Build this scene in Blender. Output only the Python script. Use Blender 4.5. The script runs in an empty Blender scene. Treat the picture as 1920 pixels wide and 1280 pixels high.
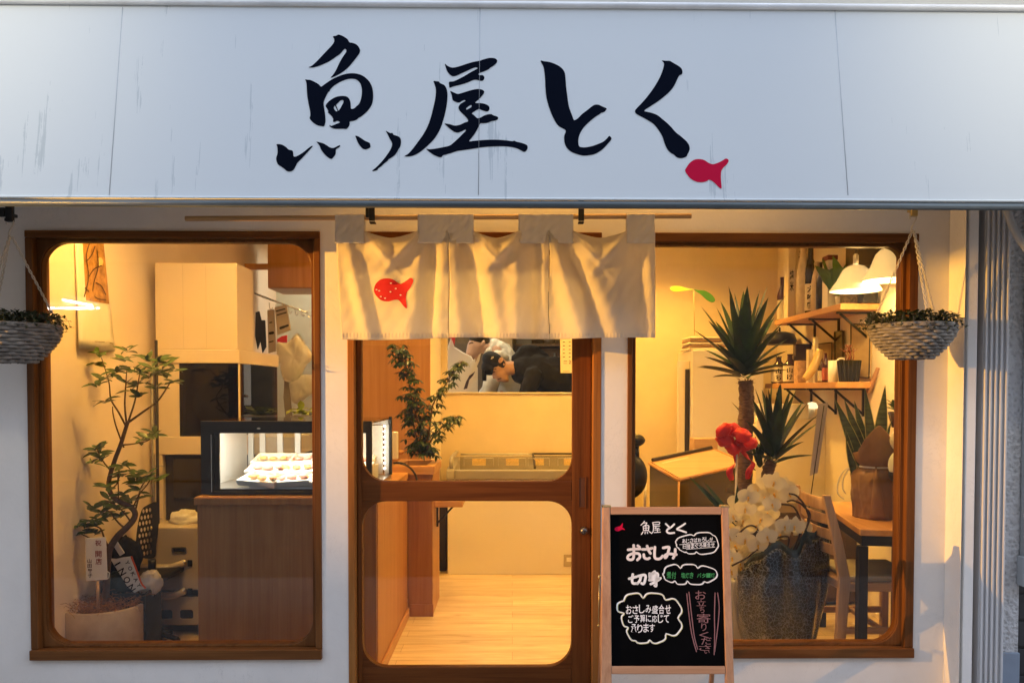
import bpy, bmesh, math, random
from mathutils import Vector, Matrix
R = math.radians
random.seed(7)
SC = bpy.context.scene
COL = SC.collection

# ------------------------------------------------------------------ camera
F_PX, PP_X = 1504.0, 980.0
CAM = Vector((0.0, -3.2, 1.29))
PIT, YAW, ROL = 0.0273, 0.0127, 0.0012
PP_Y = 730 + F_PX * math.tan(PIT)
FWD = Vector((math.sin(YAW) * math.cos(PIT), math.cos(YAW) * math.cos(PIT), -math.sin(PIT)))
_r0 = Vector((math.cos(YAW), -math.sin(YAW), 0))
_u0 = _r0.cross(FWD)
RGT = _r0 * math.cos(ROL) + _u0 * math.sin(ROL)
UPV = -_r0 * math.sin(ROL) + _u0 * math.cos(ROL)
cd = bpy.data.cameras.new('camera')
cd.sensor_width = 36.0
cd.lens = F_PX / 1920 * 36
cd.shift_x = -(PP_X - 960) / 1920
cd.shift_y = (PP_Y - 640) / 1920
cd.clip_start, cd.clip_end = 0.05, 400
cam = bpy.data.objects.new('camera', cd)
COL.objects.link(cam)
cam.matrix_world = Matrix((
    (RGT.x, UPV.x, -FWD.x, CAM.x), (RGT.y, UPV.y, -FWD.y, CAM.y), (RGT.z, UPV.z, -FWD.z, CAM.z), (0, 0, 0, 1)))
SC.camera = cam

# ------------------------------------------------------------------ world, sun, exposure
w = bpy.data.worlds.new('World'); SC.world = w
w.use_nodes = True
wn = w.node_tree
wn.nodes.clear()
sky = wn.nodes.new('ShaderNodeTexSky'); sky.sky_type = 'NISHITA'; sky.sun_disc = False
sky.sun_elevation = R(44); sky.sun_rotation = R(20)
sky.air_density = 0.8; sky.dust_density = 3.0; sky.ozone_density = 0.6
bg = wn.nodes.new('ShaderNodeBackground'); bg.inputs['Strength'].default_value = 0.15
wo = wn.nodes.new('ShaderNodeOutputWorld')
hs = wn.nodes.new('ShaderNodeHueSaturation'); hs.inputs['Saturation'].default_value = 0.6
wn.links.new(sky.outputs[0], hs.inputs['Color']); wn.links.new(hs.outputs[0], bg.inputs[0]); wn.links.new(bg.outputs[0], wo.inputs[0])
SUN_D = Vector((math.sin(R(20)) * math.cos(R(44)), math.cos(R(20)) * math.cos(R(44)), math.sin(R(44))))
sl = bpy.data.lights.new('sun', 'SUN'); sl.energy = 0.5; sl.angle = R(10); sl.color = (1, .9, .8)
so = bpy.data.objects.new('sun', sl); COL.objects.link(so)
so.rotation_euler = SUN_D.to_track_quat('Z', 'Y').to_euler(); so.location = (3, 9, 8)
SC.view_settings.view_transform = 'Standard'; SC.view_settings.look = 'None'
SC.view_settings.exposure = 2.4; SC.view_settings.gamma = 1.0
SC.cycles.use_denoising = True
SC.cycles.max_bounces = 10
SC.cycles.transparent_max_bounces = 24
SC.cycles.caustics_reflective = False
SC.cycles.caustics_refractive = False
SC.cycles.sample_clamp_indirect = 6

# ------------------------------------------------------------------ pixel helpers (1920 x 1280 frame of the photograph)
def ray(px, py):
    return (FWD + RGT * ((px - PP_X) / F_PX) - UPV * ((py - PP_Y) / F_PX))
def at(px, py, Y):
    d = ray(px, py)
    return CAM + d * ((Y - CAM.y) / d.y)
def atz(px, py, Z):
    d = ray(px, py)
    return CAM + d * ((Z - CAM.z) / d.z)
def atx(px, py, X):
    d = ray(px, py)
    return CAM + d * ((X - CAM.x) / d.x)
def onplane(px, py, p0, n):
    d = ray(px, py)
    return CAM + d * ((p0 - CAM).dot(n) / d.dot(n))
def mpp(Y):                       # metres per photo pixel at depth Y
    return (Y - CAM.y) / F_PX

# ------------------------------------------------------------------ objects
def tag(o, label=None, cat=None, group=None, kind=None):
    if label: o['label'] = label
    if cat: o['category'] = cat
    if group: o['group'] = group
    if kind: o['kind'] = kind
    return o
def thing(name, label, cat, loc, group=None):
    o = bpy.data.objects.new(name, None)
    COL.objects.link(o)
    o.empty_display_size = .05
    o.location = loc
    return tag(o, label, cat, group)
def link(name, me, parent=None, loc=None):
    o = bpy.data.objects.new(name, me)
    COL.objects.link(o)
    if parent is not None:
        o.parent = parent
        o.matrix_parent_inverse = Matrix.Translation(-Vector(parent.location)) if parent.parent is None else Matrix.Identity(4)
    return o
def copy_tree(o, parent=None, off=None):
    c = o.copy(); COL.objects.link(c)
    if parent is not None: c.parent = parent
    for ch in list(o.children): copy_tree(ch, c)
    return c

class MB:
    def __init__(s): s.v = []; s.f = []; s.m = []; s.sm = []
    def add(s, vs, fs, mi=0, smooth=False):
        b = len(s.v); s.v += [tuple(v) for v in vs]
        s.f += [tuple(b + i for i in f) for f in fs]
        s.m += [mi] * len(fs); s.sm += [smooth] * len(fs)
        return s
    def box(s, x0, x1, y0, y1, z0, z1, mi=0, M=None):
        x0, x1 = min(x0, x1), max(x0, x1); y0, y1 = min(y0, y1), max(y0, y1); z0, z1 = min(z0, z1), max(z0, z1)
        vs = [Vector((x, y, z)) for z in (z0, z1) for y in (y0, y1) for x in (x0, x1)]
        if M is not None: vs = [M @ v for v in vs]
        return s.add(vs, [(0, 2, 3, 1), (4, 5, 7, 6), (0, 1, 5, 4), (2, 6, 7, 3), (0, 4, 6, 2), (1, 3, 7, 5)], mi)
    def quad(s, a, b, c, d, mi=0): return s.add([a, b, c, d], [(0, 1, 2, 3)], mi)
    def tube(s, pts, rad, n=8, mi=0, caps=True, flat=None):
        pts = [Vector(p) for p in pts]
        rs = rad if isinstance(rad, (list, tuple)) else [rad] * len(pts)
        vs = []; N = None
        for i, p in enumerate(pts):
            t = (pts[min(i + 1, len(pts) - 1)] - pts[max(i - 1, 0)])
            if t.length < 1e-9: t = Vector((0, 0, 1))
            t.normalize()
            if N is None:
                N = t.orthogonal().normalized()
            else:
                N = (N - t * N.dot(t))
                N = N.normalized() if N.length > 1e-6 else t.orthogonal().normalized()
            B = t.cross(N)
            for k in range(n):
                a = 2 * math.pi * k / n
                vs.append(p + (N * math.cos(a) + B * math.sin(a)) * rs[i])
        fs = []
        for i in range(len(pts) - 1):
            for k in range(n):
                fs.append((i * n + k, i * n + (k + 1) % n, (i + 1) * n + (k + 1) % n, (i + 1) * n + k))
        s.add(vs, fs, mi, True)
        if caps:
            b = len(s.v) - len(vs)
            s.f += [tuple(b + k for k in reversed(range(n))), tuple(b + (len(pts) - 1) * n + k for k in range(n))]
            s.m += [mi, mi]; s.sm += [False, False]
        return s
    def lathe(s, prof, c, n=24, mi=0, smooth=True, sx=1, sy=1):
        c = Vector(c); vs = []
        for r, z in prof:
            for k in range(n):
                a = 2 * math.pi * k / n
                vs.append(c + Vector((r * sx * math.cos(a), r * sy * math.sin(a), z)))
        fs = []
        for i in range(len(prof) - 1):
            for k in range(n):
                fs.append((i * n + k, i * n + (k + 1) % n, (i + 1) * n + (k + 1) % n, (i + 1) * n + k))
        s.add(vs, fs, mi, smooth)
        b = len(s.v) - len(vs)
        if prof[0][0] > 1e-5: s.f.append(tuple(b + k for k in reversed(range(n)))); s.m.append(mi); s.sm.append(False)
        if prof[-1][0] > 1e-5: s.f.append(tuple(b + (len(prof) - 1) * n + k for k in range(n))); s.m.append(mi); s.sm.append(False)
        return s
    def ball(s, c, rx, ry=None, rz=None, n=14, m=9, mi=0, M=None):
        ry = ry or rx; rz = rz or rx; c = Vector(c)
        vs = []
        for i in range(m + 1):
            th = math.pi * i / m
            for k in range(n):
                a = 2 * math.pi * k / n
                p = Vector((rx * math.sin(th) * math.cos(a), ry * math.sin(th) * math.sin(a), -rz * math.cos(th)))
                if M is not None: p = M @ p
                vs.append(c + p)
        fs = [(i * n + k, i * n + (k + 1) % n, (i + 1) * n + (k + 1) % n, (i + 1) * n + k) for i in range(m) for k in range(n)]
        return s.add(vs, fs, mi, True)
    def prism(s, poly, f0, f1, mi=0, holes=None):
        """poly: 2-D outline; f0, f1 map (a, b) to the near and the far 3-D point"""
        n = len(poly)
        vs = [f0(*p) for p in poly] + [f1(*p) for p in poly]
        fs = [tuple(range(n)), tuple(range(2 * n - 1, n - 1, -1))] + [(i, i + n, (i + 1) % n + n, (i + 1) % n) for i in range(n)]
        return s.add(vs, fs, mi)
    def grid(s, f, nu, nv, mi=0, smooth=True):
        vs = [f(i / nu, j / nv) for j in range(nv + 1) for i in range(nu + 1)]
        fs = [(j * (nu + 1) + i, j * (nu + 1) + i + 1, (j + 1) * (nu + 1) + i + 1, (j + 1) * (nu + 1) + i) for j in range(nv) for i in range(nu)]
        return s.add(vs, fs, mi, smooth)
    def leaf(s, base, d, up, L, W, curl=.15, n=5, mi=0, shape=None, fold=.25):
        d = Vector(d).normalized(); side = d.cross(Vector(up))
        if side.length < 1e-4: side = d.orthogonal()
        side.normalize(); nr = side.cross(d).normalized()
        base = Vector(base); vs = []
        for i in range(n + 1):
            t = i / n
            wd = W * .5 * (shape(t) if shape else math.sin(math.pi * min(1, .06 + t * .94)) ** .8)
            c = base + d * (L * t) - nr * (curl * L * t * t)
            vs += [c - side * wd + nr * wd * fold, c, c + side * wd + nr * wd * fold]
        fs = []
        for i in range(n):
            a = i * 3
            fs += [(a, a + 1, a + 4, a + 3), (a + 1, a + 2, a + 5, a + 4)]
        return s.add(vs, fs, mi, True)
    def build(s, name, mats, parent=None, bevel=0, seg=2, clean=True, solid=0, sub=0):
        me = bpy.data.meshes.new(name)
        me.from_pydata(s.v, [], s.f)
        ms = mats if isinstance(mats, (list, tuple)) else [mats]
        for m in ms: me.materials.append(m)
        me.polygons.foreach_set('material_index', s.m)
        me.polygons.foreach_set('use_smooth', s.sm)
        me.update()
        if clean:
            bm = bmesh.new(); bm.from_mesh(me)
            bmesh.ops.recalc_face_normals(bm, faces=bm.faces); bm.to_mesh(me); bm.free()
        o = link(name, me, parent)
        if solid:
            md = o.modifiers.new('solid', 'SOLIDIFY'); md.thickness = solid; md.offset = 0
        if sub:
            md = o.modifiers.new('sub', 'SUBSURF'); md.levels = sub; md.render_levels = sub
        if bevel:
            md = o.modifiers.new('bevel', 'BEVEL'); md.width = bevel; md.segments = seg; md.limit_method = 'ANGLE'; md.angle_limit = R(44)
        return o

def box(name, x0, x1, y0, y1, z0, z1, mat, parent=None, bevel=.003):
    return MB().box(x0, x1, y0, y1, z0, z1).build(name, mat, parent, bevel)
def rounded(x0, x1, z0, z1, r, n=8):
    """outline of a rounded rectangle; r one radius or (bottom-left, bottom-right, top-right, top-left)"""
    r = r if isinstance(r, (tuple, list)) else (r,) * 4
    out = []
    for (cx, cz, a0, rr) in ((x0 + r[0], z0 + r[0], 180, r[0]), (x1 - r[1], z0 + r[1], 270, r[1]), (x1 - r[2], z1 - r[2], 0, r[2]), (x0 + r[3], z1 - r[3], 90, r[3])):
        for k in range(n + 1):
            a = R(a0 + 90 * k / n)
            out.append((cx + rr * math.cos(a), cz + rr * math.sin(a)))
    return out
def smooth_path(pts, n=6, closed=False):
    out = []; N = len(pts); P = [Vector(p) for p in pts]
    rng = range(N) if closed else range(N - 1)
    for i in rng:
        p0 = P[(i - 1) % N] if closed or i > 0 else P[i]
        p1 = P[i]; p2 = P[(i + 1) % N]
        p3 = P[(i + 2) % N] if closed or i + 2 < N else P[(i + 1) % N]
        for k in range(n):
            t = k / n
            out.append(.5 * ((2 * p1) + (p2 - p0) * t + (2 * p0 - 5 * p1 + 4 * p2 - p3) * t * t + (3 * p1 - p0 - 3 * p2 + p3) * t ** 3))
    if not closed: out.append(P[-1])
    return out
def fill_outlines(outs, holes_ok=True):
    """2-D outlines (lists of (x, y)) -> (verts2d, faces) with even-odd holes, through Blender's own 2-D curve filling"""
    cu = bpy.data.curves.new('tmp', 'CURVE'); cu.dimensions = '2D'; cu.fill_mode = 'BOTH'
    for o_ in outs:
        sp = cu.splines.new('POLY'); sp.points.add(len(o_) - 1)
        for p, q in zip(sp.points, o_): p.co = (q[0], q[1], 0, 1)
        sp.use_cyclic_u = True
    ob = bpy.data.objects.new('tmp', cu); COL.objects.link(ob)
    dg = bpy.context.evaluated_depsgraph_get()
    me = bpy.data.meshes.new_from_object(ob.evaluated_get(dg))
    vs = [(v.co.x, v.co.y) for v in me.vertices]; fs = [tuple(p.vertices) for p in me.polygons]
    bpy.data.objects.remove(ob); bpy.data.curves.remove(cu); bpy.data.meshes.remove(me)
    return vs, fs
_tc = {}
def text2d(body, offset=0.0):
    """outline mesh of a string at size 1: (verts, faces, width)"""
    k = (body, offset)
    if k in _tc: return _tc[k]
    cu = bpy.data.curves.new('tmp', 'FONT'); cu.body = body; cu.size = 1; cu.resolution_u = 4; cu.offset = offset
    ob = bpy.data.objects.new('tmp', cu); COL.objects.link(ob)
    dg = bpy.context.evaluated_depsgraph_get()
    me = bpy.data.meshes.new_from_object(ob.evaluated_get(dg))
    vs = [(v.co.x, v.co.y) for v in me.vertices]; fs = [tuple(p.vertices) for p in me.polygons]
    bpy.data.objects.remove(ob); bpy.data.curves.remove(cu); bpy.data.meshes.remove(me)
    _tc[k] = (vs, fs)
    return _tc[k]
def text_box(mb, body, px0, py0, px1, py1, place, bold=0.0, rot=0.0, mi=0, shear=0.0):
    """fit a string into the photo-pixel box and lay it on the surface place(px, py)"""
    vs, fs = text2d(body, bold)
    if not vs: return
    xs = [v[0] for v in vs]; ys = [v[1] for v in vs]
    x0, x1, y0, y1 = min(xs), max(xs), min(ys), max(ys)
    cx, cy = (px0 + px1) / 2, (py0 + py1) / 2
    pts = []
    for x, y in vs:
        u = (x - x0) / max(1e-6, x1 - x0) - .5; v = (y - y0) / max(1e-6, y1 - y0) - .5
        a, b = u * (px1 - px0) + shear * v, -v * (py1 - py0)
        pts.append(place(cx + a * math.cos(rot) - b * math.sin(rot), cy + a * math.sin(rot) + b * math.cos(rot)))
    mb.add(pts, fs, mi)
def stroke(mb, pts, wd, place, mi=0, n=5):
    """a chalk or brush stroke: a ribbon of round-ended width wd (photo pixels) through pts"""
    P = smooth_path([Vector((p[0], p[1], 0)) for p in pts], n) if len(pts) > 2 else [Vector((p[0], p[1], 0)) for p in pts]
    ws = wd if isinstance(wd, (list, tuple)) else [wd] * 2
    L = []; Rr = []
    for i, p in enumerate(P):
        t = (P[min(i + 1, len(P) - 1)] - P[max(i - 1, 0)]); t.normalize()
        nn = Vector((-t.y, t.x, 0)); h = .5 * (ws[0] + (ws[-1] - ws[0]) * i / max(1, len(P) - 1))
        L.append(p + nn * h); Rr.append(p - nn * h)
    vs = [place(q.x, q.y) for q in L] + [place(q.x, q.y) for q in Rr]
    n_ = len(P)
    mb.add(vs, [(i, i + 1, n_ + i + 1, n_ + i) for i in range(n_ - 1)], mi)
    for e, i in ((0, 0), (1, n_ - 1)):
        c = P[i]; h = (L[i] - P[i]).length
        mb.add([place(c.x + h * math.cos(2 * math.pi * k / 10), c.y + h * math.sin(2 * math.pi * k / 10)) for k in range(10)], [tuple(range(10))], mi)

# ------------------------------------------------------------------ materials
def _new(name):
    m = bpy.data.materials.new(name); m.use_nodes = True
    nt = m.node_tree; b = nt.nodes['Principled BSDF']
    return m, nt, b
def _co(nt, scale=(1, 1, 1), obj=False):
    g = nt.nodes.new('ShaderNodeNewGeometry') if not obj else nt.nodes.new('ShaderNodeTexCoord')
    mp = nt.nodes.new('ShaderNodeMapping'); mp.inputs['Scale'].default_value = scale
    nt.links.new(g.outputs['Position' if not obj else 'Object'], mp.inputs[0])
    return mp.outputs[0]
def _noise(nt, vec, scale, detail=4, rough=.6, dist=0):
    n = nt.nodes.new('ShaderNodeTexNoise')
    n.inputs['Scale'].default_value = scale; n.inputs['Detail'].default_value = detail
    n.inputs['Roughness'].default_value = rough; n.inputs['Distortion'].default_value = dist
    nt.links.new(vec, n.inputs['Vector'])
    return n.outputs['Fac']
def _ramp(nt, fac, stops):
    r = nt.nodes.new('ShaderNodeValToRGB'); e = r.color_ramp.elements
    while len(e) < len(stops): e.new(.5)
    for el, (p, c) in zip(e, stops): el.position = p; el.color = (*c, 1)
    nt.links.new(fac, r.inputs[0])
    return r.outputs[0]
def _bump(nt, b, h, strength, dist=.01):
    bp = nt.nodes.new('ShaderNodeBump'); bp.inputs['Strength'].default_value = strength; bp.inputs['Distance'].default_value = dist
    nt.links.new(h, bp.inputs['Height']); nt.links.new(bp.outputs[0], b.inputs['Normal'])
def _mul(c, k): return tuple(min(1, x * k) for x in c)
def M(name, col, rough=.5, metal=0, var=.12, scale=6, bump=0, bscale=60, spec=.4, stretch=(1, 1, 1), coat=0, emit=None, es=0, sheen=0):
    m, nt, b = _new(name)
    v = _co(nt, stretch)
    f = _noise(nt, v, scale, 5)
    nt.links.new(_ramp(nt, f, [(.3, _mul(col, 1 - var)), (.7, _mul(col, 1 + var))]), b.inputs['Base Color'])
    b.inputs['Roughness'].default_value = rough; b.inputs['Metallic'].default_value = metal
    b.inputs['Specular IOR Level'].default_value = spec; b.inputs['Coat Weight'].default_value = coat
    if sheen: b.inputs['Sheen Weight'].default_value = sheen
    if emit: b.inputs['Emission Color'].default_value = (*emit, 1); b.inputs['Emission Strength'].default_value = es
    if bump: _bump(nt, b, _noise(nt, v, bscale, 6), bump, .004)
    return m
def WOOD(name, c1, c2, axis='z', rough=.42, scale=1.0, spec=.4, gloss=0):
    m, nt, b = _new(name)
    st = {'z': (22, 22, 1.2), 'x': (1.2, 22, 22), 'y': (22, 1.2, 22)}[axis]
    v = _co(nt, tuple(s * scale for s in st))
    f = _noise(nt, v, 1.6, 6, .62, .6)
    v2 = _co(nt, tuple(s * scale * (9 if s > 5 else 1.5) for s in st))
    g = _noise(nt, v2, 1.0, 3, .5)
    mx = nt.nodes.new('ShaderNodeMath'); mx.operation = 'MULTIPLY_ADD'; mx.inputs[1].default_value = .35
    nt.links.new(g, mx.inputs[0]); nt.links.new(f, mx.inputs[2])
    nt.links.new(_ramp(nt, mx.outputs[0], [(.42, c1), (.82, c2)]), b.inputs['Base Color'])
    b.inputs['Roughness'].default_value = rough; b.inputs['Specular IOR Level'].default_value = spec
    b.inputs['Coat Weight'].default_value = gloss
    _bump(nt, b, mx.outputs[0], .12, .002)
    return m
def EMIT(name, col, s):
    m, nt, b = _new(name)
    b.inputs['Base Color'].default_value = (.8, .8, .8, 1)
    b.inputs['Emission Color'].default_value = (*col, 1); b.inputs['Emission Strength'].default_value = s
    return m
def GLASS(name, tint=(1, 1, 1), refl=1.0, rough=0.0):
    """thin pane: clear with a Fresnel reflection"""
    m, nt, b = _new(name); nt.nodes.remove(b)
    out = nt.nodes['Material Output']
    tr = nt.nodes.new('ShaderNodeBsdfTransparent'); tr.inputs[0].default_value = (*tint, 1)
    gl = nt.nodes.new('ShaderNodeBsdfGlossy'); gl.inputs['Roughness'].default_value = rough
    fr = nt.nodes.new('ShaderNodeFresnel'); fr.inputs[0].default_value = 1.45
    mu = nt.nodes.new('ShaderNodeMath'); mu.operation = 'MULTIPLY'; mu.inputs[1].default_value = refl
    mx = nt.nodes.new('ShaderNodeMixShader')
    nt.links.new(fr.outputs[0], mu.inputs[0]); nt.links.new(mu.outputs[0], mx.inputs[0])
    nt.links.new(tr.outputs[0], mx.inputs[1]); nt.links.new(gl.outputs[0], mx.inputs[2]); nt.links.new(mx.outputs[0], out.inputs[0])
    return m
def TRANSLUCENT(name, col, tr=.5, rough=.8, var=.06, bump=.3, bscale=300, tcol=None):
    m, nt, b = _new(name); out = nt.nodes['Material Output']
    v = _co(nt)
    f = _noise(nt, v, 5, 5)
    c = _ramp(nt, f, [(.3, _mul(col, 1 - var)), (.7, _mul(col, 1 + var))])
    nt.links.new(c, b.inputs['Base Color']); b.inputs['Roughness'].default_value = rough; b.inputs['Specular IOR Level'].default_value = .15
    t = nt.nodes.new('ShaderNodeBsdfTranslucent')
    if tcol: t.inputs[0].default_value = (*tcol, 1)
    else: nt.links.new(c, t.inputs[0])
    mx = nt.nodes.new('ShaderNodeMixShader'); mx.inputs[0].default_value = tr
    nt.links.new(b.outputs[0], mx.inputs[1]); nt.links.new(t.outputs[0], mx.inputs[2]); nt.links.new(mx.outputs[0], out.inputs[0])
    if bump: _bump(nt, b, _noise(nt, v, bscale, 2), bump, .001)
    return m
def PLASTER(name, col, rough=.85, crack=.75, bump=.25, bscale=40, var=.08):
    m, nt, b = _new(name)
    v = _co(nt)
    f = _noise(nt, v, 1.7, 6, .65); g = _noise(nt, v, 14, 5, .7, 1.2)
    c = _ramp(nt, f, [(.3, _mul(col, 1 - var)), (.7, _mul(col, 1 + var))])
    # hairline scuffs
    nt2 = _noise(nt, _co(nt, (1, 1, .8)), 5.5, 8, .7, 2.0)
    sc = nt.nodes.new('ShaderNodeMapRange'); sc.inputs['From Min'].default_value = .4955; sc.inputs['From Max'].default_value = .5045
    ab = nt.nodes.new('ShaderNodeMath'); ab.operation = 'PINGPONG'; ab.inputs[1].default_value = .5
    nt.links.new(nt2, sc.inputs[0]); nt.links.new(sc.outputs[0], ab.inputs[0])
    msk = _noise(nt, v, 2.4, 3)
    mm = nt.nodes.new('ShaderNodeMapRange'); mm.inputs['From Min'].default_value = .50; mm.inputs['From Max'].default_value = .58; mm.inputs['To Max'].default_value = crack
    nt.links.new(msk, mm.inputs[0])
    k = nt.nodes.new('ShaderNodeMath'); k.operation = 'MULTIPLY'
    nt.links.new(ab.outputs[0], k.inputs[0]); nt.links.new(mm.outputs[0], k.inputs[1])
    mx = nt.nodes.new('ShaderNodeMix'); mx.data_type = 'RGBA'
    nt.links.new(k.outputs[0], mx.inputs[0]); nt.links.new(c, mx.inputs[6]); mx.inputs[7].default_value = (*_mul(col, .35), 1)
    nt.links.new(mx.outputs[2], b.inputs['Base Color'])
    b.inputs['Roughness'].default_value = rough; b.inputs['Specular IOR Level'].default_value = .25
    _bump(nt, b, _noise(nt, v, bscale, 6), bump, .004)
    return m
def STUCCO(name, col):
    m, nt, b = _new(name)
    v = _co(nt)
    vo = nt.nodes.new('ShaderNodeTexVoronoi'); vo.inputs['Scale'].default_value = 55
    nt.links.new(v, vo.inputs['Vector'])
    f = _noise(nt, v, 70, 6, .7)
    ad = nt.nodes.new('ShaderNodeMath'); ad.operation = 'ADD'
    nt.links.new(vo.outputs['Distance'], ad.inputs[0]); nt.links.new(f, ad.inputs[1])
    nt.links.new(_ramp(nt, ad.outputs[0], [(.5, _mul(col, .8)), (1.1, _mul(col, 1.15))]), b.inputs['Base Color'])
    b.inputs['Roughness'].default_value = .95
    _bump(nt, b, ad.outputs[0], 1.0, .012)
    return m

mt = {}
mt['wall'] = PLASTER('plaster_white', (.78, .75, .70))
mt['upper'] = PLASTER('plaster_upper', (.60, .57, .50), crack=.1, bump=.6, bscale=90)
mt['stucco'] = STUCCO('stucco_grey', (.54, .54, .54))
mt['footing'] = M('footing_paint', (.24, .29, .36), .7, bump=.2)
mt['frame'] = WOOD('frame_wood_upright', (.085, .030, .0075), (.18, .070, .020), 'z', spec=.15)
mt['frame_h'] = WOOD('frame_wood_level', (.09, .032, .008), (.19, .074, .021), 'x', spec=.15)
mt['jamb'] = WOOD('jamb_wood', (.22, .078, .016), (.34, .14, .036), 'z', spec=.15)
mt['door'] = WOOD('door_wood_upright', (.085, .025, .005), (.17, .056, .013), 'z', spec=.15)
mt['door_h'] = WOOD('door_wood_level', (.075, .021, .0045), (.15, .048, .011), 'x', spec=.15)
mt['panel'] = WOOD('cypress_panel', (.34, .145, .035), (.47, .23, .07), 'z', scale=.45)
mt['panel_h'] = WOOD('cypress_board', (.40, .19, .06), (.56, .30, .11), 'x', scale=.6)
mt['panel_y'] = WOOD('cypress_plank', (.40, .19, .06), (.56, .30, .11), 'y', scale=.6)
mt['counter'] = WOOD('counter_front', (.26, .105, .028), (.36, .165, .05), 'z', scale=.9, rough=.35)
mt['pale'] = WOOD('pale_wood', (.42, .24, .11), (.60, .38, .20), 'z', scale=.7)
mt['pale_h'] = WOOD('pale_wood_level', (.42, .24, .11), (.60, .38, .20), 'x', scale=.7)
def FLOOR():
    m, nt, b = _new('floor_boards')
    a = _noise(nt, _co(nt, (1.1, 9, 1)), 2.2, 6, .62, .8); c = _noise(nt, _co(nt, (4, 60, 1)), 1.2, 3, .5)
    ad = nt.nodes.new('ShaderNodeMath'); ad.operation = 'MULTIPLY_ADD'; ad.inputs[1].default_value = .4
    nt.links.new(c, ad.inputs[0]); nt.links.new(a, ad.inputs[2])
    br = nt.nodes.new('ShaderNodeTexBrick'); br.inputs['Scale'].default_value = 1; br.inputs['Brick Width'].default_value = 1.1; br.inputs['Row Height'].default_value = .12; br.inputs['Mortar Size'].default_value = .0012
    br.inputs['Color1'].default_value = (.9, .9, .9, 1); br.inputs['Color2'].default_value = (1.1, 1.1, 1.1, 1); br.inputs['Mortar'].default_value = (.55, .5, .45, 1)
    nt.links.new(_co(nt), br.inputs['Vector'])
    mx = nt.nodes.new('ShaderNodeMix'); mx.data_type = 'RGBA'; mx.blend_type = 'MULTIPLY'; mx.inputs[0].default_value = 1
    nt.links.new(_ramp(nt, ad.outputs[0], [(.45, (.40, .28, .15)), (.62, (.60, .46, .30)), (.9, (.72, .60, .43))]), mx.inputs[6]); nt.links.new(br.outputs['Color'], mx.inputs[7])
    nt.links.new(mx.outputs[2], b.inputs['Base Color']); b.inputs['Roughness'].default_value = .42
    return m
mt['floor'] = FLOOR()
mt['inner'] = M('interior_wall', (.80, .71, .56), .85, var=.04, scale=3, bump=.15, bscale=150)
mt['inner_pink'] = M('interior_wall_pale', (.82, .70, .58), .8, var=.04, scale=2, bump=.1)
mt['plasterboard'] = PLASTER('kitchen_half_wall', (.74, .62, .42), crack=.0, bump=.2, var=.1)
mt['ceil'] = M('ceiling_white', (.85, .8, .72), .9, var=.02)
mt['white'] = M('white_enamel', (.80, .76, .70), .35, var=.03, scale=2)
mt['hood'] = M('hood_enamel', (.72, .62, .50), .38, var=.04, scale=2)
mt['steel'] = M('stainless', (.55, .54, .52), .28, 1, var=.08)
mt['alu'] = M('aluminium', (.60, .60, .60), .5, .1, var=.06, stretch=(1, 1, .2))
mt['black'] = M('black_plastic', (.012, .012, .013), .45, var=.2)
mt['blackm'] = M('black_metal', (.018, .018, .02), .4, .3, var=.2)
mt['dark'] = M('dark_recess', (.03, .022, .016), .6)
mt['booth'] = M('booth_lining', (.20, .10, .03), .5)
mt['brownbox'] = M('smoked_panel', (.05, .028, .012), .22, spec=.6)
mt['glass'] = GLASS('window_glass', (.985, .99, .985), .7)
mt['clear'] = GLASS('showcase_glass', (.96, .97, .97), 1.0)
mt['smoke'] = GLASS('smoked_glass', (.34, .25, .15), 1.0)
mt['amber'] = GLASS('amber_glass', (.50, .30, .10), 1.0)
mt['cello'] = GLASS('cellophane', (.93, .93, .93), 1.4, .12)
mt['red'] = M('red_cloth', (.62, .02, .03), .6, var=.15, sheen=.3)
mt['redp'] = M('red_paint', (.58, .006, .045), .8, var=.04, spec=.1)
mt['ink'] = M('navy_ink', (.003, .005, .012), .95, var=.1, spec=.05)
mt['pink'] = M('pink_lettering', (.33, .11, .09), .7)
mt['kraft'] = M('kraft_paper', (.27, .155, .072), .7, var=.12, scale=9, bump=.3, bscale=22)
mt['paper'] = M('white_paper', (.80, .77, .70), .8, var=.03)
mt['cream'] = M('cream_board', (.74, .66, .50), .7, var=.05)
mt['bag'] = TRANSLUCENT('white_plastic_bag', (.86, .85, .82), .35, .4, bump=.5, bscale=40)
mt['leaf'] = M('ficus_leaf', (.052, .10, .016), .34, var=.6, scale=25, spec=.5)
mt['leaf2'] = M('schefflera_leaf', (.022, .05, .014), .42, var=.5, scale=30, spec=.5)
mt['leaf3'] = M('yucca_leaf', (.016, .042, .008), .5, var=.5, scale=9, spec=.3)
mt['ivy'] = M('basket_leaf', (.030, .045, .018), .6, var=.5, scale=40)
mt['bark'] = M('ficus_bark', (.13, .075, .04), .8, var=.3, scale=30, bump=.6)
mt['bark2'] = M('yucca_bark', (.16, .10, .06), .9, var=.45, scale=40, bump=1.0, bscale=50, stretch=(1, 1, 3))
mt['pot'] = M('washed_terracotta', (.46, .36, .27), .85, var=.2, scale=7, bump=.3)
mt['coir'] = M('coir_fibre', (.30, .13, .045), .9, var=.4, scale=60)
mt['wicker'] = M('grey_wicker', (.215, .195, .17), .75, var=.5, scale=26, bump=.4)
mt['wick_d'] = M('dark_wicker', (.10, .09, .08), .8, var=.25, scale=40)
mt['brass'] = M('brass', (.62, .48, .22), .3, 1)
mt['rope'] = M('cotton_chain', (.62, .57, .47), .6, var=.1)
mt['skin'] = M('skin', (.52, .30, .19), .5, var=.06, scale=20)
mt['skin2'] = M('skin_light', (.56, .35, .24), .5, var=.06, scale=20)
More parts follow.
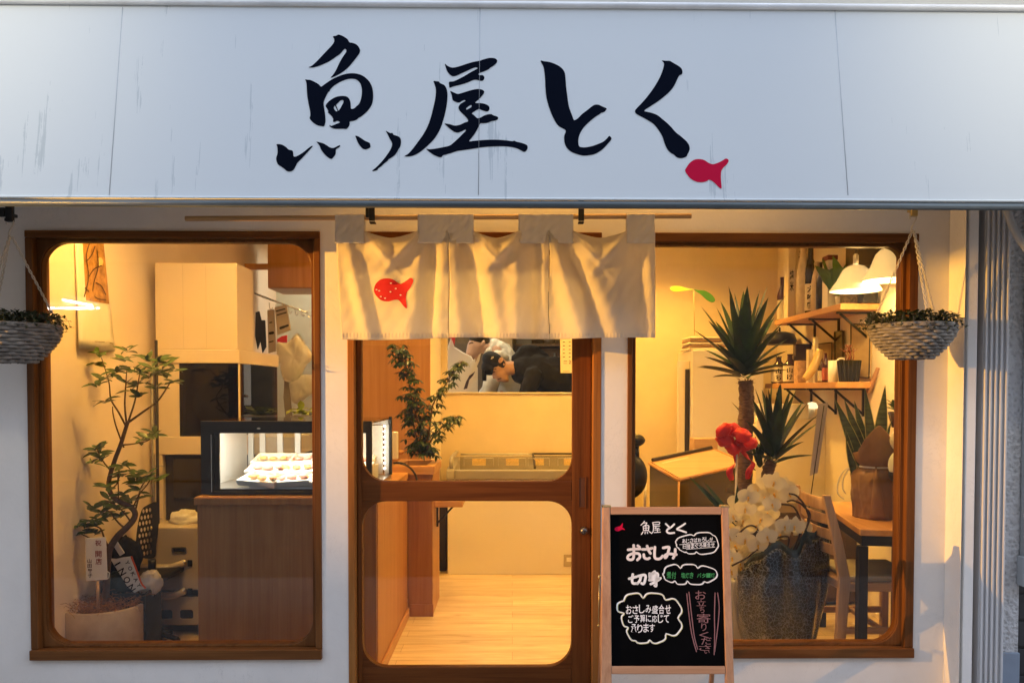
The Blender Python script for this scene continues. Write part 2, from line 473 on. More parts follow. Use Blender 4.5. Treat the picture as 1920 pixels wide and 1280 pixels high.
mt['hair'] = M('black_hair', (.012, .010, .009), .5, var=.3, scale=80)
mt['hoodie'] = M('black_hoodie', (.0035, .0032, .0032), .85, var=.3, scale=25, bump=.4, bscale=60)
mt['shirt'] = M('white_workwear', (.72, .70, .62), .8, var=.06, scale=9, bump=.2)
mt['cap'] = M('black_cap', (.004, .004, .005), .75, var=.2)
mt['grey'] = M('grey_plastic', (.30, .28, .25), .5, var=.08)
mt['greyp'] = M('machine_paint', (.46, .40, .31), .42, var=.06, scale=4)
mt['asphalt'] = M('asphalt', (.05, .05, .052), .9, var=.25, scale=40, bump=.5)
mt['paving'] = M('paving', (.30, .29, .28), .85, var=.15, scale=10, bump=.3)
mt['pipe'] = M('grey_pipe', (.40, .42, .43), .5, var=.05)
# ------------------------------------------------------------------ ground and street
def struct(o): o['kind'] = 'structure'; return o
struct(MB().box(-30, 30, -2.2, 0.0, -.12, 0.0).build('pavement', mt['paving']))
struct(MB().box(-30, 30, -60, -2.2, -.30, -.14).build('road', mt['asphalt']))
L0, L1, R1, TZ, BZ = -1.9175, -.7613, 1.6191, 1.9124, .2122
X0 = lambda px, y=800, Y=0: at(px, y, Y).x
D0, D1, R0 = X0(652), X0(1127), X0(1176)
PX = X0(1775)

# ------------------------------------------------------------------ shop front wall (one thing: the plastered wall, its openings cut out)
def extrude2d(mb, outs, y0, y1, mi=0):
    vs, fs = fill_outlines(outs)
    mb.add([(a, y0, b) for a, b in vs], fs, mi)
    mb.add([(a, y1, b) for a, b in vs], [tuple(reversed(f)) for f in fs], mi)
    for o in outs:
        n = len(o)
        mb.add([(a, y0, b) for a, b in o] + [(a, y1, b) for a, b in o], [(i, (i + 1) % n, n + (i + 1) % n, n + i) for i in range(n)], mi)
    return mb
DT = TZ
outer = [(-3.4, 0), (D0, 0), (D0, DT), (D1, DT), (D1, 0), (PX, 0), (PX, 2.72), (-3.4, 2.72)]
hole = lambda a, b, c, d: [(a, c), (b, c), (b, d), (a, d)]
fw = extrude2d(MB(), [outer, hole(L0, L1, BZ, TZ), hole(R0, R1, BZ, TZ)], 0, .13).build('front_wall', mt['wall'])
tag(fw, 'white plastered shop front wall around the two windows and the door', 'wall')
uw = MB().box(-4, 4, .02, .3, 2.722, 4.6).build('upper_wall', mt['upper'])
tag(uw, 'beige roughcast wall of the upper storey above the sign awning', 'wall')

def ring(mb, o, i, y0, y1, mi=0):
    n = len(o)
    vs = [(a, y0, b) for a, b in o] + [(a, y0, b) for a, b in i] + [(a, y1, b) for a, b in o] + [(a, y1, b) for a, b in i]
    fs = []
    for k in range(n):
        j = (k + 1) % n
        fs += [(k, j, n + j, n + k), (2 * n + k, 3 * n + k, 3 * n + j, 2 * n + j), (k, 2 * n + k, 2 * n + j, j), (n + k, n + j, 3 * n + j, 3 * n + k)]
    return mb.add(vs, fs, mi)
def window(label, xa, xb, rim, sash, rad):
    t = thing('shop_window', label, 'window', ((xa + xb) / 2, 0, BZ))
    rl, rr, rb, rt = rim
    # casing: uprights run between the level boards
    box('casing_post', xa, xa + rl, -.008, .11, BZ + rb, TZ - rt, mt['frame'], t)
    box('casing_post', xb - rr, xb, -.008, .11, BZ + rb, TZ - rt, mt['frame'], t)
    box('casing_head', xa, xb, -.010, .112, TZ - rt, TZ, mt['frame_h'], t)
    box('casing_sill', xa, xb, -.020, .112, BZ, BZ + rb, mt['frame_h'], t)
    a, b, c, d = xa + rl, xb - rr, BZ + rb, TZ - rt
    s = sash
    ring(MB(), rounded(a, b, c, d, .0005), rounded(a + s, b - s, c + s * .6, d - s * .6, rad), .02, .07).build('sash', mt['frame'], t, .002)
    ring(MB(), rounded(a + .004, b - .004, c + .004, d - .004, .0005), rounded(a + s + .003, b - s - .003, c + s * .6 + .003, d - s * .6 - .003, rad), .026, .064).build('glazing_bead', mt['frame'], t, .002)
    box('pane', a + .006, b - .006, .042, .047, c + .006, d - .006, mt['glass'], t, 0)
    return t
window('left wooden shop window with rounded corners, potted tree and counter behind its glass', L0, L1, (.030, .026, .040, .028), .014, (.10, .10, .10, .10))
window('right wooden shop window beside the chalkboard, yucca and orchids behind its glass', R0, R1, (.020, .036, .038, .036), .014, (.02, .10, .06, .02))

# ------------------------------------------------------------------ sliding door
t = thing('door_frame', 'wooden door frame around the sliding glass door in the middle', 'door frame', ((D0 + D1) / 2, 0, 0))
JW = .028
box('jamb', D0, D0 + JW, -.005, .13, 0, DT - .04, mt['jamb'], t)
box('jamb', D1 - JW - .006, D1, -.005, .13, 0, DT - .04, mt['jamb'], t)
box('door_head', D0, D1, -.008, .132, DT - .04, DT, mt['door_h'], t)
box('threshold', D0 + JW, D1 - JW - .006, .0, .13, 0, .02, mt['door_h'], t)
t = thing('sliding_door', 'wooden sliding door with two rounded glass panes behind the white curtain', 'door', ((D0 + D1) / 2, .05, 0))
dl, dr = D0 + JW + .002, D1 - JW - .008
sl_, sr_ = X0(680, 900, .05), X0(1072, 900, .05)
zb0, zb1 = .024, at(900, 1247, .05).z
zm0, zm1 = at(900, 938, .05).z, at(900, 901, .05).z
zt0, zt1 = 1.835, DT - .042
yA, yB = .032, .068
box('stile', dl, sl_, yA, yB, zb0, zt1, mt['door'], t)
st = box('stile', sr_, dr, yA, yB, zb0, zt1, mt['door'], t)
box('rail', sl_, sr_, yA, yB, zb0, zb1, mt['door_h'], t)
box('rail', sl_, sr_, yA, yB, zm0, zm1, mt['door_h'], t)
box('rail', sl_, sr_, yA, yB, zt0, zt1, mt['door_h'], t)
def fillet(x, z, sx, sz, r):
    pts = [(x, z)] + [(x + sx * (r - r * math.sin(R(a))), z + sz * (r - r * math.cos(R(a)))) for a in range(0, 91, 9)]
    MB().prism(pts, lambda a, b: (a, yA + .001, b), lambda a, b: (a, yB - .001, b)).build('corner_block', mt['door_h'], t)
rr_ = .098
for x, sx in ((sl_, 1), (sr_, -1)):
    fillet(x, zb1, sx, 1, rr_); fillet(x, zm0, sx, -1, rr_); fillet(x, zm1, sx, 1, rr_); fillet(x, zt0, sx, -1, rr_)
box('pane', sl_ - .004, sr_ + .004, .048, .052, zb1 - .004, zm0 + .004, mt['glass'], t, 0)
box('pane', sl_ - .004, sr_ + .004, .048, .052, zm1 - .004, zt0 + .004, mt['glass'], t, 0)
# finger pull and lock
pa, pb = at(1086, 950, yA), at(1097, 895, yA)
ring(MB(), rounded(pa.x - .004, pb.x + .004, pa.z - .004, pb.z + .004, .0005), rounded(pa.x, pb.x, pa.z, pb.z, .002), yA - .003, yA - .0005).build('pull_rim', mt['door'], t)
box('finger_pull', pa.x, pb.x, yA - .0012, yA - .0004, pa.z, pb.z, M('pull_recess', (.10, .035, .012), .6), t, 0)
k = at(1094, 993, yA)
MB().ball((k.x, yA - .018, k.z), .017, .016, .017).tube([(k.x, yA + .004, k.z), (k.x, yA - .016, k.z)], .012, 14).build('lock_knob', M('knob_metal', (.16, .14, .12), .3, .9), t)

# ------------------------------------------------------------------ side pier, shutter rail and neighbour strip at the right
YP = -.115
t = thing('side_pier', 'white painted pier standing out beside the right shop window', 'pillar', (PX, 0, 0))
gx = at(1806, 800, YP).x
MB().box(PX + .0005, gx, YP, .13, 0, 2.72).build('pier_shaft', mt['wall'], t, .004)
box('gap_seal', gx, gx + .014, YP + .05, .13, 0, 2.72, mt['dark'], t, 0)
tx = at(1831, 800, YP).x
MB().box(gx + .014, tx, YP + .004, .13, 0, 2.72).build('edge_trim', mt['wall'], t, .003)
sx1 = at(1916, 800, -.02).x
nw = MB().box(tx, sx1, -.02, .13, .235, 2.72).build('stucco_wall', mt['stucco'])
tag(nw, 'strip of rough grey stucco wall behind the shutter rail', 'wall')
ft = MB().box(tx, sx1 + .005, -.028, .13, 0, .235).build('wall_footing', mt['footing'], None, .004)
tag(ft, 'blue grey painted footing under the stucco strip', 'footing')
t = thing('shutter_rail', 'pale ribbed aluminium shutter rail running up the stucco strip', 'rail', (at(1868, 800, -.12).x, -.1, 0))
ra, rb = at(1847, 800, -.12).x, at(1891, 800, -.12).x
MB().box(ra, rb, -.10, -.0205, 0, 2.72).build('channel', mt['alu'], t, .003)
rm = MB()
for f in (.0, .22, .44, .66, .9): rm.box(ra + (rb - ra) * f + .001, ra + (rb - ra) * (f + .1), -.112, -.1005, .002, 2.70)
rm.build('rib', mt['alu'], t, .002)
box('wood_bead', ra - .012, ra - .002, -.06, -.0205, 0, 1.55, mt['pale'], t)
# dark neighbouring doorway, its conduit and junction box, hose at the top corner
nd = MB().box(sx1, 4, .04, .13, 0, 2.72)
for i in range(24): nd.box(sx1 + .001, 3.9, .028, .0395, .02 + i * .112, .02 + i * .112 + .1)
tag(nd.build('neighbour_shutter', M('dark_shutter', (.035, .035, .037), .5), None, .003), 'dark slatted shutter of the neighbouring shop at the right edge', 'shutter')
t = thing('conduit', 'pale conduit with a junction box at the right edge', 'conduit', (sx1 + .01, -.03, .6))
cx_ = sx1 + .006
MB().tube([(cx_, -.03, at(1915, 1045, -.03).z), (cx_, -.03, 2.0)], .010, 10).build('conduit_pipe', mt['pipe'], t)
jb = at(1915, 1096, -.03).z
box('junction_box', cx_ - .018, cx_ + .09, -.07, -.021, jb, jb + .118, mt['pipe'], t, .004)
hp = [at(1886, 372, -.2), at(1890, 400, -.2), at(1903, 432, -.2), at(1922, 462, -.2), at(1950, 500, -.2)]
tag(MB().tube(smooth_path(hp), .014, 10).build('drain_hose', mt['pipe']), 'grey hose curving out from under the awning at the top right corner', 'hose')

# ------------------------------------------------------------------ sign awning
P0 = at(960, 376, -.60); P1 = at(960, 9, -.502)
AX = Vector((1, 0, 0)); AZ = (P1 - P0).normalized(); AN = AX.cross(AZ)      # AN points to the street
if AN.y > 0: AN = -AN
H_A = (P1 - P0).length
ac = (P0 + P1) / 2
t = thing('sign_awning', 'wide white fabric sign awning with brush lettering above the shop front', 'awning', (0, P0.y, P0.z))
XW = 2.75
def awn(x, h, out=0): return P0 + AX * (x - P0.x) + AZ * h + AN * out
def AWNING_FABRIC():
    m, nt, b = _new('awning_fabric')
    st = _noise(nt, _co(nt, (14, 1, 1.0)), 2.2, 4, .5)
    st2 = _noise(nt, _co(nt, (120, 1, 3)), 2.0, 3, .5)
    bl = _noise(nt, _co(nt, (1, 1, .6)), 2.3, 7, .7, .5)
    ad = nt.nodes.new('ShaderNodeMath'); ad.operation = 'ADD'; nt.links.new(st, ad.inputs[0]); nt.links.new(bl, ad.inputs[1])
    ad2 = nt.nodes.new('ShaderNodeMath'); ad2.operation = 'MULTIPLY_ADD'; ad2.inputs[1].default_value = .5
    nt.links.new(st2, ad2.inputs[0]); nt.links.new(ad.outputs[0], ad2.inputs[2])
    nt.links.new(_ramp(nt, ad2.outputs[0], [(.60, (.46, .505, .505)), (1.0, (.585, .63, .63)), (1.5, (.71, .745, .735))]), b.inputs['Base Color'])
    b.inputs['Roughness'].default_value = .75; b.inputs['Specular IOR Level'].default_value = .25
    _bump(nt, b, st2, .02, .0008)
    return m
mt['awn'] = AWNING_FABRIC()
def awn_wave(x): return .004 * math.sin(x * 2.3 + .5) + .002 * math.sin(x * 5.1)
g = MB().grid(lambda u, v: awn(-XW + 2 * XW * u, H_A * v, 0), 60, 6)
g.build('sign_face', mt['awn'], t)
topback = Vector((0, 0.015, P1.z + .05))
MB().add([awn(-XW, H_A), awn(XW, H_A), (XW, .015, P1.z + .05), (-XW, .015, P1.z + .05)], [(0, 1, 2, 3)]).build('top_sheet', mt['awn'], t)
MB().add([awn(-XW, 0), awn(-XW, H_A), (-XW, .015, P1.z + .05), (-XW, -.002, P0.z + .12)], [(0, 1, 2, 3)]).build('side_sheet', mt['awn'], t)
MB().add([awn(XW, 0), awn(XW, H_A), (XW, .015, P1.z + .05), (XW, -.002, P0.z + .12)], [(0, 1, 2, 3)]).build('side_sheet', mt['awn'], t)
mt['rail_w'] = M('white_rail', (.80, .80, .78), .4)
mt['rail_d'] = M('hem_rail', (.10, .12, .125), .35, .3)
MB().tube([awn(-XW, H_A - .004, .006), awn(XW, H_A - .004, .006)], .010, 10).build('top_rail', mt['rail_w'], t)
MB().tube([awn(-XW, -.012, -.004), awn(XW, -.012, -.004)], .0125, 10).build('bottom_rail', mt['rail_d'], t)
MB().tube([awn(-XW, .004, .003), awn(XW, .004, .003)], .0045, 8).build('hem', mt['awn'], t)
mt['seam'] = M('seam_thread', (.50, .53, .55), .8)
for px0, px1 in ((230, 205), (900, 897), (1565, 1590)):
    a = onplane(px0, 14, P0, AN); b = onplane(px1, 366, P0, AN)
    MB().tube([a, b], .0014, 6).build('seam', mt['seam'], t)

# brush lettering, cut out in outline (photo pixels, smoothed where the brush was smooth)
def S(pts, ox, oy, sc): return [(ox + x / sc, oy + y / sc) for x, y in pts]
k1 = (510, 60, 6.4); k2 = (510, 230, 7.68); k3 = (750, 100, 6.4); k4 = (1000, 100, 6.4); k5 = (1180, 100, 4.923)
GL = []
GL.append([S([(730, 60), (745, 50), (765, 48), (785, 38), (800, 33), (830, 42), (870, 62), (905, 88), (930, 125), (965, 132), (1010, 150), (1040, 180), (1057, 220), (1050, 255), (1030, 285), (985, 345), (920, 420), (850, 480), (780, 522), (720, 548), (705, 545), (740, 505), (775, 445), (810, 370), (850, 300), (885, 250), (893, 225), (885, 208), (872, 205), (855, 220), (820, 262), (770, 298), (690, 352), (620, 385), (560, 410), (490, 428), (445, 427), (445, 420), (480, 405), (545, 345), (640, 245), (720, 160), (745, 120), (747, 95), (742, 78)], *k1)])
GL.append([S([(398, 572), (430, 575), (462, 578), (510, 600), (555, 625), (580, 650), (595, 655), (640, 622), (720, 570), (800, 532), (870, 508), (940, 497), (1010, 500), (1080, 522), (1140, 565), (1185, 625), (1208, 695), (1214, 775), (1205, 850), (1180, 905), (1140, 955), (1100, 992), (1065, 1018), (1040, 1030), (1020, 1050), (985, 1066), (935, 1075), (932, 1105), (925, 1130), (905, 1155), (890, 1166), (860, 1163), (800, 1163), (745, 1160), (705, 1145), (690, 1125), (692, 1118), (712, 1128), (740, 1118), (780, 1100), (815, 1087), (800, 1072), (780, 1068), (755, 1078), (738, 1080), (732, 1065), (735, 1045), (720, 1018), (695, 988), (672, 968), (675, 950), (660, 920), (645, 892), (652, 868), (680, 835), (720, 805), (770, 780), (820, 770), (870, 770), (905, 782), (930, 810), (942, 850), (945, 890), (950, 922), (985, 918), (1010, 895), (1040, 870), (1060, 830), (1075, 770), (1078, 700), (1068, 640), (1045, 600), (1010, 572), (970, 562), (920, 565), (860, 582), (800, 610), (740, 650), (700, 690), (688, 715), (675, 722), (650, 770), (630, 815), (620, 850), (622, 890), (630, 940), (638, 1000), (642, 1050), (640, 1090), (625, 1130), (600, 1132), (550, 1122), (505, 1098), (470, 1065), (452, 1035), (460, 1000), (455, 940), (440, 870), (425, 780), (418, 690), (415, 630), (408, 595)], *k1),
           S([(775, 868), (800, 845), (820, 825), (845, 818), (858, 828), (855, 850), (840, 880), (818, 920), (800, 945), (790, 930), (778, 900), (768, 880)], *k1),
           S([(748, 890), (755, 885), (765, 905), (780, 935), (785, 950), (770, 953), (752, 935), (742, 912)], *k1)])
GL.append([S([(65, 315), (90, 310), (120, 312), (160, 325), (205, 355), (240, 388), (280, 398), (300, 412), (305, 445), (308, 475), (318, 490), (350, 485), (400, 460), (460, 420), (540, 355), (582, 335), (580, 350), (550, 385), (480, 460), (410, 535), (365, 580), (345, 620), (318, 670), (290, 695), (250, 705), (210, 695), (175, 665), (130, 632), (90, 605), (70, 570), (60, 520), (65, 490), (78, 450), (80, 400), (75, 350)], *k2)])
GL.append([S([(640, 275), (690, 285), (740, 300), (790, 328), (830, 355), (870, 366), (905, 358), (950, 335), (975, 328), (982, 342), (960, 360), (930, 378), (918, 400), (918, 440), (905, 475), (870, 515), (850, 522), (820, 510), (780, 480), (735, 430), (705, 385), (685, 335), (660, 300)], *k2)])
GL.append([S([(1200, 190), (1240, 198), (1285, 225), (1340, 262), (1390, 285), (1410, 300), (1418, 335), (1415, 355), (1390, 372), (1350, 385), (1315, 378), (1280, 350), (1250, 310), (1225, 260), (1210, 220)], *k2)])
GL.append([S([(1638, 118), (1665, 132), (1700, 150), (1735, 150), (1750, 175), (1790, 188), (1830, 205), (1850, 232), (1858, 270), (1855, 310), (1845, 350), (1825, 378), (1800, 425), (1765, 470), (1720, 505), (1680, 528), (1665, 550), (1620, 585), (1570, 632), (1530, 660), (1520, 680), (1490, 692), (1450, 698), (1445, 688), (1475, 665), (1530, 615), (1590, 550), (1645, 480), (1690, 415), (1718, 360), (1730, 310), (1720, 275), (1690, 220), (1660, 160)], *k2)])
GL.append([S([(402, 335), (440, 337), (465, 340), (485, 360), (530, 382), (550, 410), (565, 450), (570, 510), (565, 590), (548, 690), (520, 800), (490, 890), (450, 970), (400, 1040), (330, 1110), (260, 1170), (190, 1215), (130, 1235), (70, 1238), (58, 1230), (100, 1205), (150, 1150), (210, 1070), (275, 980), (330, 880), (370, 770), (400, 650), (420, 560), (430, 480), (428, 420), (415, 375)], *k3)])
GL.append([S([(540, 128), (565, 148), (605, 168), (650, 172), (720, 155), (800, 128), (880, 105), (960, 90), (985, 80), (1020, 70), (1070, 58), (1115, 58), (1150, 68), (1166, 90), (1160, 115), (1130, 145), (1090, 170), (1060, 195), (1010, 218), (960, 235), (942, 250), (955, 265), (985, 262), (1008, 278), (1012, 300), (1000, 325), (975, 332), (940, 325), (905, 318), (870, 325), (820, 348), (760, 368), (700, 385), (640, 398), (598, 415), (590, 390), (590, 345), (640, 338), (700, 312), (770, 275), (850, 228), (920, 190), (932, 180), (915, 170), (880, 178), (820, 205), (740, 240), (680, 268), (635, 277), (600, 258), (570, 222), (550, 175)], *k3)])
GL.append([S([(603, 455), (640, 468), (690, 488), (750, 475), (830, 450), (890, 435), (940, 430), (985, 438), (1010, 460), (1005, 485), (985, 510), (955, 545), (905, 590), (925, 598), (980, 600), (1030, 612), (1065, 635), (1075, 662), (1065, 688), (1045, 700), (1010, 692), (975, 680), (950, 668), (915, 685), (862, 722), (885, 740), (915, 770), (935, 780), (970, 770), (1010, 748), (1050, 735), (1095, 732), (1120, 745), (1165, 760), (1178, 775), (1170, 795), (1140, 808), (1100, 815), (1050, 835), (1000, 840), (965, 842), (945, 880), (910, 945), (865, 1010), (830, 1055), (880, 1052), (950, 1045), (1060, 1038), (1180, 1038), (1270, 1045), (1345, 1055), (1370, 1050), (1400, 1062), (1455, 1075), (1510, 1095), (1530, 1115), (1530, 1145), (1510, 1175), (1485, 1183), (1455, 1168), (1400, 1140), (1320, 1122), (1220, 1115), (1100, 1118), (980, 1128), (860, 1148), (740, 1165), (690, 1172), (620, 1195), (550, 1215), (515, 1225), (500, 1245), (470, 1245), (410, 1222), (360, 1190), (330, 1165), (318, 1145), (350, 1152), (420, 1145), (500, 1130), (590, 1110), (640, 1075), (700, 1020), (760, 960), (790, 930), (785, 915), (765, 925), (730, 942), (690, 952), (650, 942), (610, 915), (570, 880), (535, 845), (580, 848), (620, 858), (660, 868), (720, 858), (780, 830), (812, 820), (815, 800), (790, 765), (745, 720), (712, 685), (702, 650), (720, 615), (755, 590), (785, 572), (775, 560), (750, 570), (715, 590), (680, 588), (640, 570), (628, 545), (620, 500)], *k3),
           S([(795, 662), (820, 640), (850, 622), (862, 632), (850, 650), (820, 668), (800, 678)], *k3)])
GL.append([S([(88, 92), (130, 97), (190, 105), (250, 125), (310, 155), (355, 195), (380, 245), (388, 320), (395, 410), (405, 490), (415, 570), (430, 650), (455, 720), (472, 765), (485, 798), (505, 800), (540, 775), (590, 725), (650, 680), (700, 640), (735, 620), (780, 618), (830, 640), (878, 662), (870, 685), (850, 705), (815, 715), (790, 735), (735, 770), (670, 825), (610, 885), (570, 945), (545, 1010), (540, 1070), (548, 1110), (570, 1126), (630, 1128), (700, 1115), (770, 1092), (840, 1060), (885, 1020), (912, 992), (938, 1020), (925, 1050), (890, 1090), (850, 1135), (800, 1175), (740, 1208), (680, 1222), (600, 1228), (540, 1215), (470, 1190), (420, 1155), (385, 1105), (370, 1040), (372, 985), (390, 930), (350, 900), (300, 870), (260, 815), (215, 720), (180, 620), (155, 520), (145, 410), (140, 300), (132, 220), (120, 160)], *k4)])
GL.append([S([(300, 68), (335, 70), (375, 72), (410, 92), (450, 115), (480, 140), (490, 170), (485, 195), (462, 205), (445, 235), (425, 280), (390, 335), (340, 385), (270, 440), (195, 490), (138, 530), (170, 542), (220, 555), (265, 575), (310, 612), (350, 645), (385, 680), (430, 730), (480, 770), (525, 810), (550, 845), (558, 880), (550, 910), (538, 930), (530, 950), (500, 965), (465, 968), (435, 958), (410, 935), (380, 918), (350, 885), (325, 830), (305, 770), (270, 710), (225, 655), (170, 618), (110, 585), (65, 560), (52, 538), (62, 515), (110, 465), (170, 395), (225, 320), (270, 245), (300, 180), (318, 120), (318, 90)], *k5)])
FISH = S([(515, 1083), (530, 1050), (560, 1010), (600, 983), (645, 976), (690, 985), (730, 1010), (770, 1024), (815, 1012), (860, 990), (890, 972), (912, 980), (915, 1000), (895, 1030), (865, 1060), (848, 1095), (846, 1160), (852, 1235), (845, 1248), (820, 1230), (780, 1190), (740, 1168), (710, 1182), (670, 1190), (620, 1185), (570, 1160), (535, 1120)], *k5)
def lay(outs, place, mb, mi=0):
    vs, fs = fill_outlines([[(x, y) for x, y in o] for o in outs])
    mb.add([place(x, y) for x, y in vs], fs, mi)
def sm2(o): return [(p.x, p.y) for p in smooth_path([(x, y, 0) for x, y in o], 4, True)]
onawn = lambda x, y: onplane(x, y, P0 + AN * .0012, AN)
for nm, idx in (('fish_character', range(0, 6)), ('shop_character', range(6, 9)), ('to_character', [9]), ('ku_character', [10])):
    m_ = MB()
    for i in idx: lay([sm2(o) for o in GL[i]], onawn, m_)
    m_.build(nm, mt['ink'], t, clean=False)
m_ = MB(); lay([sm2(FISH)], onawn, m_); m_.build('fish_emblem', mt['redp'], t, clean=False)
# ------------------------------------------------------------------ curtain rod and its hooks
YR = -.13
ra, rb = at(348, 410, YR), at(1296, 405, YR)
mt['rod'] = WOOD('rod_wood', (.42, .24, .09), (.58, .36, .16), 'x')
rod = MB().tube([ra, rb], .0098, 12).build('curtain_rod', mt['rod'])
tag(rod, 'pale wooden rod holding the white shop curtain under the awning', 'rod')
for px, lab in ((697, 'left'), (1090, 'right')):
    a = at(px, 412, YR - .02)
    h = MB().box(a.x - .011, a.x + .011, YR - .018, YR - .0125, a.z - .004, 2.10)
    h.box(a.x - .011, a.x + .011, YR - .0122, YR + .016, a.z - .010, a.z - .0045)
    if lab == 'left': h.box(a.x - .024, a.x - .0115, YR - .019, YR - .010, a.z + .010, a.z + .052)
    o = h.build('rod_hook', mt['black'], None, .002)
    tag(o, 'black rod hook under the awning ' + ('with a side clip, beside the fish panel' if lab == 'left' else 'without a clip, far from the red fish'), 'hook', 'black hooks carrying the curtain rod')

# ------------------------------------------------------------------ white split curtain (noren)
mt['cloth'] = TRANSLUCENT('noren_cotton', (.87, .82, .71), .66, .9, bump=.6, bscale=75, var=.05)
mt['cloth_t'] = TRANSLUCENT('noren_tab_cotton', (.78, .72, .62), .2, .9, bump=.6, bscale=90, var=.06)
t = thing('shop_curtain', 'white split cotton curtain with a red fish hanging across the doorway', 'curtain', at(930, 635, YR))
# ridge lines of the folds: (x at top, x at bottom, half-width top, half-width bottom, height, how far it fades in)
RIDGE = [(648, 690, 11, 14, .017), (672, 730, 18, 22, -.006), (700, 735, 24, 34, .012), (796, 768, 18, 26, .020), (812, 806, 14, 18, -.026), (832, 815, 12, 18, .024),
         (850, 862, 14, 20, .020), (868, 905, 14, 26, -.014), (905, 935, 14, 22, .028), (938, 955, 16, 26, .012), (968, 972, 12, 22, .030), (1004, 1000, 10, 18, -.018), (1020, 1016, 10, 12, .014),
         (1034, 1095, 10, 26, .034), (1050, 1130, 14, 26, -.020), (1075, 1160, 14, 36, .018), (1118, 1120, 16, 60, .010), (1162, 1150, 14, 40, .016), (1190, 1200, 14, 26, -.010), (1215, 1222, 10, 10, .010)]
DIP = [(683, 783), (888, 972), (1075, 1175)]
def cloth_depth(px, py):
    v = max(0, min(1, (py - 432) / 203)); d = 0
    for a, b, wa, wb, h in RIDGE:
        c = a + (b - a) * v; wd = wa + (wb - wa) * v
        d += h * math.exp(-((px - c) / wd) ** 2) * min(1, v * 3.2 + .12)
    for a, b in DIP:                       # slack pockets under the open stretches of rod
        if a - 6 < px < b + 6:
            u = (px - (a + b) / 2) / ((b - a) / 2)
            d += .030 * max(0, 1 - u * u) * math.exp(-((py - 452 - 26 * (1 - abs(u))) / 17) ** 2)
            for sgn in (-1, 1):            # folds running from the tab corner towards the middle of the pocket
                cx = (a if sgn < 0 else b) - sgn * max(0, py - 436) * .85
                d += .014 * math.exp(-((px - cx) / 7) ** 2) * max(0, 1 - abs(py - 470) / 55)
    d += .0018 * math.sin(px * .21 + py * .05) * math.sin(py * .11 + px * .03)
    return d
def top_edge(px):
    for a, b in DIP:
        if a < px < b:
            u = (px - (a + b) / 2) / ((b - a) / 2)
            return 433 + 13 * (1 - abs(u) ** 1.5)
    return 433
def cp(px, py, out=0): 
    return at(px, py, YR - .012 - cloth_depth(px, py) - out)
def xl(py): return 628 + (640 - 628) * (py - 402) / 233
SPL = [lambda py: xl(py), lambda py: 842 + (843 - 842) * 0 + (.8 * math.sin(py * .05)), lambda py: 1029.5 + 1.2 * math.sin(py * .04 + 1), lambda py: 1228.5]
for i in range(3):
    def f(u, v, i=i):
        py = 433 + 202 * v
        x0 = SPL[i](py) + (.6 if i else 0) * (1 if py > 470 else 0); x1 = SPL[i + 1](py) - (.6 if i < 2 else 0) * (1 if py > 470 else 0)
        px = x0 + (x1 - x0) * u
        te = top_edge(px); yb = 634 + 2.0 * math.sin(px * .02) + (1.5 if i == 0 else 0)
        return cp(px, te + (yb - te) * v)
    MB().grid(f, 64, 60).build('cloth_panel', mt['cloth'], t, solid=.0012)
    fh = lambda u, v, i=i: cp(SPL[i](620) + (SPL[i + 1](620) - SPL[i](620)) * (.006 + .988 * u), 624.5 + 8 * v, .002 + .0012 * math.sin(u * 190))
    MB().grid(fh, 130, 2).build('hem', mt['cloth'], t)
for a, b in ((628, 683), (783, 888), (972, 1075), (1175, 1228)):
    def f(u, v, a=a, b=b):
        px = a + (b - a) * u
        if v < .5:                          # front of the loop, from below up to the rod
            py = 456 - (456 - 402) * (v / .5)
            yy = YR - .0112 - .0095 * (1 - v / .5) - .002 * math.sin(px * .33 + py * .2) * math.sin(py * .15)
            return at(px, py, yy)
        q = (v - .5) / .5
        top = at(px, 402, YR - .0112)
        ang = math.pi * min(1, q * 2.2)
        zc = top.z - (0 if q < .45 else (q - .45) * .16)
        return Vector((top.x, YR - .0112 * math.cos(ang), zc + .003 * math.sin(ang)))
    MB().grid(f, 26, 40).build('tab', mt['cloth_t'], t, solid=.0012)
# red cloth fish
FQ = [(701, 545), (704, 533), (712, 525), (722, 522), (735, 523), (745, 529), (752, 532), (762, 526), (770, 521), (775, 526), (770, 538), (763, 548), (761, 560), (763, 577), (757, 574), (748, 563), (740, 562), (728, 565), (715, 563), (706, 555)]
vs, fs = fill_outlines([sm2(FQ)])
bm = bmesh.new(); bv = [bm.verts.new((x, y, 0)) for x, y in vs]
for f_ in fs:
    try: bm.faces.new([bv[i] for i in f_])
    except ValueError: pass
bmesh.ops.subdivide_edges(bm, edges=bm.edges[:], cuts=3, use_grid_fill=True)
bm.verts.index_update()
pv = [cp(v.co.x, v.co.y, .0035) for v in bm.verts]; pf = [tuple(v.index for v in f_.verts) for f_ in bm.faces]; bm.free()
fe = MB().add(pv, pf, 0, True).build('fish_patch', M('fish_cloth', (.58, .012, .012), .55, var=.1), t, clean=False)
for x, y in ((706, 543), (711, 545), (733, 531), (742, 541), (732, 547), (714, 556), (722, 559), (751, 553)):
    c = cp(x, y, .0050); s_ = mpp(YR)
    MB().add([c + Vector((s_ * 1.9 * math.cos(k * .9), -.0002, s_ * 1.2 * math.sin(k * .9))) for k in range(7)], [tuple(range(7))]).build('scale_dot', mt['paper'], fe, clean=False)

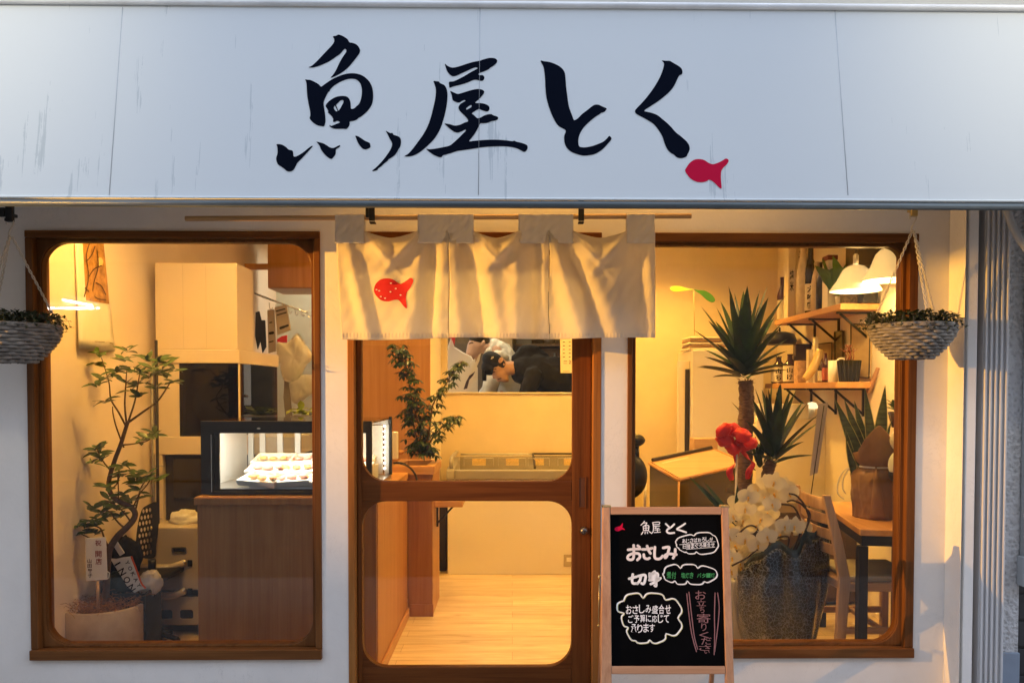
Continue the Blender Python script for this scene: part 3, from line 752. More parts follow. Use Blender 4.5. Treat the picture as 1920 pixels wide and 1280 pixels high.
# ------------------------------------------------------------------ hanging baskets
def leaf_spray(mb, c, n, rx, ry, z0, z1, L, W, seed, drop=0):
    r = random.Random(seed)
    for i in range(n):
        a = r.uniform(0, 2 * math.pi); q = math.sqrt(r.random())
        p = Vector(c) + Vector((rx * q * math.cos(a), ry * q * math.sin(a), r.uniform(z0, z1) - drop * q * q))
        d = Vector((math.cos(a) + r.uniform(-.8, .8), math.sin(a) + r.uniform(-.8, .8), r.uniform(-.5, 1)))
        mb.leaf(p, d, (0, 0, 1), L * r.uniform(.6, 1.3), W * r.uniform(.7, 1.2), .2, 2)
def basket(label, pc, py_rim, py_bot, px_half, py_hook, pyb, dark, seed):
    Yb = -.21
    rim = at(pc, py_rim, Yb); bot = at(pc, py_bot, Yb); hook = at(pc, py_hook, Yb)
    r0 = px_half * .965 * mpp(Yb); h = rim.z - bot.z
    cx, cz = rim.x, rim.z
    t = thing('hanging_basket', label, 'hanging basket', (cx, Yb, bot.z), 'wicker baskets hanging beside the windows')
    prof = lambda s: r0 * (.42 + .58 * math.sin(s * math.pi / 2) ** .85)
    # woven strands: each row is a ring that waves in and out around the stakes
    wv = MB(); rows, ns = 11, 17
    for k in range(rows):
        s = (k + .5) / rows; z = cz - h + h * s; rr = prof(s); pts = []
        for j in range(ns * 4 + 1):
            a = 2 * math.pi * j / (ns * 4)
            wob = .0058 * math.sin(ns * a + math.pi * k)
            pts.append((cx + (rr + wob) * math.cos(a), Yb + (rr + wob) * math.sin(a), z + .0012 * math.sin(7 * a + k)))
        wv.tube(pts, h / rows * .56, 6, 0, False)
    wv.build('woven_body', mt['wicker'] , t)
    stm = MB()
    for j in range(ns):
        a = 2 * math.pi * j / ns
        stm.tube([(cx + (prof(s / 6) - .001) * math.cos(a), Yb + (prof(s / 6) - .001) * math.sin(a), cz - h + h * s / 6) for s in range(7)], .003, 5)
    stm.lathe([(0, cz - h - bot.z + .002), (prof(0), .002), (prof(.3) - .008, h * .3), (prof(.9) - .008, h * .9), (0, h * .86)], (cx, Yb, bot.z), 24)
    stm.build('liner', mt['wick_d'], t)
    MB().tube([(cx + (r0 + .002) * math.cos(2 * math.pi * j / 40), Yb + (r0 + .002) * math.sin(2 * math.pi * j / 40), cz + .001) for j in range(41)], .006, 7, 0, False).build('rim', mt['wicker'], t)
    # trailing plant
    lv = MB()
    leaf_spray(lv, (cx, Yb, cz), 1700, r0 * 1.03, r0 * 1.03, .0, .052, .016, .012, seed, .014)
    r = random.Random(seed + 3)
    for k in range(46):
        stems = MB()
        a = r.uniform(0, 2 * math.pi); L = r.uniform(.03, .09)
        p = Vector((cx + r0 * .8 * math.cos(a), Yb + r0 * .8 * math.sin(a), cz + .02)); pts = [p]
        for q in range(6):
            p = p + Vector((math.cos(a + r.uniform(-.5, .5)) * L / 6, math.sin(a + r.uniform(-.5, .5)) * L / 6, .012 * (1 - q * .55) + r.uniform(-.006, .006)))
            pts.append(p); 
            for _ in range(2): lv.leaf(p, (r.uniform(-1, 1), r.uniform(-1, 1), r.uniform(-.4, 1)), (0, 0, 1), .014, .011, .2, 2)
        stems.tube(pts, .0008, 4)
        stems.build('runner', mt['wick_d'], t)
    lv.build('foliage', mt['ivy'], t)
    # three chains of twisted cord to the S hook
    for k in range(3):
        a = 2 * math.pi * k / 3 + .45
        e = Vector((cx + r0 * .98 * math.cos(a), Yb + r0 * .98 * math.sin(a), cz)); s_ = Vector((cx + .004 * math.cos(a), Yb + .004 * math.sin(a), hook.z - .055))
        m_ = MB(); n_ = 44
        for ph in (0, math.pi):
            m_.tube([s_.lerp(e, i / n_) + Vector((.0038 * math.cos(i * 1.15 + ph), .0038 * math.sin(i * 1.15 + ph), 0)) for i in range(n_ + 1)], .0021, 5)
        m_.build('chain', mt['rope'], t)
    hk = [(cx - .012, Yb, hook.z - .012), (cx - .014, Yb, hook.z + .004), (cx - .004, Yb, hook.z + .012), (cx + .010, Yb, hook.z + .004), (cx + .010, Yb, hook.z - .012), (cx - .002, Yb, hook.z - .034), (cx - .006, Yb, hook.z - .048), (cx + .002, Yb, hook.z - .058)]
    MB().tube(smooth_path(hk), .0028, 8).build('hook', mt['rope'], t)
    b_ = at(pc, pyb, Yb)
    m_ = MB().box(cx - .013, cx + .013, Yb - .008, Yb + .008, hook.z - .002, 2.12).box(cx - .011, cx + .011, Yb + .0081, Yb + .030, hook.z + .018, hook.z + .03)
    if dark: m_.box(cx - .038, cx - .018, Yb - .006, Yb + .004, hook.z + .016, hook.z + .05).box(cx - .018, cx - .0131, Yb - .006, Yb + .006, hook.z, hook.z + .012)
    br = m_.build('basket_bracket', mt['black'] if dark else mt['brass'], None, .002)
    tag(br, ('black bracket under the awning holding the left wicker basket' if dark else 'brass coloured bracket under the awning holding the right wicker basket'), 'bracket')
basket('grey wicker hanging basket with trailing green plant in front of the pendant lamps', 1710, 611, 673, 76, 405, 388, False, 11)
basket('grey wicker hanging basket with trailing dark plant cut by the left picture edge', 22, 611, 680, 82, 415, 392, True, 12)

# ------------------------------------------------------------------ chalkboard A-frame
B0 = at(1247, 952, -.30); B1 = at(1250, 1250, -.44)
BX = Vector((1, 0, 0)); BZv = (B0 - B1).normalized(); BN = BX.cross(BZv)
if BN.y > 0: BN = -BN
brd = lambda x, y, o=0: onplane(x, y, B0 + BN * o, BN)
t = thing('chalkboard_sign', 'wooden A-frame chalkboard with the handwritten menu in front of the right window', 'signboard', (B0.x, -.45, 0))
mt['oak'] = WOOD('board_frame_upright', (.36, .17, .085), (.52, .28, .15), 'z', scale=1.2)
mt['oak_h'] = WOOD('board_frame_level', (.36, .17, .085), (.52, .28, .15), 'x', scale=1.2)
mt['slate'] = M('chalkboard_black', (.0022, .0022, .0025), .8, var=.4, scale=5, spec=.04)
def slab(mb, pts, o0, o1):
    n = [brd(x, y, o1) for x, y in pts]; f_ = [p - BN * (o1 - o0) for p in n]; k = len(pts)
    mb.add(n + f_, [tuple(range(k)), tuple(range(2 * k - 1, k - 1, -1))] + [(i, (i + 1) % k, k + (i + 1) % k, k + i) for i in range(k)])
    return mb
def ext(pxa, pxb, py):   # a point of the board plane further down, for legs reaching the ground
    return pxa + (pxb - pxa) * (py - 950) / 300.0
zgy = 1478
slab(MB(), [(1130, 950), (1144, 950), (ext(1144, 1147, zgy), zgy), (ext(1130, 1127, zgy), zgy)], -.012, .012).build('frame_post', mt['oak'], t, .003)
slab(MB(), [(1353, 950), (1366, 950), (ext(1366, 1376, zgy), zgy), (ext(1353, 1361, zgy), zgy)], -.012, .012).build('frame_post', mt['oak'], t, .003)
slab(MB(), [(1144.3, 949.6), (1352.7, 949.6), (1353.0, 964), (1144.3, 964)], -.011, .011).build('frame_rail', mt['oak_h'], t, .003)
slab(MB(), [(1147, 1248), (1360.5, 1248), (1361, 1263), (1147, 1263)], -.011, .011).build('frame_rail', mt['oak_h'], t, .003)
slab(MB(), [(1142, 962), (1355, 962), (1363, 1250), (1146, 1250)], -.006, .002).build('writing_board', mt['slate'], t)
# rear legs, hinged at the top
for xx in (1137, 1360):
    a = brd(xx, 953, -.02); MB().tube([a, (a.x, -.055, .0)], .011, 4).build('rear_leg', mt['oak'], t)
for xx in (1137, 1359): a = brd(xx, 949, 0); MB().box(a.x - .016, a.x + .016, a.y - .012, a.y + .02, a.z - .004, a.z + .004).build('hinge', mt['brass'], t, .001)
a, b = at(1124, 1081, -.33), at(1122, 1172, -.36)
MB().ball(a, .006).tube([a, b], .0017, 6).ball(b, .004).build('stay', mt['brass'], t)
o1 = .0030
wp = lambda x, y: brd(x, y, o1)
def ch(x, y): return (1130 + x / 7.53, 940 + y / 7.53)
def ch2(x, y): return (1130 + x / 6.737, 1090 + y / 6.737)
mt['chalk'] = M('white_chalk_marker', (.90, .88, .85), .8, var=.08, scale=60)
mt['chalk_p'] = M('pale_pink_chalk', (.86, .77, .72), .8, var=.1, scale=60)
mt['chalk_g'] = M('green_chalk', (.05, .30, .09), .8, var=.25, scale=80)
mt['chalk_y'] = M('yellow_chalk', (.66, .64, .30), .8, var=.15, scale=60)
mt['chalk_r'] = M('brown_pink_chalk', (.28, .13, .13), .8, var=.15, scale=60)
def strokes(name, mat, lst, conv, wd):
    m_ = MB()
    for s_ in lst:
        ww = wd; pts = s_
        if isinstance(s_, tuple): ww, pts = s_
        stroke(m_, [conv(*p) for p in pts], ww, wp)
    return m_.build(name, mat, t, clean=False)
# shop name, heading words: strokes as written
strokes('board_title', mt['chalk'], [
    (3.2, [(890, 312), (925, 345), (950, 372)]), (3.6, [(1010, 318), (960, 365), (915, 392), (908, 425), (945, 444), (1010, 438)]),
    (3.4, [(1165, 308), (1110, 345), (1048, 385), (1100, 405), (1178, 432)]),
    # fish character
    (1.8, [(590, 275), (572, 300), (540, 330)]), (1.8, [(580, 300), (622, 298), (612, 320), (590, 338)]), (1.8, [(572, 345), (578, 408)]), (1.8, [(575, 345), (648, 338), (645, 408)]), (1.6, [(578, 372), (645, 368)]), (1.6, [(610, 340), (612, 405)]), (1.8, [(580, 406), (648, 402)]),
    (1.9, [(570, 425), (548, 460)]), (1.8, [(600, 425), (598, 450)]), (1.8, [(628, 424), (634, 446)]), (1.9, [(655, 420), (686, 442)]),
    # shop character
    (1.7, [(705, 295), (800, 288), (796, 322)]), (1.6, [(712, 325), (796, 320)]), (1.8, [(708, 296), (718, 360), (712, 420), (690, 448)]), (1.5, [(730, 348), (806, 342)]), (1.5, [(765, 346), (738, 378), (795, 372)]), (1.5, [(735, 400), (808, 394)]), (1.5, [(772, 378), (774, 430)]), (1.6, [(728, 434), (815, 428)])], ch, 2)
strokes('board_heading', mt['chalk_p'], [
    [(360, 678), (445, 668), (530, 665)], [(438, 615), (440, 700), (432, 800), (385, 818), (352, 795), (370, 755), (440, 728), (510, 735), (525, 780), (490, 820)], (4.6, [(495, 620), (520, 640)]),
    [(562, 672), (640, 668), (698, 655)], [(628, 625), (650, 690), (675, 728)], [(580, 745), (590, 790), (630, 806), (660, 795)],
    [(738, 640), (732, 720), (738, 790), (780, 808), (820, 795), (845, 765)],
    [(855, 650), (935, 640), (930, 690), (905, 770), (882, 790), (878, 760), (930, 735), (1040, 745)], [(1025, 670), (1020, 740), (995, 795)]], ch, 5.0)
strokes('board_subheading', mt['chalk'], [
    [(375, 1085), (430, 1070), (478, 1058)], [(425, 1025), (415, 1110), (430, 1150), (478, 1152)], [(500, 1050), (600, 1035), (595, 1120), (575, 1158), (550, 1150)], [(540, 1055), (525, 1110), (490, 1155)],
    [(735, 985), (700, 1010)], (5.6, [(665, 1015), (672, 1100)]), (5, [(665, 1022), (772, 1012), (770, 1090)]), (4.4, [(670, 1045), (770, 1040)]), (4.4, [(670, 1072), (770, 1066)]), (5, [(660, 1105), (730, 1100), (815, 1080)]), (5, [(800, 1092), (745, 1130), (680, 1160)]), (5, [(752, 1105), (755, 1185), (735, 1182)])], ch, 5.0)
# balloons around the text, drawn twice over
def balloon(name, pts, mat, mat2, conv, w1, w2, dx):
    m_ = MB()
    stroke(m_, [conv(*p) for p in pts] + [conv(*pts[0])], w1, wp, 0, 8)
    stroke(m_, [conv(p[0] + dx * math.sin(i * 1.7), p[1] + dx * (.8 + .6 * math.cos(i))) for i, p in enumerate(pts)], w2, lambda x, y: brd(x, y, o1 + .0004), 1, 8)
    return m_.build(name, [mat, mat2], t, clean=False)
def scallop(c):   # cusps joined by arcs bulging outward
    out = []; cx = sum(p[0] for p in c) / len(c); cy = sum(p[1] for p in c) / len(c)
    for i, (x, y, b) in enumerate(c):
        x2, y2, _ = c[(i + 1) % len(c)]
        nx, ny = (y2 - y), -(x2 - x); L = math.hypot(nx, ny); nx /= L; ny /= L
        if nx * ((x + x2) / 2 - cx) + ny * ((y + y2) / 2 - cy) < 0: nx, ny = -nx, -ny
        for k in range(10):
            s = k / 10; h = b * (1 - (2 * s - 1) ** 4) ** .9
            out.append((x + (x2 - x) * s + nx * h, y + (y2 - y) * s + ny * h))
    return out
def balloon2(name, cusps, mat, mat2, conv, w1, w2, dx):
    m_ = MB(); P = scallop(cusps)
    stroke(m_, [conv(*p) for p in P] + [conv(*P[0])], w1, wp, 0, 2)
    stroke(m_, [conv(p[0] + dx, p[1] + dx * .9) for p in P], w2, lambda x, y: brd(x, y, o1 + .0004), 1, 2)
    return m_.build(name, [mat, mat2], t, clean=False)
balloon2('small_balloon', [(1035, 548, 34), (1285, 478, 42), (1552, 470, 40), (1610, 660, 50), (1320, 705, 26), (1180, 708, 18), (1072, 650, 14), (1045, 600, 10)], mt['chalk'], mt['chalk'], ch, 1.6, .7, 8)
balloon2('wide_balloon', [(868, 1010, 80), (1100, 942, 55), (1345, 940, 60), (1620, 1025, 40), (1440, 1130, 45), (1200, 1120, 48), (1025, 1120, 42), (868, 1050, 14)], mt['chalk'], mt['chalk'], ch, 1.8, .8, -9)
balloon2('big_balloon', [(265, 240, 75), (510, 205, 72), (795, 228, 110), (950, 455, 115), (800, 655, 70), (592, 735, 34), (415, 745, 45), (320, 575, 50), (270, 398, 85)], mt['chalk'], mt['chalk_y'], ch2, 2.8, 1.1, 9)
m_ = MB()
for body, x0, y0, x1, y1 in (('おさしみ盛合せ', 290, 292, 868, 400), ('ご予算に応じて', 318, 418, 845, 512), ('承ります', 355, 532, 665, 640)):
    n_ = len(body)
    for i, c in enumerate(body):
        a = ch2(x0 + (x1 - x0) * (i + .04) / n_, y0 + 6 * math.sin(i * 2.1)); b = ch2(x0 + (x1 - x0) * (i + .93) / n_, y1 + 7 * math.sin(i * 1.3 + 1))
        text_box(m_, c, a[0], a[1], b[0], b[1], wp, .012, .05 * math.sin(i * 1.9), 0, 0)
m_.build('balloon_lettering', mt['chalk'], t, clean=False)
m_ = MB()
for body, x0, y0, x1, y1 in (('あじさばおろしが', 1120, 525, 1560, 585), ('日替まぐろ盛合せ', 1130, 600, 1585, 662)):
    n_ = len(body)
    for i, c in enumerate(body):
        a = ch(x0 + (x1 - x0) * (i + .05) / n_, y0 - i * 4 + 5 * math.sin(i * 2)); b = ch(x0 + (x1 - x0) * (i + .92) / n_, y1 - i * 4 + 6 * math.sin(i))
        text_box(m_, c, a[0], a[1], b[0], b[1], wp, .01)
stroke(m_, [ch(1085, 605), ch(1590, 562)], .8, wp); stroke(m_, [ch(1180, 672), ch(1585, 640)], .8, wp)
m_.build('small_lettering', mt['chalk'], t, clean=False)
m_ = MB()
for body, x0, y0, x1, y1 in (('煮付', 900, 985, 1040, 1082), ('塩焼き', 1105, 1000, 1285, 1075), ('バター焼', 1330, 1008, 1590, 1068)):
    n_ = len(body)
    for i, c in enumerate(body):
        a = ch(x0 + (x1 - x0) * (i + .05) / n_, y0 + 4 * math.sin(i * 2)); b = ch(x0 + (x1 - x0) * (i + .95) / n_, y1 + 5 * math.sin(i))
        text_box(m_, c, a[0], a[1], b[0], b[1], wp, .012)
m_.build('green_lettering', mt['chalk_g'], t, clean=False)
m_ = MB()
for c, x0, y0, x1, y1 in (('お', 1170, 110, 1305, 222), ('立', 1185, 232, 1305, 305), ('ち', 1225, 310, 1285, 392), ('寄', 1190, 402, 1360, 520), ('り', 1245, 522, 1310, 620), ('く', 1220, 632, 1345, 712), ('だ', 1245, 702, 1375, 792), ('さ', 1215, 798, 1370, 868), ('い', 1285, 862, 1350, 905)):
    a, b = ch2(x0, y0), ch2(x1, y1); text_box(m_, c, a[0], a[1], b[0], b[1], wp, .0)
for p in ([(1062, 150), (1098, 480), (1130, 680), (1185, 882)], [(1090, 130), (1130, 480), (1160, 700), (1200, 850)], [(1420, 140), (1412, 420), (1415, 640), (1408, 920)], [(1452, 140), (1472, 320), (1455, 560), (1415, 880)]):
    stroke(m_, [ch2(*q) for q in p], 1.8, wp)
m_.build('upright_lettering', mt['chalk_r'], t, clean=False)
m_ = MB(); lay([sm2([ch(*p) for p in [(168, 385), (185, 362), (215, 350), (245, 345), (268, 318), (282, 300), (284, 340), (276, 358), (318, 395), (280, 392), (262, 395), (235, 412), (198, 415), (175, 402)]])], wp, m_)
m_.build('fish_drawing', mt['redp'], t, clean=False)


t = thing('added_soffit_light', 'unseen slim warm batten light added under the awning above the doorway', 'light', (.15, -.06, 2.28))  # unseen light added to warm the wall top under the awning
box('housing', -.65, 1.15, -.085, -.035, 2.30, 2.33, mt['white'], t, .003)
box('diffuser', -.64, 1.14, -.080, -.040, 2.2895, 2.2995, EMIT('added_soffit_glow', (1, .55, .15), .6), t, .002)
from mathutils import noise as mn
def lump(c, rx, ry, rz, seed, amp=.18, fr=2.2, n=26, m=16, crease=0):
    """a crumpled soft shape as a mesh builder"""
    mb = MB(); c = Vector(c); vs = []
    for i in range(m + 1):
        th = math.pi * i / m
        for k in range(n):
            a = 2 * math.pi * k / n
            d = Vector((math.sin(th) * math.cos(a), math.sin(th) * math.sin(a), -math.cos(th)))
            q = 1 + amp * mn.noise(d * fr + Vector((seed * 3.7, seed, 0))) + amp * .5 * mn.noise(d * fr * 2.3 + Vector((seed, 0, seed)))
            if crease: q -= crease * abs(mn.noise(d * fr * 1.9 + Vector((0, seed * 2.1, 0))))
            vs.append(c + Vector((d.x * rx, d.y * ry, d.z * rz)) * q)
    fs = [(i * n + k, i * n + (k + 1) % n, (i + 1) * n + (k + 1) % n, (i + 1) * n + k) for i in range(m) for k in range(n)]
    mb.add(vs, fs, 0, True)
    return mb
# ------------------------------------------------------------------ the shop's room
YB = 3.05
XL, XR = -1.975, at(1457, 600, YB).x
struct(MB().box(XL - .1, XR + .1, .13, 5.1, -.08, 0).build('floor', mt['floor']))
struct(MB().box(XL - .1, XR + .1, .131, 5.1, 2.5, 2.58).build('ceiling', mt['ceil']))
tag(MB().box(XL - .1, XL, .131, 5.1, 0, 2.5).build('side_wall', mt['inner_pink']), 'pale side wall of the shop behind the potted tree, with the calendar on it', 'wall')
tag(MB().box(XR, XR + .1, .131, 5.1, 0, 2.5).build('side_wall', mt['inner']), 'warm white side wall of the shop carrying the two bottle shelves', 'wall')
bx0, bx1 = at(806, 700, YB).x, at(1128, 700, YB).x
ox0 = at(838, 700, YB).x
sz = at(960, 738, YB).z
bw = extrude2d(MB(), [[(bx0, 0), (XR, 0), (XR, 2.5), (bx0, 2.5)], hole(ox0, bx1, sz, 2.06)], YB, YB + .1).build('kitchen_wall', mt['plasterboard'])
tag(bw, 'warm plastered back wall with the opening to the kitchen above the freezer', 'wall')
MB().box(ox0, bx1, YB - .012, YB + .112, sz + .0005, sz + .012).build('opening_sill', mt['cream'], bw, .003)
wx0, wx1 = at(640, 700, 2.2).x, at(806, 700, 2.2).x
wp_ = MB().box(wx0, wx1, 2.2, 2.24, 0, 2.498).build('partition_panel', mt['panel'])
tag(wp_, 'orange brown wooden partition panel behind the bushy plant on the counter', 'partition')
box('edge_return', wx1 - .02, wx1 - .0005, 2.241, YB - .0005, 0, 2.498, mt['inner'], wp_, 0)

def lamp(name, kind, loc, energy, col=(1, .72, .33), size=.05, rot=None, **kw):
    l = bpy.data.lights.new(name, kind); l.energy = energy; l.color = col
    if kind == 'POINT' or kind == 'SPOT': l.shadow_soft_size = size
    if kind == 'AREA': l.size = size
    for k_, v_ in kw.items(): setattr(l, k_, v_)
    o = bpy.data.objects.new(name, l); COL.objects.link(o); o.location = loc
    if rot: o.rotation_euler = rot
    return o
WARM = (1, .505, .072)
mt['glow'] = EMIT('lit_diffuser', (1, .74, .38), 6)
DL = [(-1.50, .24, 15), (-1.30, .75, 3), (-1.05, 2.35, 6), (-.62, 1.65, 6), (-.20, .95, 12), (.42, 1.25, 12), (.15, 2.35, 14), (1.10, .60, 15), (1.10, 2.40, 21)]
for x, y, e in DL:
    f_ = MB().lathe([(.062, 0), (.062, -.012), (.048, -.012), (.045, -.004), (0, -.004)], (x, y, 2.4995), 24)
    o = f_.build('ceiling_downlight', mt['white'])
    tag(o, 'white round downlight in the shop ceiling', 'ceiling light', 'downlights in the shop ceiling')
    MB().lathe([(.044, -.0052), (0, -.0052)], (x, y, 2.4995), 24).build('diffuser', mt['glow'], o)
    lamp('downlight', 'SPOT', (x, y, 2.44), e, WARM, .05, spot_size=R(140), spot_blend=.9)

def aim(o, tgt): o.rotation_euler = (Vector(o.location) - Vector(tgt)).to_track_quat('Z', 'Y').to_euler()
SP = [((.05, 1.25, 2.40), (-.08, -.13, 1.60), 16, 46), ((-.15, 1.35, 2.40), (1.45, .5, .75), 14, 34)]  # spotlights added to light the curtain from behind and brighten the right window
for p, q, e, an in SP:
    tt_ = thing('added_spot', 'small white spotlight added under the shop ceiling ' + ('turned to the doorway curtain' if q[0] < 0 else 'turned to the right window'), 'spotlight', p)
    d_ = (Vector(q) - Vector(p)).normalized(); P_ = Vector(p)
    MB().tube([P_ - d_ * .09, P_ - d_ * .012], .032, 16).build('lamp_head', mt['white'], tt_)
    MB().tube([P_ - d_ * .05, (P_.x - d_.x * .05, P_.y - d_.y * .05, 2.4995)], .008, 8).build('arm', mt['white'], tt_)
    l_ = lamp('added_spot_beam', 'SPOT', p, e, (1, .58, .15), .07, spot_size=R(an), spot_blend=.35); aim(l_, q)
# added unseen lamp rakes warm light along the front; hood spares the awning
LP_ = Vector((-4.5, -1.45, 1.93)); LT_ = Vector((1.7, 0, 1.62))
tt_ = thing('added_hooded_lamp', 'unseen hooded warm lamp on a post, added on the pavement left of the shop', 'added lamp', (LP_.x, LP_.y, 0))
d_ = (LT_ - LP_); d_.z = 0; d_.normalize(); n_ = Vector((-d_.y, d_.x, 0))
MB().tube([(LP_.x - .2 * d_.x, LP_.y - .2 * d_.y, 0), (LP_.x - .2 * d_.x, LP_.y - .2 * d_.y, 1.93)], .03, 12).build('post', mt['blackm'], tt_)
v_ = []
for h_ in (0, .01):
    for a_, b_, z_ in ((-.25, -.3, .06), (.6, -.3, -.012), (.6, .3, -.012), (-.25, .3, .06)): v_.append(LP_ + d_ * a_ + n_ * b_ + Vector((0, 0, z_ + h_)))
MB().add(v_, [(0, 1, 2, 3), (7, 6, 5, 4), (0, 4, 5, 1), (1, 5, 6, 2), (2, 6, 7, 3), (3, 7, 4, 0)]).build('hood', mt['blackm'], tt_)
MB().tube([LP_ - d_ * .25, LP_ - d_ * .02], .05, 14).build('lamp_head', mt['blackm'], tt_)
l_ = lamp('added_raking_beam', 'SPOT', LP_, 430, (1, .47, .06), .006, spot_size=R(38), spot_blend=1.0); aim(l_, LT_)
lp_ = MB().box(-2.75, -2.45, -.60, -.001, 0, 2.6).build('beam_blocking_pier', mt['wall']); tag(lp_, 'unseen white pier added left of the shop front to block the lamp beam', 'pillar')  # unseen pier added to keep the lamp beam off the wall's left end
lamp('added_soffit_beam', 'AREA', (.25, -.06, 2.285), 1.3, (1, .50, .10), 1.7, (0, 0, 0), shape='RECTANGLE', size_y=.03)
# two unseen sign lamps added over the awning to brighten its upper corners
for sx_, nm_ in ((-1, 'left'), (1, 'right')):
    p_ = Vector((sx_ * 2.15, -1.75, 3.35))
    tt_ = thing('added_sign_lamp', 'small unseen sign lamp added on an arm over the ' + nm_ + ' end of the awning', 'sign lamp', (p_.x, .02, p_.z))
    MB().tube(smooth_path([(p_.x, .019, 3.30), (p_.x, -.9, 3.55), (p_.x, -1.73, 3.40)]), .012, 8).build('arm', mt['blackm'], tt_)
    MB().lathe([(.07, -.03), (.06, .03), (.02, .06), (0, .06)], p_, 18).build('shade', mt['blackm'], tt_)
    l_ = lamp('added_sign_beam', 'SPOT', p_ + Vector((0, .02, -.035)), 17, (1, .87, .62), .06, spot_size=R(75), spot_blend=1.0); aim(l_, (sx_ * 2.0, -.5, 2.62))

# ------------------------------------------------------------------ left window: calendar on the side wall
t = thing('wall_calendar', 'tall calendar with a brown branch-and-moon print on the pale side wall', 'calendar', atx(170, 655, XL))
def cal(px, py, o=.006): return atx(px, py, XL + o)
MB().grid(lambda u, v: cal(140 + 8 * v + (54 + 14 * v) * u, 448 + (205 + 6 * u) * v, .006 + .012 * v * v + .004 * math.sin(u * 5)), 8, 10).build('sheet', mt['paper'], t, solid=.001)
MB().grid(lambda u, v: cal(150 + 6 * v + (44 + 5 * v) * u, 450 + (112 + 8 * u) * v, .0085 + .012 * (v * .55) ** 2 + .004 * math.sin(u * 5)), 6, 6).build('print', M('ochre_print', (.42, .22, .06), .7, var=.35, scale=30), t)
m_ = MB(); cpl = lambda x, y: cal(x, y, .0145)
for s_ in ([(158, 556), (166, 520), (162, 480), (168, 456)], [(172, 562), (176, 530), (184, 500), (182, 470)], [(160, 540), (172, 552), (184, 560), (198, 562)], [(166, 520), (176, 505), (190, 498)], [(162, 490), (172, 478), (178, 462)], [(180, 530), (190, 536), (198, 552)]):
    stroke(m_, s_, 2.2, cpl)
m_.build('branch_print', M('print_ink', (.10, .045, .015), .7), t, clean=False)
m_ = MB(); m_.add([cal(188 + 5.5 * math.cos(k * .42), 491 + 8.5 * math.sin(k * .42), .0142) for k in range(15)], [tuple(range(15))]); m_.build('moon_print', M('moon_ink', (.85, .60, .25), .7), t, clean=False)
m_ = MB(); stroke(m_, [(178, 640), (196, 641)], 1.0, lambda x, y: cal(x, y, .021)); m_.build('fine_print', M('fine_ink2', (.2, .15, .1), .7), t, clean=False); m_ = MB(); stroke(m_, [(206, 643), (212, 644)], 1.4, lambda x, y: cal(x, y, .022)); m_.build('fine_print', M('fine_ink', (.2, .15, .1), .7), t, clean=False)
# wall edge trim and the pipe
pp = at(286, 700, 1.08)
t = thing('standpipe', 'dark upright pipe with a pale twin running down beside the grill booth', 'pipe', (pp.x, 1.08, .4))
MB().tube([(pp.x + .012, 1.10, .35), (pp.x + .012, 1.10, 1.55)], .008, 8).build('dark_pipe', mt['dark'], t)
MB().tube([(pp.x - .006, 1.085, .35), (pp.x - .006, 1.085, 1.50)], .006, 8).build('pale_pipe', mt['grey'], t)

# ------------------------------------------------------------------ grill booth with its extraction hood
YH = 1.17
t = thing('grill_booth', 'beige grill booth with a boxy extraction hood and smoked glass sides', 'extraction hood', (at(370, 800, YH).x, YH, 0))
A = lambda x, y, Y=YH: at(x, y, Y)
hx0, hx1 = A(291, 600).x, A(445, 600).x
hz0, hz1 = A(370, 655).z, A(370, 493).z
box('hood_box', hx0, hx1, YH, YH + .27, hz0, hz1, mt['hood'], t, .004)
for fx_ in (.34, .62): box('panel_seam', hx0 + (hx1 - hx0) * fx_, hx0 + (hx1 - hx0) * fx_ + .0012, YH - .0008, YH - .0002, hz0 + .01, hz1 - .01, mt['greyp'], t, 0)
sx0, sx1_ = A(296, 670).x, A(450, 670).x
sz0 = A(400, 681).z
box('hood_skirt', sx0, sx1_, YH - .006, YH + .72, sz0, hz0 - .0005, mt['hood'], t, .004)
gz0 = A(400, 818).z
gx0 = A(336, 750).x
box('side_panel', sx0, gx0, YH, YH + .03, gz0, sz0 - .001, mt['hood'], t, .003)
box('front_glass', gx0 + .001, sx1_ - .012, YH + .004, YH + .010, gz0 + .001, sz0 - .001, mt['smoke'], t, 0)
box('corner_bead', sx1_ - .011, sx1_ - .003, YH, YH + .010, gz0 + .001, sz0 - .001, mt['cream'], t, 0)
box('side_glass', sx1_ - .010, sx1_ - .004, YH + .012, YH + .70, gz0 + .001, sz0 - .001, mt['amber'], t, 0)
box('back_panel', sx0 + .01, sx1_ - .02, YH + .66, YH + .69, gz0 + .001, sz0 - .001, mt['booth'], t, 0)
box('inner_panel', gx0 + .002, gx0 + .02, YH + .04, YH + .655, gz0 + .001, sz0 - .001, mt['booth'], t, 0)
bz0 = A(330, 852).z
box('base_rail', A(284, 830).x, A(560, 830).x, YH - .004, YH + .70, bz0, gz0, mt['hood'], t, .004)
box('post', A(290, 900).x, A(305, 900).x, YH, YH + .05, 0, bz0 - .0005, mt['hood'], t, .003)
box('oven_body', A(306, 900).x, A(545, 900).x, YH + .03, YH + .68, .05, bz0 - .0005, mt['dark'], t, .003)
od = MB().box(A(322, 900).x, A(400, 900).x, YH + .018, YH + .0295, A(330, 935).z, A(330, 860).z)
od.build('oven_door', M('oven_glass', (.02, .014, .01), .15, spec=.7), t, .004)
for yy in (873, 896): MB().tube([A(308, yy, YH - .03), A(289, yy, YH - .03), A(289, yy, YH)], .004, 6).build('hook_bar', mt['steel'], t)
MB().tube([A(286, 972, YH - .02), A(302, 972, YH - .02)], .005, 6).build('hook_bar', mt['steel'], t)
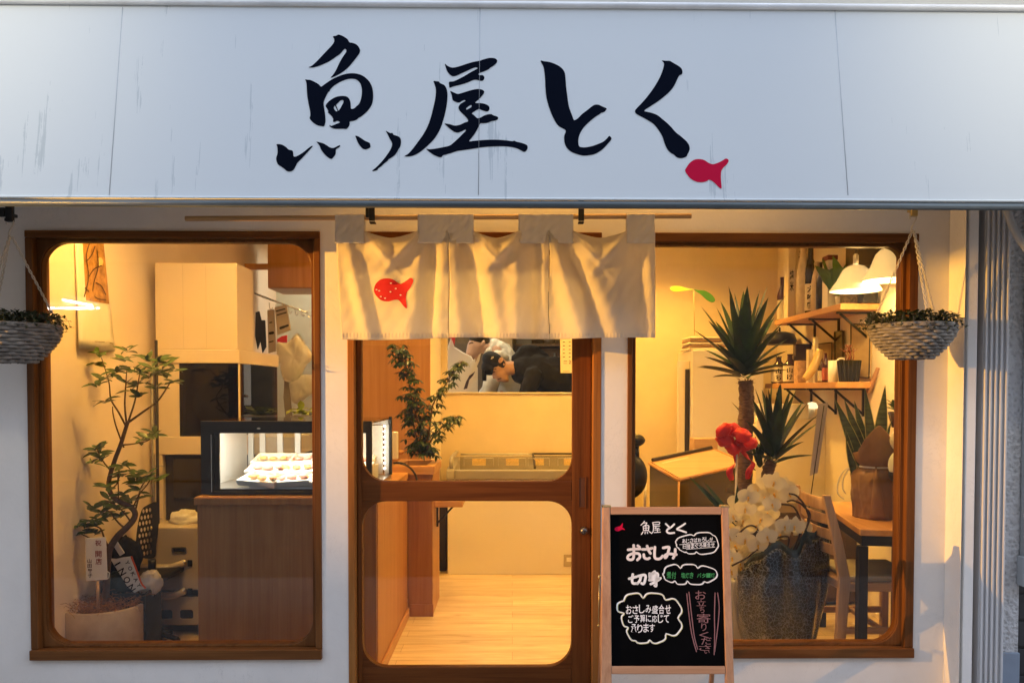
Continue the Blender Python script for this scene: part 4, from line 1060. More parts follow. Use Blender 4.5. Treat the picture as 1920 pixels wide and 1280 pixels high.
# frying pan seen through the smoked glass
pc_ = A(405, 752, YH + .09)
wk = MB(); MR = Matrix.Rotation(R(72), 3, 'X')
prof = [(.0, .055), (.06, .05), (.10, .03), (.125, 0), (.128, .002), (.10, .036), (.06, .056), (0, .062)]
for_v = []
t2 = thing('wok', 'dark round wok hanging inside the smoked glass of the grill booth', 'wok', (pc_.x, pc_.y, pc_.z - .13))
w_ = MB().lathe(prof, (0, 0, 0), 30); w_.v = [tuple(pc_ + MR @ Vector(v)) for v in w_.v]; w_.build('pan', M('wok_iron', (.10, .07, .045), .35, .7), t2)
w_ = MB().tube([pc_ + Vector((.12, 0, .02)), pc_ + Vector((.17, .02, .03))], .008, 8); w_.build('handle', mt['dark'], t2)

# ------------------------------------------------------------------ kitchen things seen right of the hood
t = thing('wall_cupboard', 'wooden wall cupboard hanging high in the corner of the left window', 'cupboard', at(560, 545, 2.7))
c0 = at(501, 540, 2.7)
box('cupboard_body', c0.x, c0.x + .75, 2.72, 3.1, c0.z, 2.45, mt['panel'], t, .004)
box('cupboard_door', c0.x + .004, c0.x + .40, 2.70, 2.7195, c0.z + .004, 2.45, mt['panel'], t, .005)
box('valance', at(400, 500, 2.75).x, c0.x - .001, 2.76, 2.79, at(450, 505, 2.76).z, at(450, 494, 2.76).z, mt['panel_h'], t, .003)
tag(MB().box(XL + .001, wx0 + .15, 3.55, 3.6, 0, 2.498).build('tiled_wall', M('kitchen_tile', (.62, .66, .58), .3, var=.05)), 'greenish white kitchen wall behind the hanging bags', 'wall')
t = thing('utensil_rack', 'steel rod rack with hooks under the wooden wall cupboard', 'rack', at(520, 575, 2.9))
m_ = MB()
for i in range(6):
    a = at(478 + i * 3, 550 + i * 1.5, 2.75); b = at(530 + i * 9, 570 + i * 3.2, 2.55)
    m_.tube([a, b], .005, 6)
m_.build('rods', mt['steel'], t)
m_ = MB()
for i in range(7):
    p = at(505 + i * 12, 573 + i * 2.5, 2.6)
    m_.tube(smooth_path([p + Vector((0, 0, .02)), p, p + Vector((.006, 0, -.022)), p + Vector((.018, 0, -.026)), p + Vector((.022, 0, -.012))]), .0032, 6)
m_.build('hooks', mt['steel'], t)
def hung(name, label, cat, quads, Y, mat, thick=.012):
    """a thing that hangs flat: outline in photo pixels at depth Y"""
    m_ = MB(); m_.prism(quads, lambda a, b: at(a, b, Y), lambda a, b: at(a, b, Y) + Vector((0, thick, 0)))
    return tag(m_.build(name, mat, None, .002), label, cat)
hung('kitchen_tongs', 'black tongs hanging from the utensil rack in the left window', 'tongs', [(479, 585), (486, 583), (490, 600), (497, 600), (499, 650), (492, 662), (488, 640), (483, 655), (478, 630)], 2.66, mt['black'])
def packet(label, q, Y, lines):
    o = hung('hanging_packet', label, 'packet', q, Y, mt['greyp'], .02); o['group'] = 'packets hanging from the utensil rack'
    (x0, y0), (x1, y1), (x2, y2), (x3, y3) = q
    for s, a, b, h in lines:
        m_ = MB()
        c0_ = Vector((x0 + (x3 - x0) * s, y0 + (y3 - y0) * s)); c1_ = Vector((x1 + (x2 - x1) * s, y1 + (y2 - y1) * s))
        stroke(m_, [tuple(c0_.lerp(c1_, a)), tuple(c0_.lerp(c1_, b))], h, lambda x, y: at(x, y, Y - .002))
        m_.build('print_bar', mt['black'], o, clean=False)
packet('narrow grey printed packet hanging between the tongs and the wide packet', [(501, 581), (514, 580), (517, 658), (503, 662)], 2.62, [(.3, .3, .6, 2), (.55, .3, .7, 5), (.75, .2, .7, 2)])
packet('wide grey packet with dark bars hanging above the white carrier bag', [(515, 576), (536, 571), (545, 618), (520, 628)], 2.58, [(.15, .1, .85, 2.2), (.3, .15, .9, 2.2), (.8, .3, .55, 5), (.8, .65, .85, 4)])
hung('red_cloth', 'small dark red cloth above the white carrier bag in the left window', 'cloth', [(519, 636), (528, 630), (538, 628), (538, 642), (520, 642)], 2.56, mt['red'])
# carrier bags
def carrier(label, outline, Y, seed, depth=.10, mat='bag'):
    cx = sum(p[0] for p in outline) / len(outline); cy = sum(p[1] for p in outline) / len(outline)
    P = sm2(outline); m_ = MB(); n = len(P); rings = 7; vs = []
    for s in (-1, 1):
        for k in range(rings + 1):
            q = k / rings
            for x, y in P:
                xx = cx + (x - cx) * (1 - q) ; yy = cy + (y - cy) * (1 - q)
                d = depth * math.sqrt(max(0, 1 - (1 - q) ** 2)) * (1 + .3 * mn.noise(Vector((xx * .07, yy * .05, seed))))
                d += .012 * mn.noise(Vector((xx * .16, yy * .10, seed + 5)))
                vs.append(at(xx, yy, Y + s * d * .5))
    off = (rings + 1) * n; fs = []
    for b in (0, off):
        for k in range(rings):
            for i in range(n): fs.append((b + k * n + i, b + k * n + (i + 1) % n, b + (k + 1) * n + (i + 1) % n, b + (k + 1) * n + i))
    for i in range(n): fs.append((i, (i + 1) % n, off + (i + 1) % n, off + i))
    m_.add(vs, fs, 0, True)
    o = m_.build('carrier_bag', mt[mat]); 
    md = o.modifiers.new('weld', 'WELD'); md.merge_threshold = .0008
    return tag(o, label, 'bag', 'white bags hanging in the kitchen')
carrier('big knotted white carrier bag hanging at the right edge of the left window', [(519, 642), (538, 643), (556, 624), (566, 634), (580, 655), (587, 670), (574, 686), (562, 708), (548, 716), (532, 712), (526, 690), (520, 668)], 2.45, 2)
carrier('limp white carrier bag hanging below the big knotted bag', [(545, 716), (562, 705), (575, 702), (588, 706), (590, 735), (575, 745), (560, 758), (548, 752), (543, 735)], 2.6, 5, .06)
t3 = hung('grey_apron', 'grey apron strip hanging beside the side glass of the grill booth', 'apron', [(533, 712), (540, 708), (545, 745), (548, 782), (535, 784), (531, 745)], 2.5, mt['grey'], .01)
t = thing('salad_tray', 'tray of green leaves standing above the display case', 'tray', at(570, 775, 2.2))
a = at(548, 778, 2.2)
MB().box(a.x, a.x + .35, 2.15, 2.4, a.z - .02, a.z).build('tray', mt['steel'], t, .004)
sv = MB(); r = random.Random(4)
for i in range(60):
    sv.leaf((a.x + r.uniform(.0, .3), r.uniform(2.16, 2.38), a.z + r.uniform(.0, .04)), (r.uniform(-1, 1), r.uniform(-1, 1), r.uniform(-.1, .6)), (0, 0, 1), .07, .05, .3, 4)
sv.build('leaves', M('lettuce', (.42, .52, .05), .5, var=.25, scale=20), t)

# ------------------------------------------------------------------ service counter and the glass display case
YC = .30
kx0, kx1 = at(366, 1050, YC).x, at(707, 1200, YC).x
kz = at(470, 931, YC).z
YC1 = 1.33
t = thing('service_counter', 'long wooden service counter with brown front and orange side', 'counter', ((kx0 + kx1) / 2, YC, 0))
box('front_panel', kx0 + .006, kx1 - .004, YC + .012, YC + .03, .0, kz - .035, mt['counter'], t, .002)
box('side_panel', kx1 - .022, kx1 - .0005, YC + .0305, YC1, .0, kz - .035, mt['panel'], t, .002)
box('side_panel', kx0 + .006, kx0 + .022, YC + .0305, YC1, .0, kz - .035, mt['counter'], t, .002)
box('top_board', kx0, kx1 + .004, YC, YC1, kz - .0345, kz, mt['panel_h'], t, .003)
box('front_lip', kx0 + .001, kx1 + .003, YC - .0125, YC - .0005, kz - .0335, kz - .004, mt['counter'], t, .002)
box('kick_strip', kx1 + .0005, kx1 + .010, YC + .05, YC1, .0, .055, mt['panel_y'], t, .002)

t = thing('display_case', 'lit black framed glass display case standing on the service counter', 'display case', (at(500, 920, .36).x, .36, kz))
YD, YD1 = .345, .945
vx0 = at(376, 850, YD).x; vx1 = at(735, 830, YD1).x
vz1 = at(480, 789, YD).z
bz = kz + .004
gl0, gl1 = at(410, 860, YD).x, at(812, 860, YD).x
gzt, gzb = at(500, 812, YD).z, at(500, 917, YD).z
ring(MB(), rounded(vx0, vx1, bz, vz1, .001), rounded(vx0 + .058, vx1 - .02, bz + .014, vz1 - .052, .001), YD, YD + .022).build('front_bezel', mt['black'], t, .003)
ring(MB(), rounded(vx0 + .058, vx1 - .0202, bz + .014, vz1 - .052, .001), rounded(gl0, vx1 - .026, gzb, gzt, .001), YD + .006, YD + .020).build('inner_bezel', mt['black'], t, .002)
box('trim_strip', vx0 + .0465, vx0 + .049, YD - .0022, YD - .0004, bz + .012, vz1 - .06, mt['steel'], t, 0)
box('front_glass', gl0 + .001, vx1 - .027, YD + .011, YD + .014, gzb + .001, gzt - .001, mt['clear'], t, 0)
mt['side_pane'] = GLASS('side_pane', (.95, .96, .95), .12)
box('side_glass', vx1 - .008, vx1 - .004, YD + .023, YD1 - .02, bz + .03, vz1 - .014, mt['side_pane'], t, 0)
box('base', vx0 + .004, vx1 - .003, YD + .0225, YD1, bz, bz + .026, mt['steel'], t, .002)
box('top_glass', vx0 + .004, vx1 - .003, YD + .0225, YD1, vz1 - .012, vz1 - .003, mt['clear'], t, 0)
box('corner_post', vx1 - .014, vx1 + .001, YD1 - .018, YD1 + .004, bz + .027, vz1, mt['black'], t, .002)
box('back_frame', vx0 + .004, vx1 - .016, YD1 - .016, YD1 - .003, vz1 - .04, vz1 - .0125, mt['alu'], t, .002)
for fx in (.02, .10, .22, .34, .64, .95):
    x = vx0 + (vx1 - vx0) * fx
    box('back_rail', x, x + .028, YD1 - .016, YD1 - .003, bz + .0265, vz1 - .0405, mt['alu'], t, .002)
box('back_door', vx0 + .03, vx1 - .04, YD1 - .009, YD1 - .005, bz + .027, vz1 - .041, GLASS('door_glass', (.75, .78, .78), 2.2), t, 0)
box('side_wall', vx0 + .004, vx0 + .012, YD + .023, YD1 - .017, bz + .0265, vz1 - .0125, mt['alu'], t, 0)
box('led_strip', vx0 + .05, vx1 - .03, YD + .03, YD + .05, vz1 - .030, vz1 - .0155, EMIT('led', (1, .93, .78), 3), t, .002)
m_ = MB().ball((at(485, 803, YD).x, YD - .001, at(485, 803, YD).z), .008, .003, .004); m_.build('badge', mt['steel'], t)
box('glare_board', vx1 - .20, vx1 - .045, YD1 - .022, YD1 - .0165, bz + .03, vz1 - .045, mt['tray'] if 'tray' in mt else mt['white'], t, 0)  # white board and glowing dots added as LED reflections in the side glass
for zz_ in range(9): MB().ball((vx1 - .035, YD1 - .030, bz + .06 + zz_ * .027), .005, n=8, m=5).build('led_glint', bpy.data.materials['led'], t)
la = lamp('case_led', 'AREA', ((vx0 + vx1) / 2, YD + .09, vz1 - .035), 1.3, (1, .92, .74), .6, (R(18), 0, 0), shape='RECTANGLE', size_y=.10)
# packs of fish
r = random.Random(21)
mt['tray'] = M('foam_tray', (.82, .80, .74), .5, var=.03)
mt['film'] = GLASS('pack_film', (.97, .97, .97), .25, .15)
mt['fillet_o'] = M('orange_fillet', (.75, .38, .14), .4, var=.25, scale=60); mt['fillet_p'] = M('pink_fillet', (.72, .30, .24), .4, var=.25, scale=60)
def pack(x, y, z, rz, mat, label):
    t = thing('fish_pack', label, 'food pack', (x, y, z), 'packs of fish in the display case')
    Mx = Matrix.Translation((x, y, z)) @ Matrix.Rotation(rz, 4, 'Z') @ Matrix.Rotation(R(14), 4, 'X') @ Matrix.Rotation(r.uniform(-.12, .12), 4, 'Y') @ Matrix.Scale(1.25, 4)
    m_ = MB().box(-.075, .075, -.05, .05, 0, .008, 0, Mx)
    for a in (-1, 1): m_.box(-.075, .075, a * .05 - .004, a * .05 + .004, .0082, .022, 0, Mx); m_.box(a * .071 - .004, a * .071 + .004, -.0455, .0455, .0082, .022, 0, Mx)
    m_.build('tray', mt['tray'], t, .002)
    f_ = MB()
    for k in range(3):
        q = Mx @ Vector((-.04 + k * .04, r.uniform(-.01, .01), .019)); f_.ball(q, .02, .034, .010, 12, 7, 0, Matrix.Rotation(rz + r.uniform(-.3, .3), 3, 'Z'))
    f_.build('fillet', mat, t)
    MB().add([Mx @ Vector(v) for v in ((-.076, -.052, .026), (.076, -.052, .026), (.076, .052, .026), (-.076, .052, .026))], [(0, 1, 2, 3)]).build('film', mt['film'], t)
nm = 0
rows = ['in the front row', 'in the middle row', 'in the back row']; cols_ = ['', 'first', 'second', 'third', 'fourth']
for j in range(3):
    for i in range(4):
        x = at(515 + i * 52 - j * 8, 880, .6).x; y = .43 + j * .15
        pack(x, y, bz + .046 + .030 * j, r.uniform(-.4, .4), mt['fillet_o'] if (i + j) % 2 == 0 else mt['fillet_p'],
             ('orange' if (i + j) % 2 == 0 else 'pink') + ' fish pack, ' + cols_[i + 1] + ' from the left ' + rows[j] + ' of the case')
stp = MB()
for j in range(3): stp.box(vx0 + .2, vx1 - .05, .375 + j * .15, .375 + j * .15 + (.145), bz + .0265, bz + .033 + .030 * j)
stp.build('stepped_shelf', mt['tray'], bpy.data.objects['display_case'], .002)

# ------------------------------------------------------------------ cooking range with its pipes
YM = .98
A = lambda x, y, Y=YM: at(x, y, Y)
t = thing('gas_range', 'beige boxy gas range with two pipes and slotted base behind the planter', 'cooking range', (A(320, 1100).x, YM, 0))
mx0, mx1 = A(276, 1050).x, kx0 + .10
mz0, mz1 = A(320, 1106).z, A(320, 988).z
box('body', mx0, mx1, YM, YM + .34, mz0, mz1, mt['greyp'], t, .006)
ring(MB(), rounded(A(322, 1030).x, A(350, 1030).x, A(330, 1037).z, A(330, 1025).z, .008, 4), rounded(A(325, 1030).x, A(347, 1030).x, A(330, 1034).z, A(330, 1028).z, .005, 4), YM - .004, YM - .0005).build('vent_rim', mt['steel'], t, .001)
box('vent_slot', A(324, 1030).x, A(348, 1030).x, YM - .0015, YM - .0004, A(330, 1035).z, A(330, 1027).z, mt['black'], t, 0)
for yy in (1055, 1112 - 4):
    e = A(344, yy + 1, YM)
    m_ = MB().tube(smooth_path([A(255, yy + 8, YM - .05), A(285, yy + 9, YM - .055), A(320, yy + 8, YM - .05), A(334, yy + 4, YM - .03), e + Vector((0, .01, 0))]), .018, 10)
    m_.build('gas_pipe', mt['greyp'], t)
    m_ = MB().ball(e + Vector((0, -.006, .004)), .020, .014, .020); m_.build('valve', mt['steel'], t)
    box('switch_plate', A(352, yy).x, A(361, yy).x, YM - .005, YM - .0005, A(350, yy + 6).z, A(350, yy - 6).z, mt['black'], t, .001)
box('plinth_gap', mx0 + .01, mx1, YM + .03, YM + .32, mz0 - .035, mz0 - .0005, mt['black'], t, 0)
pz = mz0 - .0355
pl = extrude2d(MB(), [[(mx0, .06), (mx1, .06), (mx1, pz), (mx0, pz)]] + [[(q.x, q.y) for q in [Vector(p) for p in rounded(A(c - 13, 0).x, A(c + 13, 0).x, A(300, 1160).z, A(300, 1143).z, .012, 3)]] for c in (297, 337, 377)], YM + .004, YM + .01)
pl.build('slotted_base', mt['greyp'], t)
box('base_core', mx0 + .005, mx1, YM + .03, YM + .33, .06, pz - .002, mt['dark'], t, 0)
for x in (mx0 + .03, mx1 - .03): MB().tube([(x, YM + .05, 0), (x, YM + .05, .0595)], .015, 10).build('foot', mt['black'], t)
b_ = lump(A(347, 973, YM + .15), .085, .07, .055, 3, .3, 1.8, crease=.2).build('crumpled_bag', mt['bag'])
tag(b_, 'crumpled white plastic bag lying on the beige gas range', 'bag')

# ------------------------------------------------------------------ black mesh chair
YS = .80
t = thing('mesh_chair', 'black office chair with a perforated back beside the gas range', 'chair', (at(275, 1100, YS).x, YS, 0))
q = [(258, 1040), (256, 1000), (264, 960), (275, 947), (297, 943), (297, 990), (293, 1020), (289, 1045)]
def chp(x, y, o=0):
    s = (x - 256) / 41.0
    return at(x, y, YS + .16 * s + o)
outl = sm2(q); hol = []
for j in range(8):
    for i in range(4):
        cx = 263 + i * 6.2 + (3.1 if j % 2 else 0) + (940 - 955 - j * 11.5) * .02; cy = 959 + j * 11.3 - i * 1.2
        if cx > 285: continue
        if j == 0 and i == 0: continue
        hol.append([(cx + 2.2 * math.cos(R(a)), cy + 4.2 * math.sin(R(a))) for a in range(0, 360, 60)])
vs, fs = fill_outlines([outl] + hol)
m_ = MB().add([chp(x, y) for x, y in vs], fs).add([chp(x, y, .012) for x, y in vs], [tuple(reversed(f)) for f in fs])
for o_ in [outl] + hol:
    n = len(o_); m_.add([chp(x, y) for x, y in o_] + [chp(x, y, .012) for x, y in o_], [(i, (i + 1) % n, n + (i + 1) % n, n + i) for i in range(n)])
m_.build('backrest', mt['black'], t)
s0 = at(272, 1060, YS)
MB().box(s0.x - .14, s0.x + .12, YS - .1, YS + .2, .34, .375).build('seat', mt['black'], t, .012)
MB().tube([(s0.x - .01, YS + .1, .42), (s0.x - .01, YS + .1, .36)], .02, 8).tube([(s0.x - .01, YS + .05, .335), (s0.x - .01, YS + .05, .06)], .022, 10).build('column', mt['black'], t)
m_ = MB()
for k in range(5):
    a = k * 2 * math.pi / 5; m_.tube([(s0.x, YS + .05, .07), (s0.x + .13 * math.cos(a), YS + .05 + .13 * math.sin(a), .03)], [.018, .012], 8); m_.ball((s0.x + .13 * math.cos(a), YS + .05 + .13 * math.sin(a), .02), .02)
m_.build('base', mt['black'], t)

# ------------------------------------------------------------------ dark tote box with bags, crate with red cloth
YT = .50
A = lambda x, y, Y=YT: at(x, y, Y)
t = thing('storage_tote', 'dark tote box behind the pot, filled with bags', 'storage box', (A(250, 1190).x, YT, 0))
x0, x1 = A(212, 1150).x, A(269, 1150).x; zt = A(265, 1112).z
bm_ = MB(); yb = YT + .23; xbk = at(303, 1150, yb).x
P4 = [(x0, YT), (x1 + .01, YT), (xbk, yb), (x0 + .03, yb)]
def wallseg(a, b, z0, z1, th=.006):
    d = Vector((b[0] - a[0], b[1] - a[1], 0)).normalized(); n_ = Vector((-d.y, d.x, 0)) * th
    A_, B_ = Vector((a[0], a[1], 0)), Vector((b[0], b[1], 0))
    vs = [A_ + Vector((0, 0, z0)), B_ + Vector((0, 0, z0)), B_ + n_ + Vector((0, 0, z0)), A_ + n_ + Vector((0, 0, z0))]
    bm_.add(vs + [v + Vector((0, 0, z1 - z0)) for v in vs], [(0, 3, 2, 1), (4, 5, 6, 7), (0, 1, 5, 4), (1, 2, 6, 5), (2, 3, 7, 6), (3, 0, 4, 7)])
for i in range(4): wallseg(P4[i], P4[(i + 1) % 4], .0, zt)
bm_.add([(p[0], p[1], .004) for p in P4], [(0, 1, 2, 3)])
bm_.build('tote_body', M('tote_felt', (.022, .024, .024), .85, var=.3, bump=.3), t)
# lettered carrier bag leaning out of the tote
YG = .52
t = thing('lettered_bag', 'white shopping bag with big black letters and an orange edge leaning in the tote box', 'bag', at(240, 1110, YG))
gq = lambda x, y, o=0: at(x, y, YG + (1110 - y) * .0006 + o)
FC = [(206, 1046), (218, 1047), (232, 1044), (247, 1042), (258, 1070), (266, 1095), (275, 1103), (262, 1106), (252, 1111), (238, 1098), (222, 1072)]
m_ = MB().prism(FC, lambda a, b: gq(a, b), lambda a, b: gq(a, b, .05)); m_.build('bag_body', mt['paper'], t, .004)
def gp(x, y): return gq(x, y, -.0055)
def bagtext(word, xa, ya, xb, yb, h, wd, nm):
    m_ = MB(); n_ = len(word); ang = math.atan2(yb - ya, xb - xa)
    for i, c in enumerate(word):
        cx = xa + (xb - xa) * (i + .5) / n_; cy = ya + (yb - ya) * (i + .5) / n_
        text_box(m_, c, cx - wd / 2 * (.25 if c == 'I' else 1), cy - h / 2, cx + wd / 2 * (.25 if c == 'I' else 1), cy + h / 2, gp, .012, ang, 0, 0)
    m_.build(nm, mt['ink'], t, clean=False)
bagtext('INON', 216, 1049, 251, 1109, 12.5, 11.5, 'big_letters')
bagtext('YOKAY', 236, 1049, 263, 1102, 7.5, 7.5, 'small_letters')
m_ = MB(); stroke(m_, [(246.5, 1043.5), (256, 1068), (265, 1092), (272, 1101)], 3.6, gp); m_.build('orange_edge', M('orange_tape', (.75, .10, .02), .6), t, clean=False)
o = lump(A(283, 1092, YT + .12), .055, .05, .06, 8, .25, 2, crease=.2).build('white_liner_bag', mt['bag']); tag(o, 'small white plastic bag sticking out of the tote box', 'bag')
o = lump(A(230, 1050, YT + .18), .085, .07, .12, 9, .25, 2, crease=.15).build('black_bag', mt['hoodie']); tag(o, 'black shoulder bag slumped behind the plaque in the left window', 'bag')
m_ = MB(); m_.box(-.013, .013, -.004, .004, -.035, .035, 0, Matrix.Translation(A(222, 1027, YT + .08)) @ Matrix.Rotation(R(-32), 4, 'Y')); m_.build('strap_patch', mt['paper'], o, .002)
o = lump(A(222, 1100, YT + .10), .075, .06, .075, 12, .2, 2, crease=.2).build('green_bag', M('dark_green_bag', (.012, .03, .026), .5, bump=.3)); tag(o, 'dark green bag stuffed in the tote box behind the pot', 'bag')
YK = .36
t = thing('black_crate', 'low black crate with a red cloth beside the pot', 'crate', (at(106, 1190, YK).x, YK, 0))
cx0, cx1 = at(84, 1180, YK).x, at(125, 1180, YK).x; cz = at(106, 1165, YK).z
m_ = MB(); 
m_.box(cx0, cx1, YK, YK + .008, 0, cz).box(cx0, cx0 + .008, YK + .0085, YK + .2, 0, cz + .03).box(cx1 - .008, cx1, YK + .0085, YK + .2, 0, cz).box(cx0 + .009, cx1 - .009, YK + .19, YK + .2, 0, cz + .04).box(cx0 + .009, cx1 - .009, YK + .009, YK + .189, .0, .006)
m_.build('crate_body', mt['black'], t, .003)
o = lump(at(116, 1150, YK + .08), .035, .05, .052, 15, .3, 2.2, crease=.25).build('red_cloth', mt['red']); tag(o, 'red cloth bundled in the low black crate left of the pot', 'cloth')

# ------------------------------------------------------------------ potted ficus tree with its plaque
YF = .33
A = lambda x, y, Y=YF: at(x, y, Y)
cy = YF + .165; pc = at(195, 1150, cy); pc.z = A(195, 1150).z; s = mpp(cy)
t = thing('potted_ficus', 'tall potted ficus tree with a bent trunk in a pale terracotta pot', 'potted tree', (pc.x, YF + .15, 0))
r1 = 73 * s; rz = pc.z
MB().lathe([(r1 * .88, .0), (r1 * .97, .05), (r1, rz * .6), (r1, rz - .004), (r1 - .004, rz), (r1 - .016, rz), (r1 - .018, rz - .004), (r1 - .02, rz - .06), (0, rz - .06)], (pc.x, cy, 0), 48).build('pot', mt['pot'], t)
MB().lathe([(r1 - .021, rz - .05), (r1 * .6, rz - .02), (0, rz)], (pc.x, cy, 0), 32).build('soil', M('potting_soil', (.10, .05, .025), .95, bump=.5), t)
r = random.Random(5); cf = MB()
for i in range(520):
    a = r.uniform(0, 6.283); q = r1 * .98 * math.sqrt(r.random()); L = r.uniform(.03, .09)
    p = Vector((pc.x + q * math.cos(a), cy + q * math.sin(a), rz - .012 + r.uniform(0, .035)))
    d = Vector((r.uniform(-1, 1), r.uniform(-1, 1), r.uniform(-.15, .45))) * L
    mid = p + d * .5 + Vector((r.uniform(-.01, .01), r.uniform(-.01, .01), r.uniform(.0, .02)))
    cf.tube([p, mid, p + d], .0011, 3, 0, False)
cf.build('coir_mulch', mt['coir'], t)
def tr(path, r0_, r1_, mb, dy=None, n=5):
    pts = []
    for i, p in enumerate(path):
        yy = p[2] if len(p) > 2 else cy
        pts.append(at(p[0], p[1], yy))
    P = smooth_path(pts, n)
    mb.tube(P, [r0_ + (r1_ - r0_) * i / (len(P) - 1) for i in range(len(P))], 8)
    return P
tk = MB()
tr([(197, 1145), (200, 1085), (204, 1035), (218, 1008), (236, 990), (250, 974), (253, 960), (242, 948), (224, 940), (208, 925), (204, 903), (214, 866), (226, 834), (236, 802), (240, 790)], .017, .008, tk)
tk.build('trunk', mt['bark'], t)
br = MB()
BR = [([(237, 800), (222, 772), (208, 748), (204, 715), (190, 670)], .005, .002), ([(238, 798), (234, 760), (236, 720), (238, 690)], .005, .002), ([(240, 792), (252, 755), (258, 725), (262, 700)], .005, .002), ([(240, 792), (268, 772), (295, 752), (314, 725), (322, 712)], .006, .002),
      ([(226, 834), (248, 832), (276, 826), (288, 815)], .004, .002), ([(208, 882), (196, 868), (188, 855), (182, 842)], .004, .002), ([(207, 918), (220, 905), (222, 885), (228, 872)], .004, .002), ([(222, 938), (222, 920), (222, 900), (226, 890)], .003, .002),
      ([(251, 968), (258, 940), (264, 915), (274, 900)], .005, .002), ([(250, 950), (262, 925), (276, 908), (284, 892)], .004, .002), ([(240, 990), (228, 985), (214, 970), (205, 958), (190, 958)], .005, .002), ([(206, 1030), (196, 1010), (188, 990), (170, 985), (150, 985)], .005, .002), ([(204, 1036), (180, 1015), (150, 1000), (132, 1000)], .004, .0015), ([(247, 980), (232, 960), (215, 945), (198, 938)], .004, .0015), ([(232, 838), (218, 800), (212, 775), (211, 762)], .004, .002)]
for p, a, b in BR: tr([(x, y, cy + .05 * math.sin(x * .21 + y * .13)) for x, y in p], a, b, br)
br.build('branches', mt['bark'], t)
lf = MB(); r = random.Random(8)
CL = [(187, 665, 7), (178, 682, 6), (193, 710, 6), (184, 724, 5), (193, 752, 5), (232, 676, 8), (237, 657, 6), (249, 696, 7), (254, 724, 6), (237, 719, 5), (220, 696, 7), (210, 705, 5), (277, 676, 7), (299, 676, 7), (294, 696, 6), (313, 682, 6), (327, 693, 6), (327, 716, 7), (294, 727, 5), (282, 708, 6), (260, 744, 5), (262, 700, 6), (243, 735, 5), (308, 702, 6), (285, 690, 5),
      (181, 842, 8), (192, 858, 7), (176, 870, 5), (186, 848, 6), (277, 820, 8), (288, 812, 6), (262, 826, 4), (229, 873, 6), (241, 882, 6), (230, 893, 5), (255, 902, 6), (277, 885, 5), (294, 899, 5), (260, 921, 6), (232, 927, 5), (201, 915, 5), (204, 938, 6), (176, 955, 6), (190, 963, 6), (215, 946, 6), (237, 949, 6), (226, 969, 6), (245, 940, 5), (220, 955, 5),
      (132, 986, 5), (122, 996, 4), (133, 1008, 5), (146, 985, 6), (161, 988, 6), (170, 975, 5), (136, 1018, 3), (186, 975, 6), (180, 1000, 5), (160, 1002, 4), (268, 905, 5), (272, 930, 3)]
for x, y, n_ in CL:
    c = at(x, y, cy + .06 * math.sin(x * .31 + y * .17))
    top = y < 735
    for k in range(n_):
        a = 2 * math.pi * (k + r.random() * .8) / n_
        d = Vector((math.cos(a), .7 * math.sin(a), r.uniform(-.25, .75)))
        L = r.uniform(.040, .074)
        lf.leaf(c + Vector((r.uniform(-.008, .008), r.uniform(-.008, .008), r.uniform(-.008, .008))), d, (r.uniform(-.4, .4), -.5, 1), L, L * r.uniform(.36, .46), r.uniform(.0, .25), 5, 0, None, .3)
lf.build('foliage', mt['leaf'], t)
# opening-day plaque on a stick
YQ = YF + .045
t = thing('plaque_sign', 'small white plaque on a stick in the terracotta pot with red opening-day characters', 'plaque', at(181, 1140, YQ))
a, b = at(160, 1087, YQ), at(199, 1008, YQ)
m_ = MB(); m_.prism([(160, 1008), (199, 1006), (202, 1086), (161, 1089)], lambda u, v: at(u, v, YQ), lambda u, v: at(u, v, YQ + .012)); m_.build('plate', mt['paper'], t, .003)
MB().tube([at(184, 1140, YQ + .005), at(184, 1088.5, YQ + .005)], .0075, 8).build('stick', mt['pale'], t)
MB().tube([at(200, 1070, YQ), at(205, 1073, YQ), at(204, 1083, YQ), at(201, 1084, YQ)], .0022, 6).build('side_loop', mt['paper'], t)
pq = lambda x, y: at(x, y, YQ - .0012)
m_ = MB()
for c, x0_, y0_, x1_, y1_ in (('祝', 178, 1012, 190, 1023), ('開', 178.5, 1032, 190.5, 1044), ('店', 179, 1046, 191, 1058)): text_box(m_, c, x0_, y0_, x1_, y1_, pq, .02)
m_.build('red_characters', mt['pink'], t, clean=False)
m_ = MB()
for i, c in enumerate('山田智子'): text_box(m_, c, 163.5 + i * .5, 1047 + i * 9.2, 171.5 + i * .5, 1054.5 + i * 9.2, pq, .02)
m_.build('dark_characters', M('sumi', (.10, .06, .05), .7), t, clean=False)
# ------------------------------------------------------------------ planter stand at the counter's end
YP_ = 1.34
A = lambda x, y, Y=YP_: at(x, y, Y)
t = thing('planter_stand', 'orange wooden planter stand at the end of the counter under the bushy plant', 'planter', (A(795, 1170).x, YP_, 0))
qx0, qx1 = A(735, 900).x, A(811, 900).x
qz = A(780, 873).z
box('stand_front', kx1 + .0005, qx1, YP_, YP_ + .03, 0, qz - .05, mt['counter'], t, .003)
box('stand_side', qx1 - .03, qx1, YP_ + .0305, YP_ + .42, 0, qz - .05, mt['panel'], t, .003)
box('stand_back', qx0, qx1 - .031, YP_ + .39, YP_ + .42, 0, qz - .05, mt['panel'], t, .003)
box('foot_board', kx1 + .012, qx1 + .004, YP_ - .008, YP_ - .0005, 0, .07, mt['counter'], t, .002)
tx0, tx1 = qx0 - .01, qx1 + .012
ring(MB(), [(tx0, YP_ - .012), (tx1, YP_ - .012), (tx1, YP_ + .43), (tx0, YP_ + .43)], [(tx0 + .05, YP_ + .04), (tx1 - .05, YP_ + .04), (tx1 - .05, YP_ + .38), (tx0 + .05, YP_ + .38)], 0, 0)
